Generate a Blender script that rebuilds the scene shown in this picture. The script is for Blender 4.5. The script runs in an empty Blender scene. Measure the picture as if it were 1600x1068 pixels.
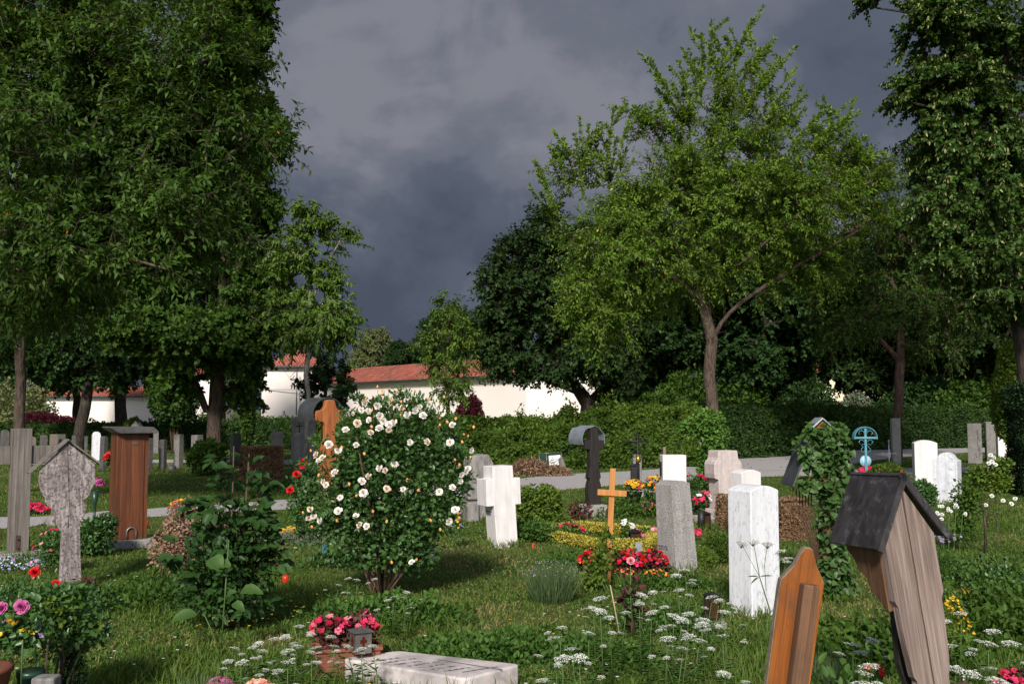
import bpy, math, random
import numpy as np
from mathutils import Vector, Matrix, noise as mnoise
R = math.radians
S = bpy.context.scene
COL = S.collection
F = 1555.0            # focal length in photo pixels
HOR = 640.0           # photo row of the horizon
EYE = 1.65
PITCH = math.atan((HOR-534)/F)

# ---------------------------------------------------------------- camera
cd = bpy.data.cameras.new('camera'); cam = bpy.data.objects.new('camera', cd); COL.objects.link(cam)
cam.location = (0, 0, EYE); cam.rotation_euler = (R(90)+PITCH, 0, 0)
cd.sensor_width = 36; cd.lens = 36*F/1600; cd.clip_end = 2000; cd.clip_start = .05
S.camera = cam

# ---------------------------------------------------------------- light
SUN_EL, SUN_AZ = R(33), R(188)       # compass-like azimuth measured clockwise from +Y
EXPOSURE = 0.6
SUN_POWER = 3.5
SKY_NISHITA = 0.13
sd = bpy.data.lights.new('sun', 'SUN'); so = bpy.data.objects.new('sun', sd); COL.objects.link(so)
sv = Vector((math.sin(SUN_AZ)*math.cos(SUN_EL), math.cos(SUN_AZ)*math.cos(SUN_EL), math.sin(SUN_EL)))
so.rotation_euler = sv.to_track_quat('Z', 'Y').to_euler()
so.location = sv*60
sd.energy = SUN_POWER; sd.angle = R(8); sd.color = (1.0, .94, .86)

W = bpy.data.worlds.new('World'); S.world = W; W.use_nodes = True
def world():
    nt = W.node_tree; nt.nodes.clear(); N = nt.nodes.new; L = nt.links.new
    out = N('ShaderNodeOutputWorld')
    sky = N('ShaderNodeTexSky'); sky.sky_type = 'NISHITA'; sky.sun_disc = False
    sky.sun_elevation = SUN_EL; sky.sun_rotation = SUN_AZ
    b1 = N('ShaderNodeBackground'); b1.inputs[1].default_value = SKY_NISHITA; L(sky.outputs[0], b1.inputs[0])
    tc = N('ShaderNodeTexCoord')
    sep = N('ShaderNodeSeparateXYZ'); L(tc.outputs['Generated'], sep.inputs[0])
    mp = N('ShaderNodeMapping'); mp.inputs['Scale'].default_value = (1, 1, 1.7); mp.inputs['Location'].default_value = (3.1, .4, .25)
    mp.inputs['Rotation'].default_value = (0, R(-22), 0)
    L(tc.outputs['Generated'], mp.inputs[0])
    n1 = N('ShaderNodeTexNoise'); n1.inputs['Scale'].default_value = 2.6; n1.inputs['Detail'].default_value = 9; n1.inputs['Roughness'].default_value = .52; n1.inputs['Distortion'].default_value = .35
    n2 = N('ShaderNodeTexNoise'); n2.inputs['Scale'].default_value = 7; n2.inputs['Detail'].default_value = 8; n2.inputs['Roughness'].default_value = .55; n2.inputs['Distortion'].default_value = .5
    L(mp.outputs[0], n1.inputs[0]); L(mp.outputs[0], n2.inputs[0])
    def math_(op, a, b):
        m = N('ShaderNodeMath'); m.operation = op
        for i, q in enumerate((a, b)):
            if isinstance(q, (int, float)): m.inputs[i].default_value = q
            else: L(q, m.inputs[i])
        return m.outputs[0]
    el = math_('MULTIPLY', sep.outputs[2], 1.0)
    elc = math_('MINIMUM', el, .42)
    f = math_('ADD', math_('MULTIPLY', math_('SUBTRACT', n1.outputs[0], .5), 2.3), math_('MULTIPLY', math_('SUBTRACT', n2.outputs[0], .5), .9))
    f = math_('ADD', f, math_('MULTIPLY', elc, 1.0))
    f = math_('ADD', f, .1)
    cr = N('ShaderNodeValToRGB'); cr.color_ramp.interpolation = 'EASE'
    e = cr.color_ramp.elements; e[0].position = .1; e[0].color = (.046, .056, .08, 1); e[1].position = .85; e[1].color = (.146, .15, .178, 1)
    m = e.new(.42); m.color = (.066, .078, .106, 1)
    m = e.new(.6); m.color = (.098, .108, .138, 1)
    L(f, cr.inputs[0])
    b2 = N('ShaderNodeBackground'); L(cr.outputs[0], b2.inputs[0]); b2.inputs[1].default_value = 1
    # the storm front stands ahead of the camera; behind it the sky is open
    mr = N('ShaderNodeMapRange'); mr.interpolation_type = 'SMOOTHSTEP'
    L(sep.outputs[1], mr.inputs[0]); mr.inputs[1].default_value = -.75; mr.inputs[2].default_value = .15
    mr.inputs[3].default_value = .45; mr.inputs[4].default_value = 1.0
    mb_ = N('ShaderNodeMapRange'); mb_.interpolation_type = 'SMOOTHSTEP'; L(sep.outputs[1], mb_.inputs[0]); mb_.inputs[1].default_value = -.8; mb_.inputs[2].default_value = .1; mb_.inputs[3].default_value = 2.2; mb_.inputs[4].default_value = 1.0; L(mb_.outputs[0], b2.inputs[1])
    ms = N('ShaderNodeMixShader'); L(mr.outputs[0], ms.inputs[0]); L(b1.outputs[0], ms.inputs[1]); L(b2.outputs[0], ms.inputs[2])
    L(ms.outputs[0], out.inputs[0])
world()
S.view_settings.view_transform = 'Standard'; S.view_settings.look = 'None'
S.view_settings.exposure = EXPOSURE; S.view_settings.gamma = 1

# ---------------------------------------------------------------- place helpers
def A(px, D): return (px-800)/F*(D*math.cos(PITCH) - EYE*math.sin(PITCH))
def G(px, py):                       # ground point under a photo pixel
    D = EYE*F/(py-HOR); return A(px, D), D
def DY(py): return EYE*F/(py-HOR)
def Z(py, D): return EYE + D*math.tan(PITCH+math.atan((534-py)/F))
def hg(x, y):                        # gentle ground relief close by
    k = max(0., min(1., (13.5-y)/3))
    return k*.035*mnoise.noise(Vector((x*.55, y*.55, 3.3)))
def rel(r, px): return R(r) - math.atan((px-800)/F)   # yaw as seen from the camera -> world yaw

# ---------------------------------------------------------------- object helpers
def tag(o, label=None, cat=None, group=None, kind=None):
    if label: o['label'] = label
    if cat: o['category'] = cat
    if group: o['group'] = group
    if kind: o['kind'] = kind
    return o
def thing(name, label, cat, loc=(0, 0, 0), rz=0, group=None, tilt=(0, 0)):
    o = bpy.data.objects.new(name, None); COL.objects.link(o); o.empty_display_size = .1
    if len(loc) == 2: loc = (loc[0], loc[1], hg(*loc))
    o.location = loc
    m = Matrix.Rotation(tilt[1], 3, 'Y') @ Matrix.Rotation(tilt[0], 3, 'X') @ Matrix.Rotation(rz, 3, 'Z')
    o.rotation_euler = m.to_euler()
    return tag(o, label, cat, group)
def copy_tree(o, parent=None):
    c = o.copy(); COL.objects.link(c)
    if parent: c.parent = parent
    for ch in list(o.children): copy_tree(ch, c)
    return c

class MB:
    def __init__(s): s.v = []; s.f = []; s.sm = []
    def add(s, vs, fs, smooth=False):
        n = len(s.v); s.v += [tuple(p) for p in vs]; s.f += [tuple(i+n for i in f) for f in fs]; s.sm += [smooth]*len(fs); return s
    def box(s, cx, cy, cz, sx, sy, sz, m=None, top=(1, 1)):
        vs = []
        for k, z in enumerate((-sz/2, sz/2)):
            tx, ty = (1, 1) if k == 0 else top
            for x, y in ((-1, -1), (1, -1), (1, 1), (-1, 1)): vs.append(Vector((x*sx/2*tx, y*sy/2*ty, z)))
        if m: vs = [m @ p for p in vs]
        vs = [p+Vector((cx, cy, cz)) for p in vs]
        return s.add(vs, [(0, 3, 2, 1), (4, 5, 6, 7), (0, 1, 5, 4), (1, 2, 6, 5), (2, 3, 7, 6), (3, 0, 4, 7)])
    def prism(s, out, y0, y1, m=None):         # outline (x,z) counter-clockwise seen from -y
        n = len(out)
        vs = [Vector((x, y0, z)) for x, z in out]+[Vector((x, y1, z)) for x, z in out]
        if m: vs = [m @ p for p in vs]
        return s.add(vs, [tuple(range(n)), tuple(range(2*n-1, n-1, -1))]+[(i+n, (i+1) % n+n, (i+1) % n, i) for i in range(n)])
    def tube(s, pts, r, n=6, cap=True):
        pts = [Vector(p) for p in pts]; k = len(pts)
        rr = r if hasattr(r, '__len__') else [r]*k
        t0 = (pts[1]-pts[0]).normalized(); u = t0.orthogonal().normalized(); vs = []
        for i, p in enumerate(pts):
            t = (pts[min(i+1, k-1)]-pts[max(i-1, 0)]).normalized()
            u = (u-t*u.dot(t)); u = u.normalized() if u.length > 1e-6 else t.orthogonal().normalized()
            w = t.cross(u)
            for j in range(n):
                a = 2*math.pi*j/n; vs.append(p+(u*math.cos(a)+w*math.sin(a))*rr[i])
        fs = [(i*n+j, i*n+(j+1) % n, (i+1)*n+(j+1) % n, (i+1)*n+j) for i in range(k-1) for j in range(n)]
        if cap: fs += [tuple(range(n-1, -1, -1)), tuple(range((k-1)*n, k*n))]
        return s.add(vs, fs, True)
    def lathe(s, prof, c=(0, 0, 0), n=16):
        vs = [(c[0]+r*math.cos(2*math.pi*j/n), c[1]+r*math.sin(2*math.pi*j/n), c[2]+z) for r, z in prof for j in range(n)]
        k = len(prof)
        fs = [(i*n+j, i*n+(j+1) % n, (i+1)*n+(j+1) % n, (i+1)*n+j) for i in range(k-1) for j in range(n)]
        fs += [tuple(range(n-1, -1, -1)), tuple(range((k-1)*n, k*n))]
        return s.add(vs, fs, True)
    def build(s, name, mat, parent=None, bevel=0, loc=None, rz=0, seg=2):
        me = bpy.data.meshes.new(name); me.from_pydata(s.v, [], s.f)
        me.polygons.foreach_set('use_smooth', s.sm); me.update()
        o = bpy.data.objects.new(name, me); COL.objects.link(o); me.materials.append(mat)
        if bevel:
            b = o.modifiers.new('bevel', 'BEVEL'); b.width = bevel; b.segments = seg; b.limit_method = 'ANGLE'; b.angle_limit = R(35)
            b.harden_normals = False
        if parent: o.parent = parent
        if loc: o.location = loc if len(loc) == 3 else (loc[0], loc[1], hg(*loc)); o.rotation_euler[2] = rz
        return o

def np_mesh(name, V, faces_flat, fsize, mat, parent=None, tint=None, smooth=False, loc=None):
    me = bpy.data.meshes.new(name); nv = len(V); nl = len(faces_flat); nf = nl//fsize
    me.vertices.add(nv); me.vertices.foreach_set('co', np.ascontiguousarray(V, np.float32).ravel())
    me.loops.add(nl); me.loops.foreach_set('vertex_index', np.ascontiguousarray(faces_flat, np.int32))
    me.polygons.add(nf); me.polygons.foreach_set('loop_start', np.arange(0, nl, fsize, dtype=np.int32))
    if smooth: me.polygons.foreach_set('use_smooth', np.ones(nf, bool))
    me.update(calc_edges=True)
    if tint is not None:
        a = me.attributes.new('tint', 'FLOAT', 'FACE'); a.data.foreach_set('value', np.ascontiguousarray(tint, np.float32))
    me.materials.append(mat)
    o = bpy.data.objects.new(name, me); COL.objects.link(o)
    if parent: o.parent = parent
    if loc is not None: o.location = loc
    return o

def nrm(a): return a/np.maximum(np.linalg.norm(a, axis=-1, keepdims=True), 1e-9)
PROF = {'tri': None, 'rhomb': None,
        'oval': (.3, .5, .7, .38), 'heart': (.22, .55, .62, .36), 'petal': (.45, .4, .88, .5), 'lance': (.3, .5, .65, .36)}
class Fol:
    """leaf-sized faces collected with numpy, linked as one mesh"""
    def __init__(s, shape='rhomb'): s.shape = shape; s.V = []; s.T = []; s.n = 0
    def add(s, P, D, N, L, Wd, tint=None, fold=.18, droop=.12):
        P = np.asarray(P, float); n = len(P)
        if n == 0: return s
        D = nrm(np.asarray(D, float)); N = np.asarray(N, float)+1e-4
        Sx = nrm(np.cross(D, N)); Nn = np.cross(Sx, D)
        L = np.broadcast_to(np.asarray(L, float).reshape(-1, 1), (n, 1)); Wd = np.broadcast_to(np.asarray(Wd, float).reshape(-1, 1), (n, 1))
        if tint is None: tint = RNG.random(n)
        tip = P+D*L-Nn*L*droop
        if s.shape == 'tri':
            vs = [P-Sx*Wd/2, P+Sx*Wd/2, tip]
        elif s.shape == 'rhomb':
            up = Nn*Wd*fold; mid = P+D*L*.45
            vs = [P, mid+Sx*Wd/2+up, tip, mid-Sx*Wd/2+up]
        else:
            a, wa, b, wb = PROF[s.shape]; up = Nn*Wd*fold
            m1 = P+D*L*a-Nn*L*droop*a*a; m2 = P+D*L*b-Nn*L*droop*b*b
            vs = [P, m1+Sx*Wd*wa+up, m2+Sx*Wd*wb+up, tip, m2-Sx*Wd*wb+up, m1-Sx*Wd*wa+up]
        s.V.append(np.stack(vs, 1)); s.T.append(np.broadcast_to(tint, (n,))); s.n += n
        return s
    def build(s, name, mat, parent=None, loc=None):
        V = np.concatenate(s.V); T = np.concatenate(s.T); n, k, _ = V.shape
        base = np.arange(n)[:, None]*k
        if k == 3: f = (base+np.array([0, 1, 2])).ravel(); fs = 3; t = T
        elif k == 4: f = (base+np.array([0, 1, 2, 3])).ravel(); fs = 4; t = T
        else: f = (base+np.array([0, 1, 2, 3, 0, 3, 4, 5])).ravel(); fs = 4; t = np.repeat(T, 2)
        return np_mesh(name, V.reshape(-1, 3), f, fs, mat, parent, t, loc=loc)
RNG = np.random.default_rng(11)
random.seed(5)
def rv(n): return nrm(RNG.normal(size=(n, 3)))

# ---------------------------------------------------------------- materials
def newmat(name):
    m = bpy.data.materials.new(name); m.use_nodes = True; nt = m.node_tree; nt.nodes.clear()
    out = nt.nodes.new('ShaderNodeOutputMaterial'); return m, nt, out
def ramp(nt, fac, stops):
    cr = nt.nodes.new('ShaderNodeValToRGB'); e = cr.color_ramp.elements
    e[0].position, e[0].color = stops[0][0], (*stops[0][1], 1); e[1].position, e[1].color = stops[-1][0], (*stops[-1][1], 1)
    for p, c in stops[1:-1]: q = e.new(p); q.color = (*c, 1)
    nt.links.new(fac, cr.inputs[0]); return cr.outputs[0]
def leafmat(name, c0, c1, c2, trans=.35, rough=.55, spec=.2):
    m, nt, out = newmat(name); N = nt.nodes.new; L = nt.links.new
    at = N('ShaderNodeAttribute'); at.attribute_name = 'tint'
    col = ramp(nt, at.outputs['Fac'], [(0, c0), (.5, c1), (1, c2)])
    p = N('ShaderNodeBsdfPrincipled'); L(col, p.inputs['Base Color']); p.inputs['Roughness'].default_value = rough
    p.inputs['Specular IOR Level'].default_value = spec
    if trans:
        t = N('ShaderNodeBsdfTranslucent'); hs = N('ShaderNodeHueSaturation'); hs.inputs['Hue'].default_value = .485; hs.inputs['Saturation'].default_value = 1.1; hs.inputs['Value'].default_value = 1.25
        L(col, hs.inputs['Color']); L(hs.outputs[0], t.inputs[0])
        mx = N('ShaderNodeMixShader'); mx.inputs[0].default_value = trans; L(p.outputs[0], mx.inputs[1]); L(t.outputs[0], mx.inputs[2]); L(mx.outputs[0], out.inputs[0])
    else: L(p.outputs[0], out.inputs[0])
    return m
def solid(name, stops, scale=4, stretch=(1, 1, 1), rough=.75, bump=.3, bscale=None, detail=8, metal=0, spec=.4, second=None, dist=0, streak=None, bdist=.01):
    """procedural surface: noise-driven colour ramp, optional second stain layer, bump"""
    m, nt, out = newmat(name); N = nt.nodes.new; L = nt.links.new
    tc = N('ShaderNodeTexCoord'); mp = N('ShaderNodeMapping'); mp.inputs['Scale'].default_value = stretch; L(tc.outputs['Object'], mp.inputs[0])
    n1 = N('ShaderNodeTexNoise'); n1.inputs['Scale'].default_value = scale; n1.inputs['Detail'].default_value = detail; n1.inputs['Roughness'].default_value = .62; n1.inputs['Distortion'].default_value = dist
    L(mp.outputs[0], n1.inputs[0])
    col = ramp(nt, n1.outputs[0], stops)
    if second:      # (colour, scale, lo, hi, strength)
        c, sc, lo, hi, st = second
        n2 = N('ShaderNodeTexNoise'); n2.inputs['Scale'].default_value = sc; n2.inputs['Detail'].default_value = 6; n2.inputs['Roughness'].default_value = .65
        L(tc.outputs['Object'], n2.inputs[0])
        mr = N('ShaderNodeMapRange'); L(n2.outputs[0], mr.inputs[0]); mr.inputs[1].default_value = lo; mr.inputs[2].default_value = hi; mr.inputs[4].default_value = st
        mx = N('ShaderNodeMix'); mx.data_type = 'RGBA'; L(mr.outputs[0], mx.inputs[0]); L(col, mx.inputs[6]); mx.inputs[7].default_value = (*c, 1); col = mx.outputs[2]
    if streak:      # rain streaks running down: (colour, strength)
        ms_ = N('ShaderNodeMapping'); ms_.inputs['Scale'].default_value = (1, 1, .07); L(tc.outputs['Object'], ms_.inputs[0])
        n4 = N('ShaderNodeTexNoise'); n4.inputs['Scale'].default_value = 26; n4.inputs['Detail'].default_value = 5; L(ms_.outputs[0], n4.inputs[0])
        mr2 = N('ShaderNodeMapRange'); L(n4.outputs[0], mr2.inputs[0]); mr2.inputs[1].default_value = .45; mr2.inputs[2].default_value = .72; mr2.inputs[4].default_value = streak[1]
        mx2 = N('ShaderNodeMix'); mx2.data_type = 'RGBA'; L(mr2.outputs[0], mx2.inputs[0]); L(col, mx2.inputs[6]); mx2.inputs[7].default_value = (*streak[0], 1); col = mx2.outputs[2]
    p = N('ShaderNodeBsdfPrincipled'); L(col, p.inputs['Base Color']); p.inputs['Roughness'].default_value = rough
    p.inputs['Metallic'].default_value = metal; p.inputs['Specular IOR Level'].default_value = spec
    if bump:
        n3 = N('ShaderNodeTexNoise'); n3.inputs['Scale'].default_value = bscale or scale*4; n3.inputs['Detail'].default_value = 6; L(mp.outputs[0], n3.inputs[0])
        b = N('ShaderNodeBump'); b.inputs['Strength'].default_value = bump; b.inputs['Distance'].default_value = bdist; L(n3.outputs[0], b.inputs['Height']); L(b.outputs[0], p.inputs['Normal'])
    L(p.outputs[0], out.inputs[0]); return m
def g(v): return (v, v, v)
M = {}
M['marble'] = solid('white_marble', [(.34, (.42, .43, .47)), (.43, (.62, .62, .66)), (.52, (.7, .7, .73))], 16, (1.5, 1.5, .55), .5, .08, dist=1.8, second=((.25, .27, .29), 22, .62, .72, .4), streak=((.4, .4, .42), .3))
M['bluewhite'] = solid('bluish_white_stone', [(.35, (.5, .51, .56)), (.65, (.68, .69, .73))], 6, rough=.7, bump=.2, second=((.16, .17, .15), 9, .56, .7, .7), streak=((.3, .3, .3), .5))
M['white'] = solid('white_limestone', [(.3, (.6, .56, .56)), (.7, (.73, .69, .685))], 9, (1, 1, .5), .8, .2, second=((.3, .29, .25), 5, .58, .78, .45), streak=((.42, .39, .36), .4))
M['pink'] = solid('rose_sandstone', [(.3, (.42, .35, .335)), (.7, (.56, .48, .455))], 14, rough=.85, bump=.25, second=((.28, .24, .22), 4, .52, .78, .5), streak=((.27, .23, .21), .5))
M['granite'] = solid('pale_granite', [(.35, (.13, .125, .12)), (.5, (.3, .285, .275)), (.64, (.46, .44, .42))], 95, rough=.6, bump=.15, detail=3, second=((.2, .19, .16), 4, .5, .8, .5), streak=((.15, .14, .12), .5))
M['slab'] = solid('rose_marble', [(.3, (.44, .37, .35)), (.5, (.6, .53, .51)), (.75, (.69, .63, .62))], 6, rough=.5, bump=.1, dist=1, second=((.15, .14, .14), 2.4, .48, .68, .7))
M['grey'] = solid('grey_stone', [(.3, (.12, .112, .105)), (.7, (.24, .225, .21))], 10, rough=.85, bump=.4, second=((.09, .1, .07), 5, .5, .75, .6))
M['farstone'] = solid('shaded_old_stone', [(.3, (.055, .052, .048)), (.7, (.13, .122, .112))], 9, rough=.9, bump=.4, second=((.04, .05, .03), 5, .5, .75, .6))  # grey stone darkened: shade over the far left rows put into the colour
M['palegrey'] = solid('pale_grey_stone', [(.3, (.17, .16, .145)), (.7, (.31, .29, .265))], 10, rough=.85, bump=.4, second=((.12, .12, .09), 5, .5, .75, .6))
M['darkstone'] = solid('dark_stone', [(.3, (.045, .042, .043)), (.7, (.1, .094, .092))], 12, rough=.5, bump=.2)
M['brownstone'] = solid('brown_stone', [(.3, (.11, .09, .07)), (.7, (.2, .165, .135))], 8, rough=.85, bump=.4)
M['rough'] = solid('rough_weathered_stone', [(.3, (.1, .095, .09)), (.5, (.2, .19, .18)), (.7, (.29, .265, .24))], 8, (1.6, 1.6, .5), .9, .9, bscale=16, second=((.5, .4, .3), 3, .55, .7, .45))
M['concrete'] = solid('old_concrete', [(.3, (.2, .19, .175)), (.7, (.34, .325, .3))], 20, rough=.9, bump=.5)
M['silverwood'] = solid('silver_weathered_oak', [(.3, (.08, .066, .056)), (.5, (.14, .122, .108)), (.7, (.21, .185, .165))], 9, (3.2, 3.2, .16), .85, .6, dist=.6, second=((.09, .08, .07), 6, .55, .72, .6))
M['oldwood'] = solid('lichen_spotted_wood', [(.3, (.1, .08, .075)), (.5, (.26, .22, .21)), (.68, (.44, .38, .37))], 16, (2.4, 2.4, .5), .9, .8, dist=.4, second=((.055, .045, .045), 42, .5, .58, .75), streak=((.12, .1, .1), .5))
M['tanwood'] = solid('pink_brown_weathered_wood', [(.28, (.1, .066, .055)), (.5, (.24, .175, .15)), (.7, (.36, .285, .25))], 10, (4, 4, .13), .85, .7, dist=.7, second=((.16, .13, .12), 3, .5, .75, .5), streak=((.1, .075, .065), .65))
M['rustwood'] = solid('red_brown_stained_wood', [(.3, (.05, .014, .006)), (.5, (.105, .03, .009)), (.7, (.17, .054, .017))], 7, (3, 3, .12), .6, .4, dist=.8, second=((.05, .025, .015), 3.5, .5, .72, .7))
M['ochre'] = solid('ochre_varnished_wood', [(.3, (.13, .036, .005)), (.5, (.23, .066, .007)), (.7, (.3, .1, .012))], 5, (4, 4, .18), .62, .5, dist=.8, second=((.07, .04, .02), 4, .52, .68, .75))
M['ochreedge'] = solid('greyed_board_edge', [(.3, (.12, .09, .07)), (.7, (.26, .2, .15))], 9, (1, 1, 1), .85, .5)
M['post'] = solid('brown_post_wood', [(.3, (.08, .036, .018)), (.7, (.18, .09, .045))], 8, (4, 4, .2), .75, .5, dist=.6, second=((.06, .04, .03), 5, .52, .7, .6))
M['pine'] = solid('fresh_pine', [(.3, (.34, .13, .03)), (.6, (.48, .215, .055)), (.75, (.54, .26, .08))], 8, (3, 3, .2), .6, .15, dist=.5)
M['crossrust'] = solid('orange_brown_wood', [(.3, (.17, .05, .015)), (.5, (.32, .1, .028)), (.7, (.42, .15, .045))], 7, (3, 3, .25), .65, .3, dist=.6, second=((.08, .03, .015), 4, .5, .75, .5))
M['blackwood'] = solid('black_stained_wood', [(.3, (.01, .008, .007)), (.7, (.03, .023, .02))], 8, (3, 3, .3), .6, .5)
M['lead'] = solid('lead_sheet', [(.3, (.05, .052, .058)), (.7, (.11, .115, .125))], 6, rough=.5, bump=.35, metal=.5, bscale=9)
M['zinc'] = solid('zinc_sheet', [(.3, (.2, .23, .27)), (.7, (.4, .43, .48))], 5, rough=.45, bump=.5, metal=.5, bscale=7, second=((.06, .06, .07), 6, .6, .75, .6))
M['patina'] = solid('dark_copper_sheet', [(.3, (.045, .037, .042)), (.55, (.075, .065, .072)), (.72, (.12, .11, .115))], 5, (1, 1, 1), .38, .12, metal=.65, bscale=5, dist=1.2, second=((.32, .36, .38), 17, .56, .68, .5), streak=((.16, .15, .155), .55))
M['iron'] = solid('black_iron', [(.3, (.012, .012, .014)), (.7, (.035, .034, .036))], 20, rough=.5, bump=.2, metal=.5)
M['rustiron'] = solid('rusty_iron', [(.3, (.03, .018, .014)), (.7, (.09, .05, .035))], 20, rough=.8, bump=.3)
M['turq'] = solid('turquoise_painted_iron', [(.3, (.05, .19, .25)), (.7, (.1, .3, .37))], 15, rough=.5, bump=.15, second=((.1, .06, .04), 12, .64, .72, .7))
M['palblue'] = solid('pale_blue_plate', [(.3, (.25, .45, .56)), (.7, (.36, .56, .66))], 6, rough=.45, bump=.05)
M['gold'] = solid('gilt', [(.3, (.5, .32, .08)), (.7, (.66, .46, .16))], 20, rough=.35, bump=.1, metal=.8)
M['steel'] = solid('brushed_lantern_metal', [(.3, (.15, .14, .13)), (.7, (.32, .3, .28))], 9, rough=.4, bump=.1, metal=.7)
M['redglass'] = solid('dark_red_glass', [(.3, (.05, .008, .006)), (.7, (.11, .02, .012))], 8, rough=.15, bump=0)
M['amber'] = solid('brown_glass', [(.3, (.035, .02, .008)), (.7, (.08, .045, .018))], 8, rough=.15, bump=0)
M['terra'] = solid('terracotta', [(.3, (.13, .04, .024)), (.7, (.23, .075, .042))], 9, rough=.85, bump=.2, second=((.3, .26, .22), 6, .58, .75, .4))
M['redplast'] = solid('red_plastic', [(.3, (.5, .03, .015)), (.7, (.62, .05, .02))], 8, rough=.3, bump=0)
M['blueplast'] = solid('blue_green_tag', [(.3, (.02, .1, .15)), (.7, (.03, .14, .2))], 8, rough=.4, bump=0)
M['darkgreen'] = solid('dark_green_plastic', [(.3, (.008, .03, .02)), (.7, (.015, .05, .032))], 8, rough=.35, bump=.05)
M['ink'] = solid('engraved_lettering', [(.3, (.05, .045, .05)), (.7, (.1, .09, .1))], 30, rough=.8, bump=0)
M['redink'] = solid('faded_red_lettering', [(.3, (.22, .11, .1)), (.7, (.3, .17, .15))], 30, rough=.8, bump=0)
M['whitepaint'] = solid('white_lettering', [(.3, (.55, .5, .47)), (.7, (.7, .65, .62))], 30, rough=.7, bump=0)
M['paper'] = solid('white_sheet', [(.3, (.68, .7, .72)), (.7, (.8, .8, .8))], 5, rough=.6, bump=0)
M['soil'] = solid('dark_soil', [(.3, (.02, .013, .009)), (.7, (.06, .04, .028))], 20, rough=.95, bump=1)
M['plaster'] = solid('cream_plaster', [(.3, (.8, .72, .67)), (.7, (.87, .8, .75))], .5, rough=.9, bump=.1, second=((.58, .5, .44), .25, .5, .75, .4))
M['plaster2'] = solid('yellow_plaster', [(.3, (.72, .6, .42)), (.7, (.78, .66, .48))], .8, rough=.9, bump=.05)
M['trim'] = solid('white_eaves', [(.3, (.68, .68, .68)), (.7, (.76, .76, .76))], 2, rough=.7, bump=0)
M['gutter'] = solid('dark_gutter', [(.3, (.03, .03, .035)), (.7, (.05, .05, .055))], 2, rough=.5, bump=0)
M['winglass'] = solid('window_glass', [(.3, (.03, .035, .045)), (.7, (.05, .055, .07))], 2, rough=.1, bump=0)
M['stick'] = solid('cane', [(.3, (.36, .25, .15)), (.7, (.48, .34, .2))], 20, rough=.7, bump=.1)

def tile_mat():
    m, nt, out = newmat('red_roof_tiles'); N = nt.nodes.new; L = nt.links.new
    tc = N('ShaderNodeTexCoord'); br = N('ShaderNodeTexBrick'); L(tc.outputs['UV'], br.inputs[0])
    br.inputs['Color1'].default_value = (.36, .085, .048, 1); br.inputs['Color2'].default_value = (.54, .165, .1, 1); br.inputs['Mortar'].default_value = (.11, .03, .02, 1)
    br.inputs['Scale'].default_value = 1; br.inputs['Brick Width'].default_value = .26; br.inputs['Row Height'].default_value = .45; br.inputs['Mortar Size'].default_value = .045
    n = N('ShaderNodeTexNoise'); n.inputs['Scale'].default_value = .8; n.inputs['Detail'].default_value = 5; L(tc.outputs['Object'], n.inputs[0])
    mr = N('ShaderNodeMapRange'); L(n.outputs[0], mr.inputs[0]); mr.inputs[1].default_value = .35; mr.inputs[2].default_value = .7; mr.inputs[3].default_value = .7; mr.inputs[4].default_value = 1.15
    mx = N('ShaderNodeMix'); mx.data_type = 'RGBA'; mx.blend_type = 'MULTIPLY'; mx.inputs[0].default_value = 1; L(br.outputs[0], mx.inputs[6]); L(mr.outputs[0], mx.inputs[7])
    p = N('ShaderNodeBsdfPrincipled'); L(mx.outputs[2], p.inputs['Base Color']); p.inputs['Roughness'].default_value = .8
    wv = N('ShaderNodeTexWave'); wv.inputs['Scale'].default_value = .6; L(tc.outputs['UV'], wv.inputs[0])
    b = N('ShaderNodeBump'); b.inputs['Strength'].default_value = .5; b.inputs['Distance'].default_value = .05; L(wv.outputs[0], b.inputs['Height']); L(b.outputs[0], p.inputs['Normal'])
    L(p.outputs[0], out.inputs[0]); return m
M['tiles'] = tile_mat()
def bark(name, c0, c1, s=6): return solid(name, [(.35, tuple(v*.6 for v in c0)), (.62, c1)], s, (3, 3, .6), .95, 1.0, bscale=s*1.3, dist=.9, bdist=.06, second=((.1, .12, .06), 3, .55, .75, .35))
M['bark'] = bark('dark_bark', (.018, .013, .011), (.055, .04, .033))
M['barkmid'] = bark('cherry_bark', (.035, .024, .018), (.11, .076, .058))
M['barkpale'] = bark('pale_young_bark', (.17, .145, .13), (.33, .29, .26), 10)
M['barkred'] = bark('red_brown_bark', (.028, .016, .012), (.085, .048, .037))

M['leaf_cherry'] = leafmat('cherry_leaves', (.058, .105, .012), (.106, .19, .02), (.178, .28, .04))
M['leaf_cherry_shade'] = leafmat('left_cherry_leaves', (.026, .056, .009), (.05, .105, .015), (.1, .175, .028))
M['leaf_maple'] = leafmat('maple_leaves', (.026, .06, .01), (.052, .11, .015), (.095, .165, .025))
M['leaf_young'] = leafmat('young_tree_leaves', (.052, .1, .014), (.094, .172, .022), (.15, .245, .038))
M['leaf_beech'] = leafmat('beech_leaves', (.015, .035, .01), (.028, .06, .014), (.05, .092, .02), .25)
M['leaf_dark'] = leafmat('dark_wood_leaves', (.013, .034, .009), (.026, .062, .014), (.045, .09, .02), .25)
M['leaf_linden'] = leafmat('linden_leaves', (.022, .05, .009), (.042, .094, .014), (.078, .142, .024), .3)
M['bract'] = leafmat('linden_bracts', (.2, .23, .07), (.32, .34, .12), (.45, .44, .2), .4)
M['leaf_pale'] = leafmat('pale_tree_leaves', (.1, .125, .045), (.16, .19, .07), (.23, .25, .11))
M['leaf_hedge'] = leafmat('hornbeam_hedge_leaves', (.034, .065, .009), (.068, .125, .016), (.13, .2, .028))
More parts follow.
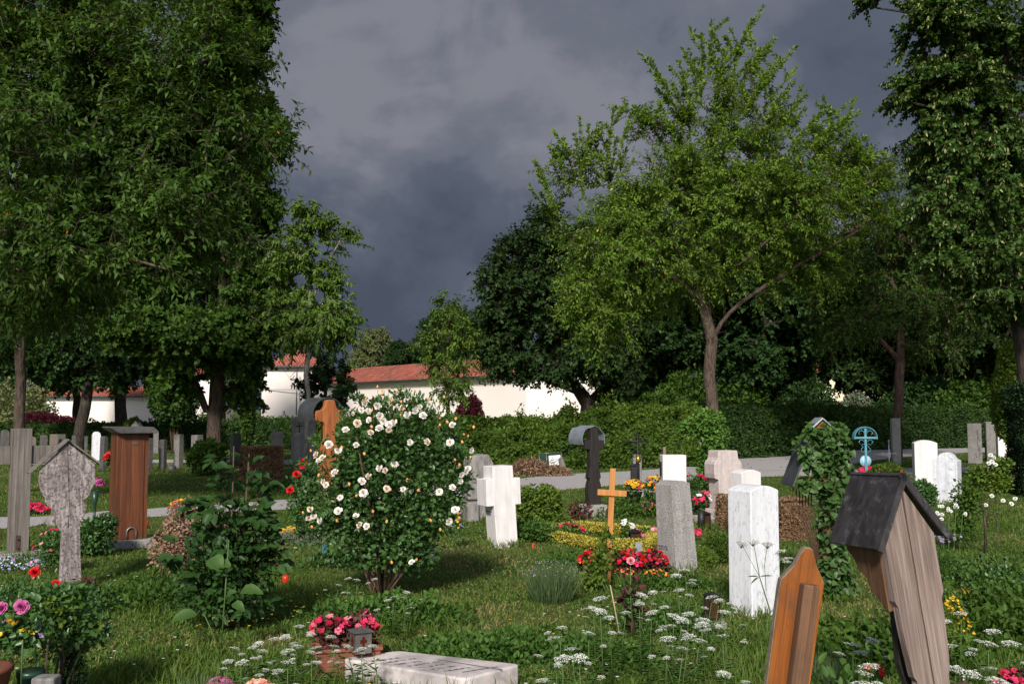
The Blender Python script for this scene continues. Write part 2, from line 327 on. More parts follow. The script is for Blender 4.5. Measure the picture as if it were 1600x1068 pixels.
M['leaf_hedge_dark'] = leafmat('dark_hedge_leaves', (.018, .042, .01), (.034, .075, .016), (.06, .11, .022))
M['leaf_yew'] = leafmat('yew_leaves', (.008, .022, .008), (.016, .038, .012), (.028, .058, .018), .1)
M['leaf_bright'] = leafmat('bright_green_leaves', (.06, .11, .015), (.11, .18, .025), (.17, .24, .04))
M['leaf_ivy'] = leafmat('ivy_leaves', (.026, .065, .016), (.048, .105, .024), (.085, .155, .04), .2, .5, .35)
M['leaf_ivy_bright'] = leafmat('bright_creeper_leaves', (.05, .12, .02), (.09, .19, .03), (.15, .27, .05))
M['leaf_rose'] = leafmat('rose_leaves', (.024, .062, .015), (.048, .115, .025), (.095, .185, .04), .25, .4, .5)
M['leaf_peony'] = leafmat('peony_leaves', (.014, .04, .01), (.028, .07, .016), (.054, .112, .026), .25, .45)
M['leaf_dock'] = leafmat('dock_leaves', (.04, .09, .02), (.06, .12, .028), (.08, .15, .035), .3)
M['leaf_cover'] = leafmat('ground_cover_leaves', (.035, .082, .015), (.065, .14, .024), (.11, .2, .04))
M['leaf_silver'] = leafmat('silver_green_leaves', (.11, .15, .09), (.18, .22, .14), (.27, .31, .21))
M['leaf_yellow'] = leafmat('yellow_variegated_leaves', (.16, .17, .02), (.42, .36, .05), (.56, .48, .1))
M['leaf_dry'] = leafmat('dry_beige_leaves', (.16, .09, .055), (.29, .185, .125), (.42, .3, .21), .2)
M['leaf_brownhedge'] = leafmat('brown_beech_leaves', (.12, .065, .032), (.2, .12, .065), (.28, .18, .1), .2)
M['leaf_purple'] = leafmat('dark_red_maple_leaves', (.04, .006, .012), (.075, .012, .02), (.12, .022, .03))
M['leaf_bronze'] = leafmat('bronze_begonia_leaves', (.04, .012, .014), (.075, .022, .022), (.12, .045, .035), .15)
M['leaf_lav'] = leafmat('lavender_leaves', (.06, .11, .04), (.1, .155, .06), (.15, .21, .09))
M['petal_white'] = leafmat('white_petals', (.8, .62, .45), (.85, .79, .71), (.87, .85, .82), .25, .6, .2)
M['petal_cream'] = leafmat('aged_cream_petals', (.6, .42, .28), (.76, .64, .5), (.82, .75, .65), .25, .6, .2)
M['petal_lace'] = leafmat('lace_white_petals', (.55, .56, .5), (.68, .68, .63), (.8, .8, .76), .2, .7, .1)
M['petal_red'] = leafmat('red_petals', (.3, .004, .006), (.48, .008, .01), (.62, .02, .018), .2, .5, .2)
M['petal_magenta'] = leafmat('magenta_petals', (.3, .03, .16), (.45, .07, .24), (.6, .18, .38), .25)
M['petal_pink'] = leafmat('pink_petals', (.56, .08, .13), (.7, .16, .23), (.8, .4, .45), .25)
M['petal_crimson'] = leafmat('crimson_petals', (.3, .006, .03), (.55, .015, .07), (.68, .05, .14), .2)
M['petal_peach'] = leafmat('peach_petals', (.68, .22, .12), (.75, .38, .27), (.8, .6, .52), .25)
M['petal_yellow'] = leafmat('yellow_petals', (.5, .26, .01), (.7, .4, .02), (.78, .52, .05), .2)
M['petal_orange'] = leafmat('orange_petals', (.55, .09, .01), (.7, .17, .02), (.75, .3, .05), .2)
M['petal_lilac'] = leafmat('lilac_petals', (.2, .15, .27), (.28, .21, .38), (.42, .32, .5), .2)
M['petal_blue'] = leafmat('small_blue_petals', (.12, .14, .3), (.22, .25, .48), (.4, .42, .62), .2)
M['stem'] = solid('green_stems', [(.3, (.045, .085, .02)), (.7, (.08, .14, .035))], 20, rough=.6, bump=0)
M['stembrown'] = solid('brown_stems', [(.3, (.05, .028, .016)), (.7, (.11, .065, .04))], 20, rough=.8, bump=.3)
M['bud'] = solid('orange_buds', [(.3, (.62, .22, .06)), (.7, (.75, .38, .14))], 20, rough=.6, bump=0)
M['grass'] = leafmat('lawn_grass', (.06, .112, .015), (.1, .168, .026), (.27, .21, .09), .3, .6, .2)
# ================================================================ setting
def ground_mat():
    m, nt, out = newmat('lawn_ground'); N = nt.nodes.new; L = nt.links.new
    tc = N('ShaderNodeTexCoord')
    n1 = N('ShaderNodeTexNoise'); n1.inputs['Scale'].default_value = .8; n1.inputs['Detail'].default_value = 8; n1.inputs['Roughness'].default_value = .65; L(tc.outputs['Object'], n1.inputs[0])
    n2 = N('ShaderNodeTexNoise'); n2.inputs['Scale'].default_value = 30; n2.inputs['Detail'].default_value = 6; L(tc.outputs['Object'], n2.inputs[0])
    c1 = ramp(nt, n1.outputs[0], [(.3, (.042, .076, .014)), (.52, (.07, .108, .022)), (.66, (.12, .124, .04)), (.78, (.19, .15, .07))])
    c2 = ramp(nt, n2.outputs[0], [(.3, g(.45)), (.7, g(1.25))])
    mx = N('ShaderNodeMix'); mx.data_type = 'RGBA'; mx.blend_type = 'MULTIPLY'; mx.inputs[0].default_value = 1; L(c1, mx.inputs[6]); L(c2, mx.inputs[7])
    p = N('ShaderNodeBsdfPrincipled'); L(mx.outputs[2], p.inputs['Base Color']); p.inputs['Roughness'].default_value = .95; p.inputs['Specular IOR Level'].default_value = .1
    b = N('ShaderNodeBump'); b.inputs['Strength'].default_value = .8; b.inputs['Distance'].default_value = .03; L(n2.outputs[0], b.inputs['Height']); L(b.outputs[0], p.inputs['Normal'])
    L(p.outputs[0], out.inputs[0]); return m
def grid_sheet(name, xs, ys, zf, mat):
    V = np.array([(x, y, zf(x, y)) for y in ys for x in xs]); nx = len(xs); ny = len(ys)
    i, j = np.meshgrid(np.arange(nx-1), np.arange(ny-1)); b = (j*nx+i).ravel()
    f = np.stack([b, b+1, b+nx+1, b+nx], 1).ravel()
    return np_mesh(name, V, f, 4, mat, smooth=True)
xs = sorted(set([-600, -300, -120, -60, -40, -30, -22, -16]+[round(-12+.25*i, 3) for i in range(97)]+[16, 22, 30, 40, 60, 120, 300, 600]))
ys = [-300, -80, -30, -10, -3]+[round(-1+.25*i, 3) for i in range(61)]+[15, 18, 22, 28, 36, 48, 64, 90, 130, 250, 900]
tag(grid_sheet('ground', xs, ys, hg, ground_mat()), kind='structure')

M['gravel'] = solid('pale_gravel', [(.3, (.2, .185, .18)), (.5, (.34, .32, .315)), (.7, (.45, .425, .42))], 22, rough=.95, bump=.7, bscale=60, detail=4, second=((.14, .15, .1), .8, .56, .8, .5))
def bez(pts, n=60):
    P = [Vector(p) for p in pts]; out = []
    for k in range(len(P)-1):
        p0 = P[max(k-1, 0)]; p1 = P[k]; p2 = P[k+1]; p3 = P[min(k+2, len(P)-1)]
        for i in range(n//(len(P)-1)):
            t = i/(n//(len(P)-1))
            out.append(.5*((2*p1)+(-p0+p2)*t+(2*p0-5*p1+4*p2-p3)*t*t+(-p0+3*p1-3*p2+p3)*t**3))
    out.append(P[-1]); return out
PATHS = []
def path(name, pts, z):           # pts: (x, y_near, y_far)
    c = bez([(a, b, cc) for a, b, cc in pts], 300)
    V = []
    for q in c:
        jn = .16*mnoise.noise(Vector((q.x*1.7, 1, 0)))+.05*mnoise.noise(Vector((q.x*7, 1, 0))); jf = .16*mnoise.noise(Vector((q.x*1.7, 5, 0)))+.05*mnoise.noise(Vector((q.x*7, 5, 0)))
        V += [(q.x, q.y+jn, z), (q.x, q.z+jf, z)]
    n = len(c); f = np.array([(2*i, 2*i+2, 2*i+3, 2*i+1) for i in range(n-1)]).ravel()
    PATHS.append(c)
    return tag(np_mesh(name, np.array(V), f, 4, M['gravel'], smooth=True), kind='structure')
def pp(px, yn, yf):
    D = DY((yn+yf)/2); return (A(px, D), DY(yn), DY(yf))
path('path', [(-16, 13.2, 14.4), pp(-40, 826, 806), pp(120, 815, 797), pp(260, 806, 789), pp(380, 799, 782), pp(480, 793, 773), pp(620, 782, 758),
              pp(760, 771, 752), pp(880, 763, 740), pp(960, 756, 737), pp(1060, 749, 731), pp(1150, 744, 725), pp(1220, 742, 720), pp(1290, 741, 733), pp(1400, 739, 731), pp(1520, 736, 729), pp(1700, 733, 727)], .005)
path('side_path', [pp(1120, 734, 720), pp(1200, 733, 715), pp(1270, 725, 708), pp(1330, 717, 704), pp(1390, 711, 700), pp(1480, 706, 697), pp(1700, 698, 691)], .009)
path('rear_path', [pp(-120, 727, 721), pp(120, 724, 718), pp(300, 722, 717), pp(470, 725, 718), pp(600, 727, 719), pp(720, 735, 728)], .005)
def on_path(x, y):
    m = np.zeros(len(x), bool)
    for c in PATHS:
        cx = np.array([q.x for q in c]); cn = np.array([q.y for q in c]); cf = np.array([q.z for q in c])
        o = np.argsort(cx); n = np.interp(x, cx[o], cn[o]); f = np.interp(x, cx[o], cf[o])
        m |= (y > n+.02) & (y < f-.02) & (x > cx.min()) & (x < cx.max())
    return m

# ---------------------------------------------------------------- lawn
def vnoise(x, y, s, seed):        # cheap value noise
    gx = x*s+seed*17.3; gy = y*s+seed*5.7; ix = np.floor(gx); iy = np.floor(gy); fx = gx-ix; fy = gy-iy
    fx = fx*fx*(3-2*fx); fy = fy*fy*(3-2*fy)
    def h(a, b): v = np.sin(a*127.1+b*311.7+seed)*43758.5453; return v-np.floor(v)
    return (h(ix, iy)*(1-fx)+h(ix+1, iy)*fx)*(1-fy)+(h(ix, iy+1)*(1-fx)+h(ix+1, iy+1)*fx)*fy
HG = np.vectorize(hg)
def scatter(n, y0, y1, p=1.0, spread=.62):
    u = RNG.random(n)
    if abs(p-1) < 1e-6: y = y0*(y1/y0)**u
    else: y = (y0**(1-p)+u*(y1**(1-p)-y0**(1-p)))**(1/(1-p))
    x = (RNG.random(n)*2-1)*(spread*y+1.2)
    k = ~on_path(x, y); return x[k], y[k]
def lawn():
    f = Fol('rhomb')
    x, y = scatter(330000, 3.1, 46, 1.35)
    n = len(x); dry = vnoise(x, y, .9, 1)*.5+vnoise(x, y, 2.7, 2)*.35+vnoise(x, y, 8, 3)*.15
    H = (.018+.022*RNG.random(n))*(1+.5*(vnoise(x, y, 1.5, 4)-.4))*(1+y*.012)
    Wd = .0034+.00085*y
    D = np.stack([RNG.normal(0, .5, n), RNG.normal(0, .5, n), np.ones(n)], 1)
    P = np.stack([x, y, HG(x, y)-.003], 1)
    t = np.clip((dry-.28)*1.7+RNG.normal(0, .18, n), 0, 1)
    f.add(P, D, rv(n), H, Wd, t, 0, .35)
    tag(f.build('lawn_grass', M['grass']), 'short mown grass covering the graveyard lawn with drier straw patches', 'grass', kind='stuff')
    # taller unmown grass in the foreground and around stones
    f = Fol('rhomb')
    spots = [(3.6, 5.6, -1.9, .7, 6000, .2), (3.3, 5.2, .2, 3.2, 13000, .13), (5.2, 8.5, -2.6, -.3, 9000, .1), (5, 7.5, 1.2, 4.2, 8000, .12), (7.5, 9.5, -4, -1.5, 3500, .07), (8.5, 12, 2, 6, 3500, .06), (12, 17, -8, 9, 4000, .07)]
    for y0, y1, x0, x1, n, h in spots:
        x = RNG.uniform(x0, x1, n); y = RNG.uniform(y0, y1, n); k = (vnoise(x, y, 2.2, 9)+.25*vnoise(x, y, 7, 6) > .55) & ~on_path(x, y); x = x[k]; y = y[k]; n = len(x)
        D = np.stack([RNG.normal(0, .3, n), RNG.normal(0, .3, n), np.ones(n)], 1)
        f.add(np.stack([x, y, HG(x, y)], 1), D, rv(n), h*(.4+.8*RNG.random(n)), .004+.0007*y, np.clip(RNG.normal(.32, .18, n), 0, 1), 0, .4)
    tag(f.build('tall_grass', M['grass']), 'longer unmown green grass in tufts between the graves', 'grass', kind='stuff')
    # low weeds
    f = Fol('oval')
    x, y = scatter(52000, 3.2, 26, 1.3); k = vnoise(x, y, 1.3, 12) > .5; x = x[k]; y = y[k]; n = len(x)
    D = nrm(np.stack([RNG.normal(0, 1, n), RNG.normal(0, 1, n), .6+.5*RNG.random(n)], 1))
    f.add(np.stack([x, y, HG(x, y)+.02*RNG.random(n)], 1), D, np.tile([0, 0, 1.], (n, 1)), .02+.03*RNG.random(n), .014+.012*RNG.random(n), RNG.random(n), .1, .3)
    tag(f.build('clover_and_weeds', M['leaf_cover']), 'low clover and broad leaved weeds growing through the lawn', 'weeds', kind='stuff')
    # daisies
    f = Fol('rhomb')
    x, y = scatter(900, 5.5, 24, 1.2); k = vnoise(x, y, .8, 21) > .52; x = x[k]; y = y[k]; n = len(x)
    for a in range(6):
        t = a*math.pi/3; D = np.tile([math.cos(t), math.sin(t), .25], (n, 1))
        f.add(np.stack([x, y, HG(x, y)+.055], 1), D, np.tile([0, 0, 1.], (n, 1)), .014, .012, .9, 0, 0)
    tag(f.build('daisies', M['petal_lace']), 'tiny white daisies dotted over the lawn', 'daisies', kind='stuff')
    f = Fol('rhomb')
    for cx, cy, s, c in ((-2.0, 7.6, .8, 45), (.6, 6.4, .9, 18), (-1.2, 5, .6, 10)):
        x = RNG.normal(cx, s*.6, c); y = RNG.normal(cy, s*.6, c)
        for a in range(5):
            t = a*math.pi*.4; f.add(np.stack([x, y, HG(x, y)+.12+.08*np.sin(x*31)], 1), np.tile([math.cos(t), math.sin(t), .4], (c, 1)), np.tile([0, 0, 1.], (c, 1)), .012, .011, .8, 0, 0)
    tag(f.build('buttercups', M['petal_yellow']), 'small yellow buttercups scattered in the long grass', 'buttercups', kind='stuff')
lawn()

# ---------------------------------------------------------------- buildings
def uv_quads(o, sz):
    me = o.data; uv = me.uv_layers.new(name='UVMap')
    for p in me.polygons:
        vs = [me.vertices[me.loops[l].vertex_index].co for l in p.loop_indices]
        e = (vs[1]-vs[0]).normalized(); nn = p.normal; w = nn.cross(e)
        for l, v in zip(p.loop_indices, vs): uv.data[l].uv = ((v-vs[0]).dot(e), (v-vs[0]).dot(w))
def wall_block(th, a, b, depth, h, roof=0, hip=(0, 0), mat='plaster', over=.45, eave=True, base=0):
    """long wall from a to b (front face), gabled or hipped tile roof above"""
    a = Vector((*a, 0)); b = Vector((*b, 0)); d = (b-a); L = d.length; ang = math.atan2(d.y, d.x)
    Mx = Matrix.Translation(a) @ Matrix.Rotation(ang, 4, 'Z')
    def T(mb): mb.v = [tuple(Mx @ Vector(p)) for p in mb.v]; return mb
    m = MB(); m.box(L/2, depth/2, (h+base)/2, L, depth, h-base); T(m).build('wall', M[mat], th)
    if roof:
        z0 = h+.06; x0, x1 = -over, L+over; y0, y1 = -over, depth+over; yc = depth/2
        hx0 = x0+hip[0]; hx1 = x1-hip[1]; z1 = h+roof
        vs = [(x0, y0, z0), (x1, y0, z0), (x1, y1, z0), (x0, y1, z0), (hx0, yc, z1), (hx1, yc, z1)]
        m = MB(); m.add(vs, [(0, 1, 5, 4), (2, 3, 4, 5), (1, 2, 5), (3, 0, 4)]); m.add([(x, y, z0-.012) for x, y, _ in vs[:4]], [(3, 2, 1, 0)])
        T(m); o = m.build('roof', M['tiles'], th); uv_quads(o, 1)
        if eave:
            m = MB(); m.box(L/2, -.13, h-.13, L+.3, .2, .26); T(m).build('cornice', M['trim'], th)
            m = MB(); m.box(L/2, y0-.075, z0-.02, L+2*over, .14, .13); T(m).build('gutter', M['gutter'], th)
# main long building behind the hedge
Da, Db, Dc = 93.0, 70.0, 62.0
th = thing('boundary_building', 'long cream white walled building with low red tiled roof behind the rose bush and hedge', 'building')
pa = (A(500, 97), 97); pb = (A(822, Db), Db)
wall_block(th, pa, pb, 5.5, 4.05, 1.65, (0, 2.6))
th = thing('plain_wall', 'tall windowless cream wall end showing behind the dark forked beech', 'wall')
wall_block(th, (A(826, 70.4), 70.4), (A(977, 66), 66), 3, 4.7)
th = thing('corner_pavilion', 'square cream pavilion with hipped red roof at the left end of the long building', 'building')
pD = 96
wall_block(th, (A(408, pD), pD), (A(512, pD+1), pD+1), 6.5, 5.75, 1.9, (3.6, 3.6))
m = MB(); m.tube([(A(463, pD-.2), pD-.25, .2), (A(463, pD-.2), pD-.25, 5.4)], .06, 8); m.build('downpipe', M['steel'], th)
m = MB(); m.box(A(440, pD), pD-.02, 3.6, 6.2, .05, .05); m.build('cornice', M['palegrey'], th)
th = thing('low_west_wing', 'low cream wing with red tiled roof seen between the left trunks', 'building')
wall_block(th, (A(44, 104), 104), (A(232, 101), 101), 5, 2.95, 1.15, (1.5, 0))
th = thing('west_pavilion', 'taller cream block beside the big maple trunk with a strip of red roof', 'building')
wall_block(th, (A(229, 100), 100), (A(331, 99), 99), 5, 5.0, 1.0, (2, 2))
th = thing('yellow_house', 'pale yellow house with small dark windows glimpsed through the right trees', 'house')
yD = 125
wall_block(th, (A(1278, yD), yD), (A(1404, yD), yD), 7, 6.0, 2.2, (2, 2), mat='plaster2')
for px, py in ((1297, 632), (1385, 639)):
    m = MB(); m.box(A(px, yD), yD-.03, Z(py, yD), .75, .08, 1.25); w = m.build('window', M['winglass'], th)
    m = MB(); m.box(A(px, yD), yD-.09, Z(py, yD), .07, .05, 1.25); m.box(A(px, yD), yD-.085, Z(py, yD), .75, .04, .06); m.build('frame', M['trim'], w)
# ================================================================ trees and hedges
def tube_arrays(chains, n=6):
    V = []; Fq = []; off = 0
    for pts, rr in chains:
        pts = np.asarray(pts, float); k = len(pts)
        if k < 2: continue
        t = np.gradient(pts, axis=0); t = nrm(t)
        ref = np.array([0, 0, 1.]) if abs(t[0, 2]) < .8 else np.array([1., 0, 0])
        u = nrm(np.cross(t, ref)); w = np.cross(t, u)
        a = np.arange(n)*2*np.pi/n
        ring = pts[:, None]+(u[:, None]*np.cos(a)[None, :, None]+w[:, None]*np.sin(a)[None, :, None])*np.asarray(rr)[:, None, None]
        V.append(ring.reshape(-1, 3))
        i, j = np.meshgrid(np.arange(k-1), np.arange(n), indexing='ij')
        Fq.append((np.stack([i*n+j, i*n+(j+1) % n, (i+1)*n+(j+1) % n, (i+1)*n+j], -1)+off).reshape(-1))
        off += k*n
    return np.concatenate(V), np.concatenate(Fq)

def grow(seed, trunk, limbs, lobes, r0, step=.45, exp=.42, rmin=.006, free=.3, shoots=()):
    """trunk / limbs: polylines; lobes: (c, r, n, ...). Every sampled point of a lobe is reached by a branch from the nearest wood."""
    rg = np.random.default_rng(seed)
    P = []; par = []; chains = []; allowed = []
    def addpoly(pts, parent, allow):
        ids = [parent] if parent >= 0 else []
        last = P[parent] if parent >= 0 else None
        for p in pts:
            p = np.array(p, float)
            if last is not None:
                d = np.linalg.norm(p-last); k = max(1, int(d/step))
                for i in range(1, k+1):
                    q = last+(p-last)*i/k
                    if i < k: q = q+rg.normal(0, .035*step*2, 3)
                    P.append(q); par.append(ids[-1]); ids.append(len(P)-1); allowed.append(allow)
            else:
                P.append(p); par.append(-1); ids.append(len(P)-1); allowed.append(allow)
            last = p
        chains.append(ids); return ids
    tr = addpoly(trunk, -1, False)
    cut = trunk[0][2]+(trunk[-1][2]-trunk[0][2])*free
    for i in tr:
        if P[i][2] > cut: allowed[i] = True
    for lb in limbs:
        A0 = np.array(P); d = np.linalg.norm(A0-np.array(lb[0]), axis=1); addpoly(lb[1:], int(d.argmin()), True)
    term = []
    att = []
    for li, lo in enumerate(lobes):
        c, r, n = lo[:3]; v = nrm(rg.normal(size=(n, 3))); rad = rg.random(n)**.42
        for q in np.array(c)+v*rad[:, None]*np.array(r): att.append((q, li))
    A0 = np.array(P); al = np.array(allowed)
    key = [np.linalg.norm(A0[al]-q, axis=1).min() for q, _ in att]
    buf = np.full((60000, 3), 1e6); 
    for i, p in enumerate(P):
        if allowed[i]: buf[i] = p
    cnt = len(P)
    for k in np.argsort(key):
        q, li = att[k]
        d = np.linalg.norm(buf[:cnt]-q, axis=1); b = int(d.argmin()); dist = d[b]
        m = max(1, int(dist/step)); ids = [b]; base = P[b]; side = rg.normal(0, .06*dist, 3); side[2] += .05*dist
        for i in range(1, m+1):
            t = i/m; p = base+(q-base)*t+side*math.sin(math.pi*t)
            P.append(p); par.append(ids[-1]); allowed.append(True); ids.append(len(P)-1); buf[cnt] = p; cnt += 1
        chains.append(ids); term.append((len(P)-1, li))
    sh = []
    for lb in shoots:
        d = np.linalg.norm(buf[:cnt]-np.array(lb[0]), axis=1); sh.append(addpoly(lb, int(d.argmin()), True))
    n = len(P); w = np.zeros(n)
    for i, _ in term: w[i] += 1
    for i in range(n-1, 0, -1):
        if par[i] >= 0: w[par[i]] += w[i]
    w = np.maximum(w, .6); rad = w**exp; rad = rad*(r0/rad[tr[min(3, len(tr)-1)]]); rad = np.maximum(rad, rmin)
    P = np.array(P)
    for j, i in enumerate(tr[:4]): rad[i] = rad[tr[min(4, len(tr)-1)]]*(1.22-.07*j)
    out = []
    for ids in chains:
        if len(ids) < 2: continue
        r = rad[ids].copy()
        if len(ids) > 1 and ids is not chains[0]: r[0] = min(r[0], r[1]*1.35)
        out.append((P[ids], r))
    return P, out, term, par, [P[ids[-(len(ids)*2)//3:]] for ids in sh]

def tree(name, label, loc, seed, trunk, limbs, lobes, r0, leaf, barkm, leafm, crown_c=None, group=None, twig_geo=True, free=.3, exp=.42, extra=None, ripe=0, cat='tree', shoots=()):
    """leaf = dict(L, W, per, twigs, len, up, out, droop, shape)"""
    rg = np.random.default_rng(seed+100)
    th = thing(name, label, cat, (loc[0], loc[1], 0), 0, group)
    P, ch, term, par, shp = grow(seed, trunk, limbs, lobes, r0, free=free, exp=exp, shoots=shoots)
    big = [c for c in ch if c[1].max() > .03]; small = [c for c in ch if c[1].max() <= .03]
    cc = np.array(crown_c if crown_c is not None else np.mean([np.array(l[0]) for l in lobes], 0))
    # twig origins: every terminal and the nodes just below it
    o = []; dr = []; wl = []
    for idx, li in term:
        k = idx
        for s in range(leaf.get('back', 2)):
            if par[k] < 0: break
            d = P[k]-P[par[k]]; o.append(P[k]); dr.append(d/(np.linalg.norm(d)+1e-6)); wl.append(li); k = par[k]
    o = np.array(o); dr = np.array(dr); wl = np.array(wl)
    T = leaf['twigs']; o = np.repeat(o, T, 0); dr = np.repeat(dr, T, 0); wl = np.repeat(wl, T); n = len(o)
    outv = nrm(o-cc); upw = np.array([lobes[i][3] if len(lobes[i]) > 3 else leaf.get('up', .3) for i in wl])
    td = nrm(dr*.6+outv*leaf.get('out', .5)+nrm(rg.normal(size=(n, 3)))*.9+np.outer(upw, [0, 0, 1.]))
    Lt = leaf['len']*(.55+.8*rg.random(n))
    m = leaf['per']; t = (np.arange(m)[None]+rg.random((n, m)))/m; t = .12+.9*t
    dp = leaf.get('droop', .2)
    pos = o[:, None]+td[:, None]*(t*Lt[:, None])[..., None]; pos[..., 2] -= dp*(t**2)*Lt[:, None]
    u = nrm(np.cross(td, [0, 0, 1.]+.01*rg.normal(size=(n, 3)))); v = np.cross(u, td)
    ang = np.arange(m)[None]*2.4+rg.random((n, 1))*6
    side = u[:, None]*np.cos(ang)[..., None]+v[:, None]*np.sin(ang)[..., None]
    ld = nrm(td[:, None]*.55+side*.8+rg.normal(0, .25, (n, m, 3))+np.array([0, 0, -leaf.get('hang', .25)]))
    nn = nrm(np.array([0, 0, 1.])*.9+outv[:, None]*.35+rg.normal(0, .45, (n, m, 3)))
    tint_t = rg.normal(0, .12, (n, 1)); tint = np.clip(.45+tint_t+rg.normal(0, .16, (n, m))+.25*(vnoise(o[:, 0]+o[:, 1], o[:, 2], .9, seed)[:, None]-.5), 0, 1)
    fo = Fol(leaf.get('shape', 'rhomb'))
    sc = .7+.55*rg.random(n*m)
    fo.add(pos.reshape(-1, 3), ld.reshape(-1, 3), nn.reshape(-1, 3), leaf['L']*sc, leaf['W']*sc, tint.reshape(-1), .15, .15)
    for q in shp:       # long leafy shoots set close with leaves
        s_ = np.r_[0, np.cumsum(np.linalg.norm(np.diff(q, axis=0), axis=1))]; k = int(s_[-1]*64)+6; t = np.sort(rg.random(k))*s_[-1]
        pp_ = np.stack([np.interp(t, s_, q[:, i]) for i in range(3)], 1); ax = nrm(q[-1]-q[0]); sd_ = nrm(np.cross(ax, rg.normal(size=(k, 3))))
        fo.add(pp_, ax*.75+sd_*.8+[0, 0, -.1], nrm(rg.normal(0, .6, (k, 3))+[0, -.4, .6]), leaf['L']*(.8+.5*rg.random(k)), leaf['W']*(.95+.6*rg.random(k)), np.clip(rg.normal(.62, .15, k), 0, 1), .15, .2)
    V, Fq = tube_arrays([big[0]], 12); np_mesh('trunk', V, Fq, 4, M[barkm], th, smooth=True)
    if len(big) > 1: V, Fq = tube_arrays(big[1:], 8); np_mesh('limbs', V, Fq, 4, M[barkm], th, smooth=True)
    cr = fo.build('crown', M[leafm], th)
    tw = small
    if twig_geo:
        k = rg.permutation(n)[:min(n, 3500)]
        tw = small+[(np.stack([o[i], o[i]+td[i]*Lt[i]*.5-[0, 0, dp*.25*Lt[i]], o[i]+td[i]*Lt[i]-[0, 0, dp*Lt[i]]]), np.array([.008, .006, .003])) for i in k]
    if tw: V, Fq = tube_arrays(tw, 4); np_mesh('twigs', V, Fq, 4, M[barkm], cr, smooth=True)
    if extra:
        fo2 = Fol('oval'); k = rg.random(n*m) < extra[1]; q = pos.reshape(-1, 3)[k]; kk = len(q)
        fo2.add(q+outv.repeat(m, 0)[k]*.05, nrm(np.array([0, 0, -.8])+rg.normal(0, .4, (kk, 3))), rg.normal(size=(kk, 3)), extra[2], extra[3], rg.random(kk))
        fo2.build(extra[4], M[extra[0]], cr)
    return th, fo.n
def lob(cx, D, items):           # photo-pixel lobes -> local lobes. item: px, py, rx_px, rz_px, ry_m, dy, n[, up]
    u = D/F; out = []
    for it in items:
        px, py, rx, rz, ry, dy, n = it[:7]
        Dd = D+dy; out.append(((A(px, Dd)-A(cx, D), dy, Z(py, Dd)), (rx*Dd/F, ry, rz*Dd/F), n)+tuple(it[7:]))
    return out
def pl(cx, D, pts):              # pixel polyline (px, py[, dy]) -> local
    return [(A(p[0], D+(p[2] if len(p) > 2 else 0))-A(cx, D), (p[2] if len(p) > 2 else 0), Z(p[1], D+(p[2] if len(p) > 2 else 0))) for p in pts]
def base(cx, D): return (A(cx, D), D)
COUNT = {}
def mk(name, label, cx, D, seed, trunk, limbs, lobes, r0, leaf, barkm, leafm, **kw):
    if 'shoots' in kw: kw['shoots'] = [pl(cx, D, l) for l in kw['shoots']]
    tr = [(0, 0, -.1)]+pl(cx, D, trunk)
    th, n = tree(name, label, base(cx, D), seed, tr, [pl(cx, D, l) for l in limbs], lob(cx, D, lobes), r0, leaf, barkm, leafm, **kw)
    COUNT[label] = n; return th

CH = dict(L=.125, W=.05, per=18, twigs=3, len=.75, up=.35, droop=.25, hang=.4, back=3)
# the bright cherry right of centre
TIPS = [(1122, 33), (1105, 52), (1150, 62), (1187, 30), (1176, 50), (1222, 60), (1255, 74), (1258, 105), (1250, 128), (1268, 150), (1020, 90), (1068, 95), (1085, 75), (965, 163), (995, 165), (1010, 172), (1035, 158), (838, 252), (842, 268), (872, 230), (882, 212), (908, 182), (922, 196), (955, 208), (966, 222), (982, 232), (1300, 175), (1350, 155), (1355, 176), (1352, 196), (1330, 186), (1366, 214), (1376, 240), (1396, 236), (1290, 190), (1230, 92), (1200, 76), (1140, 78), (1075, 112), (1160, 100), (846, 300), (1100, 90), (1210, 112), (1236, 150), (1042, 122), (1130, 92), (900, 210), (935, 215), (1390, 265), (1060, 130), (1185, 90), (1270, 170)]
SHOOTS = []
_r = random.Random(9)
for _x, _y in TIPS:
    _dy = _r.uniform(-.6, .9); _dx = (_x-1110)*.42 if _x > 1000 else (_x-960)*.35+10; _l = _r.uniform(75, 110); _k = _l/math.hypot(_dx, 75)
    SHOOTS.append([(_x-_dx*_k, _y+75*_k, _dy), (_x-_dx*_k*.45, _y+75*_k*.42, _dy+_r.uniform(-.1, .1)), (_x, _y, _dy+_r.uniform(-.1, .1))])
    for _q in range(2):
        _a = _r.uniform(.25, .7); _s = _r.choice((-1, 1))*_r.uniform(12, 30); _bx = _x-_dx*_k*_a; _by = _y+75*_k*_a; SHOOTS.append([(_bx, _by, _dy), (_bx+_s*.5, _by-14, _dy), (_bx+_s, _by-_r.uniform(24, 40), _dy)])
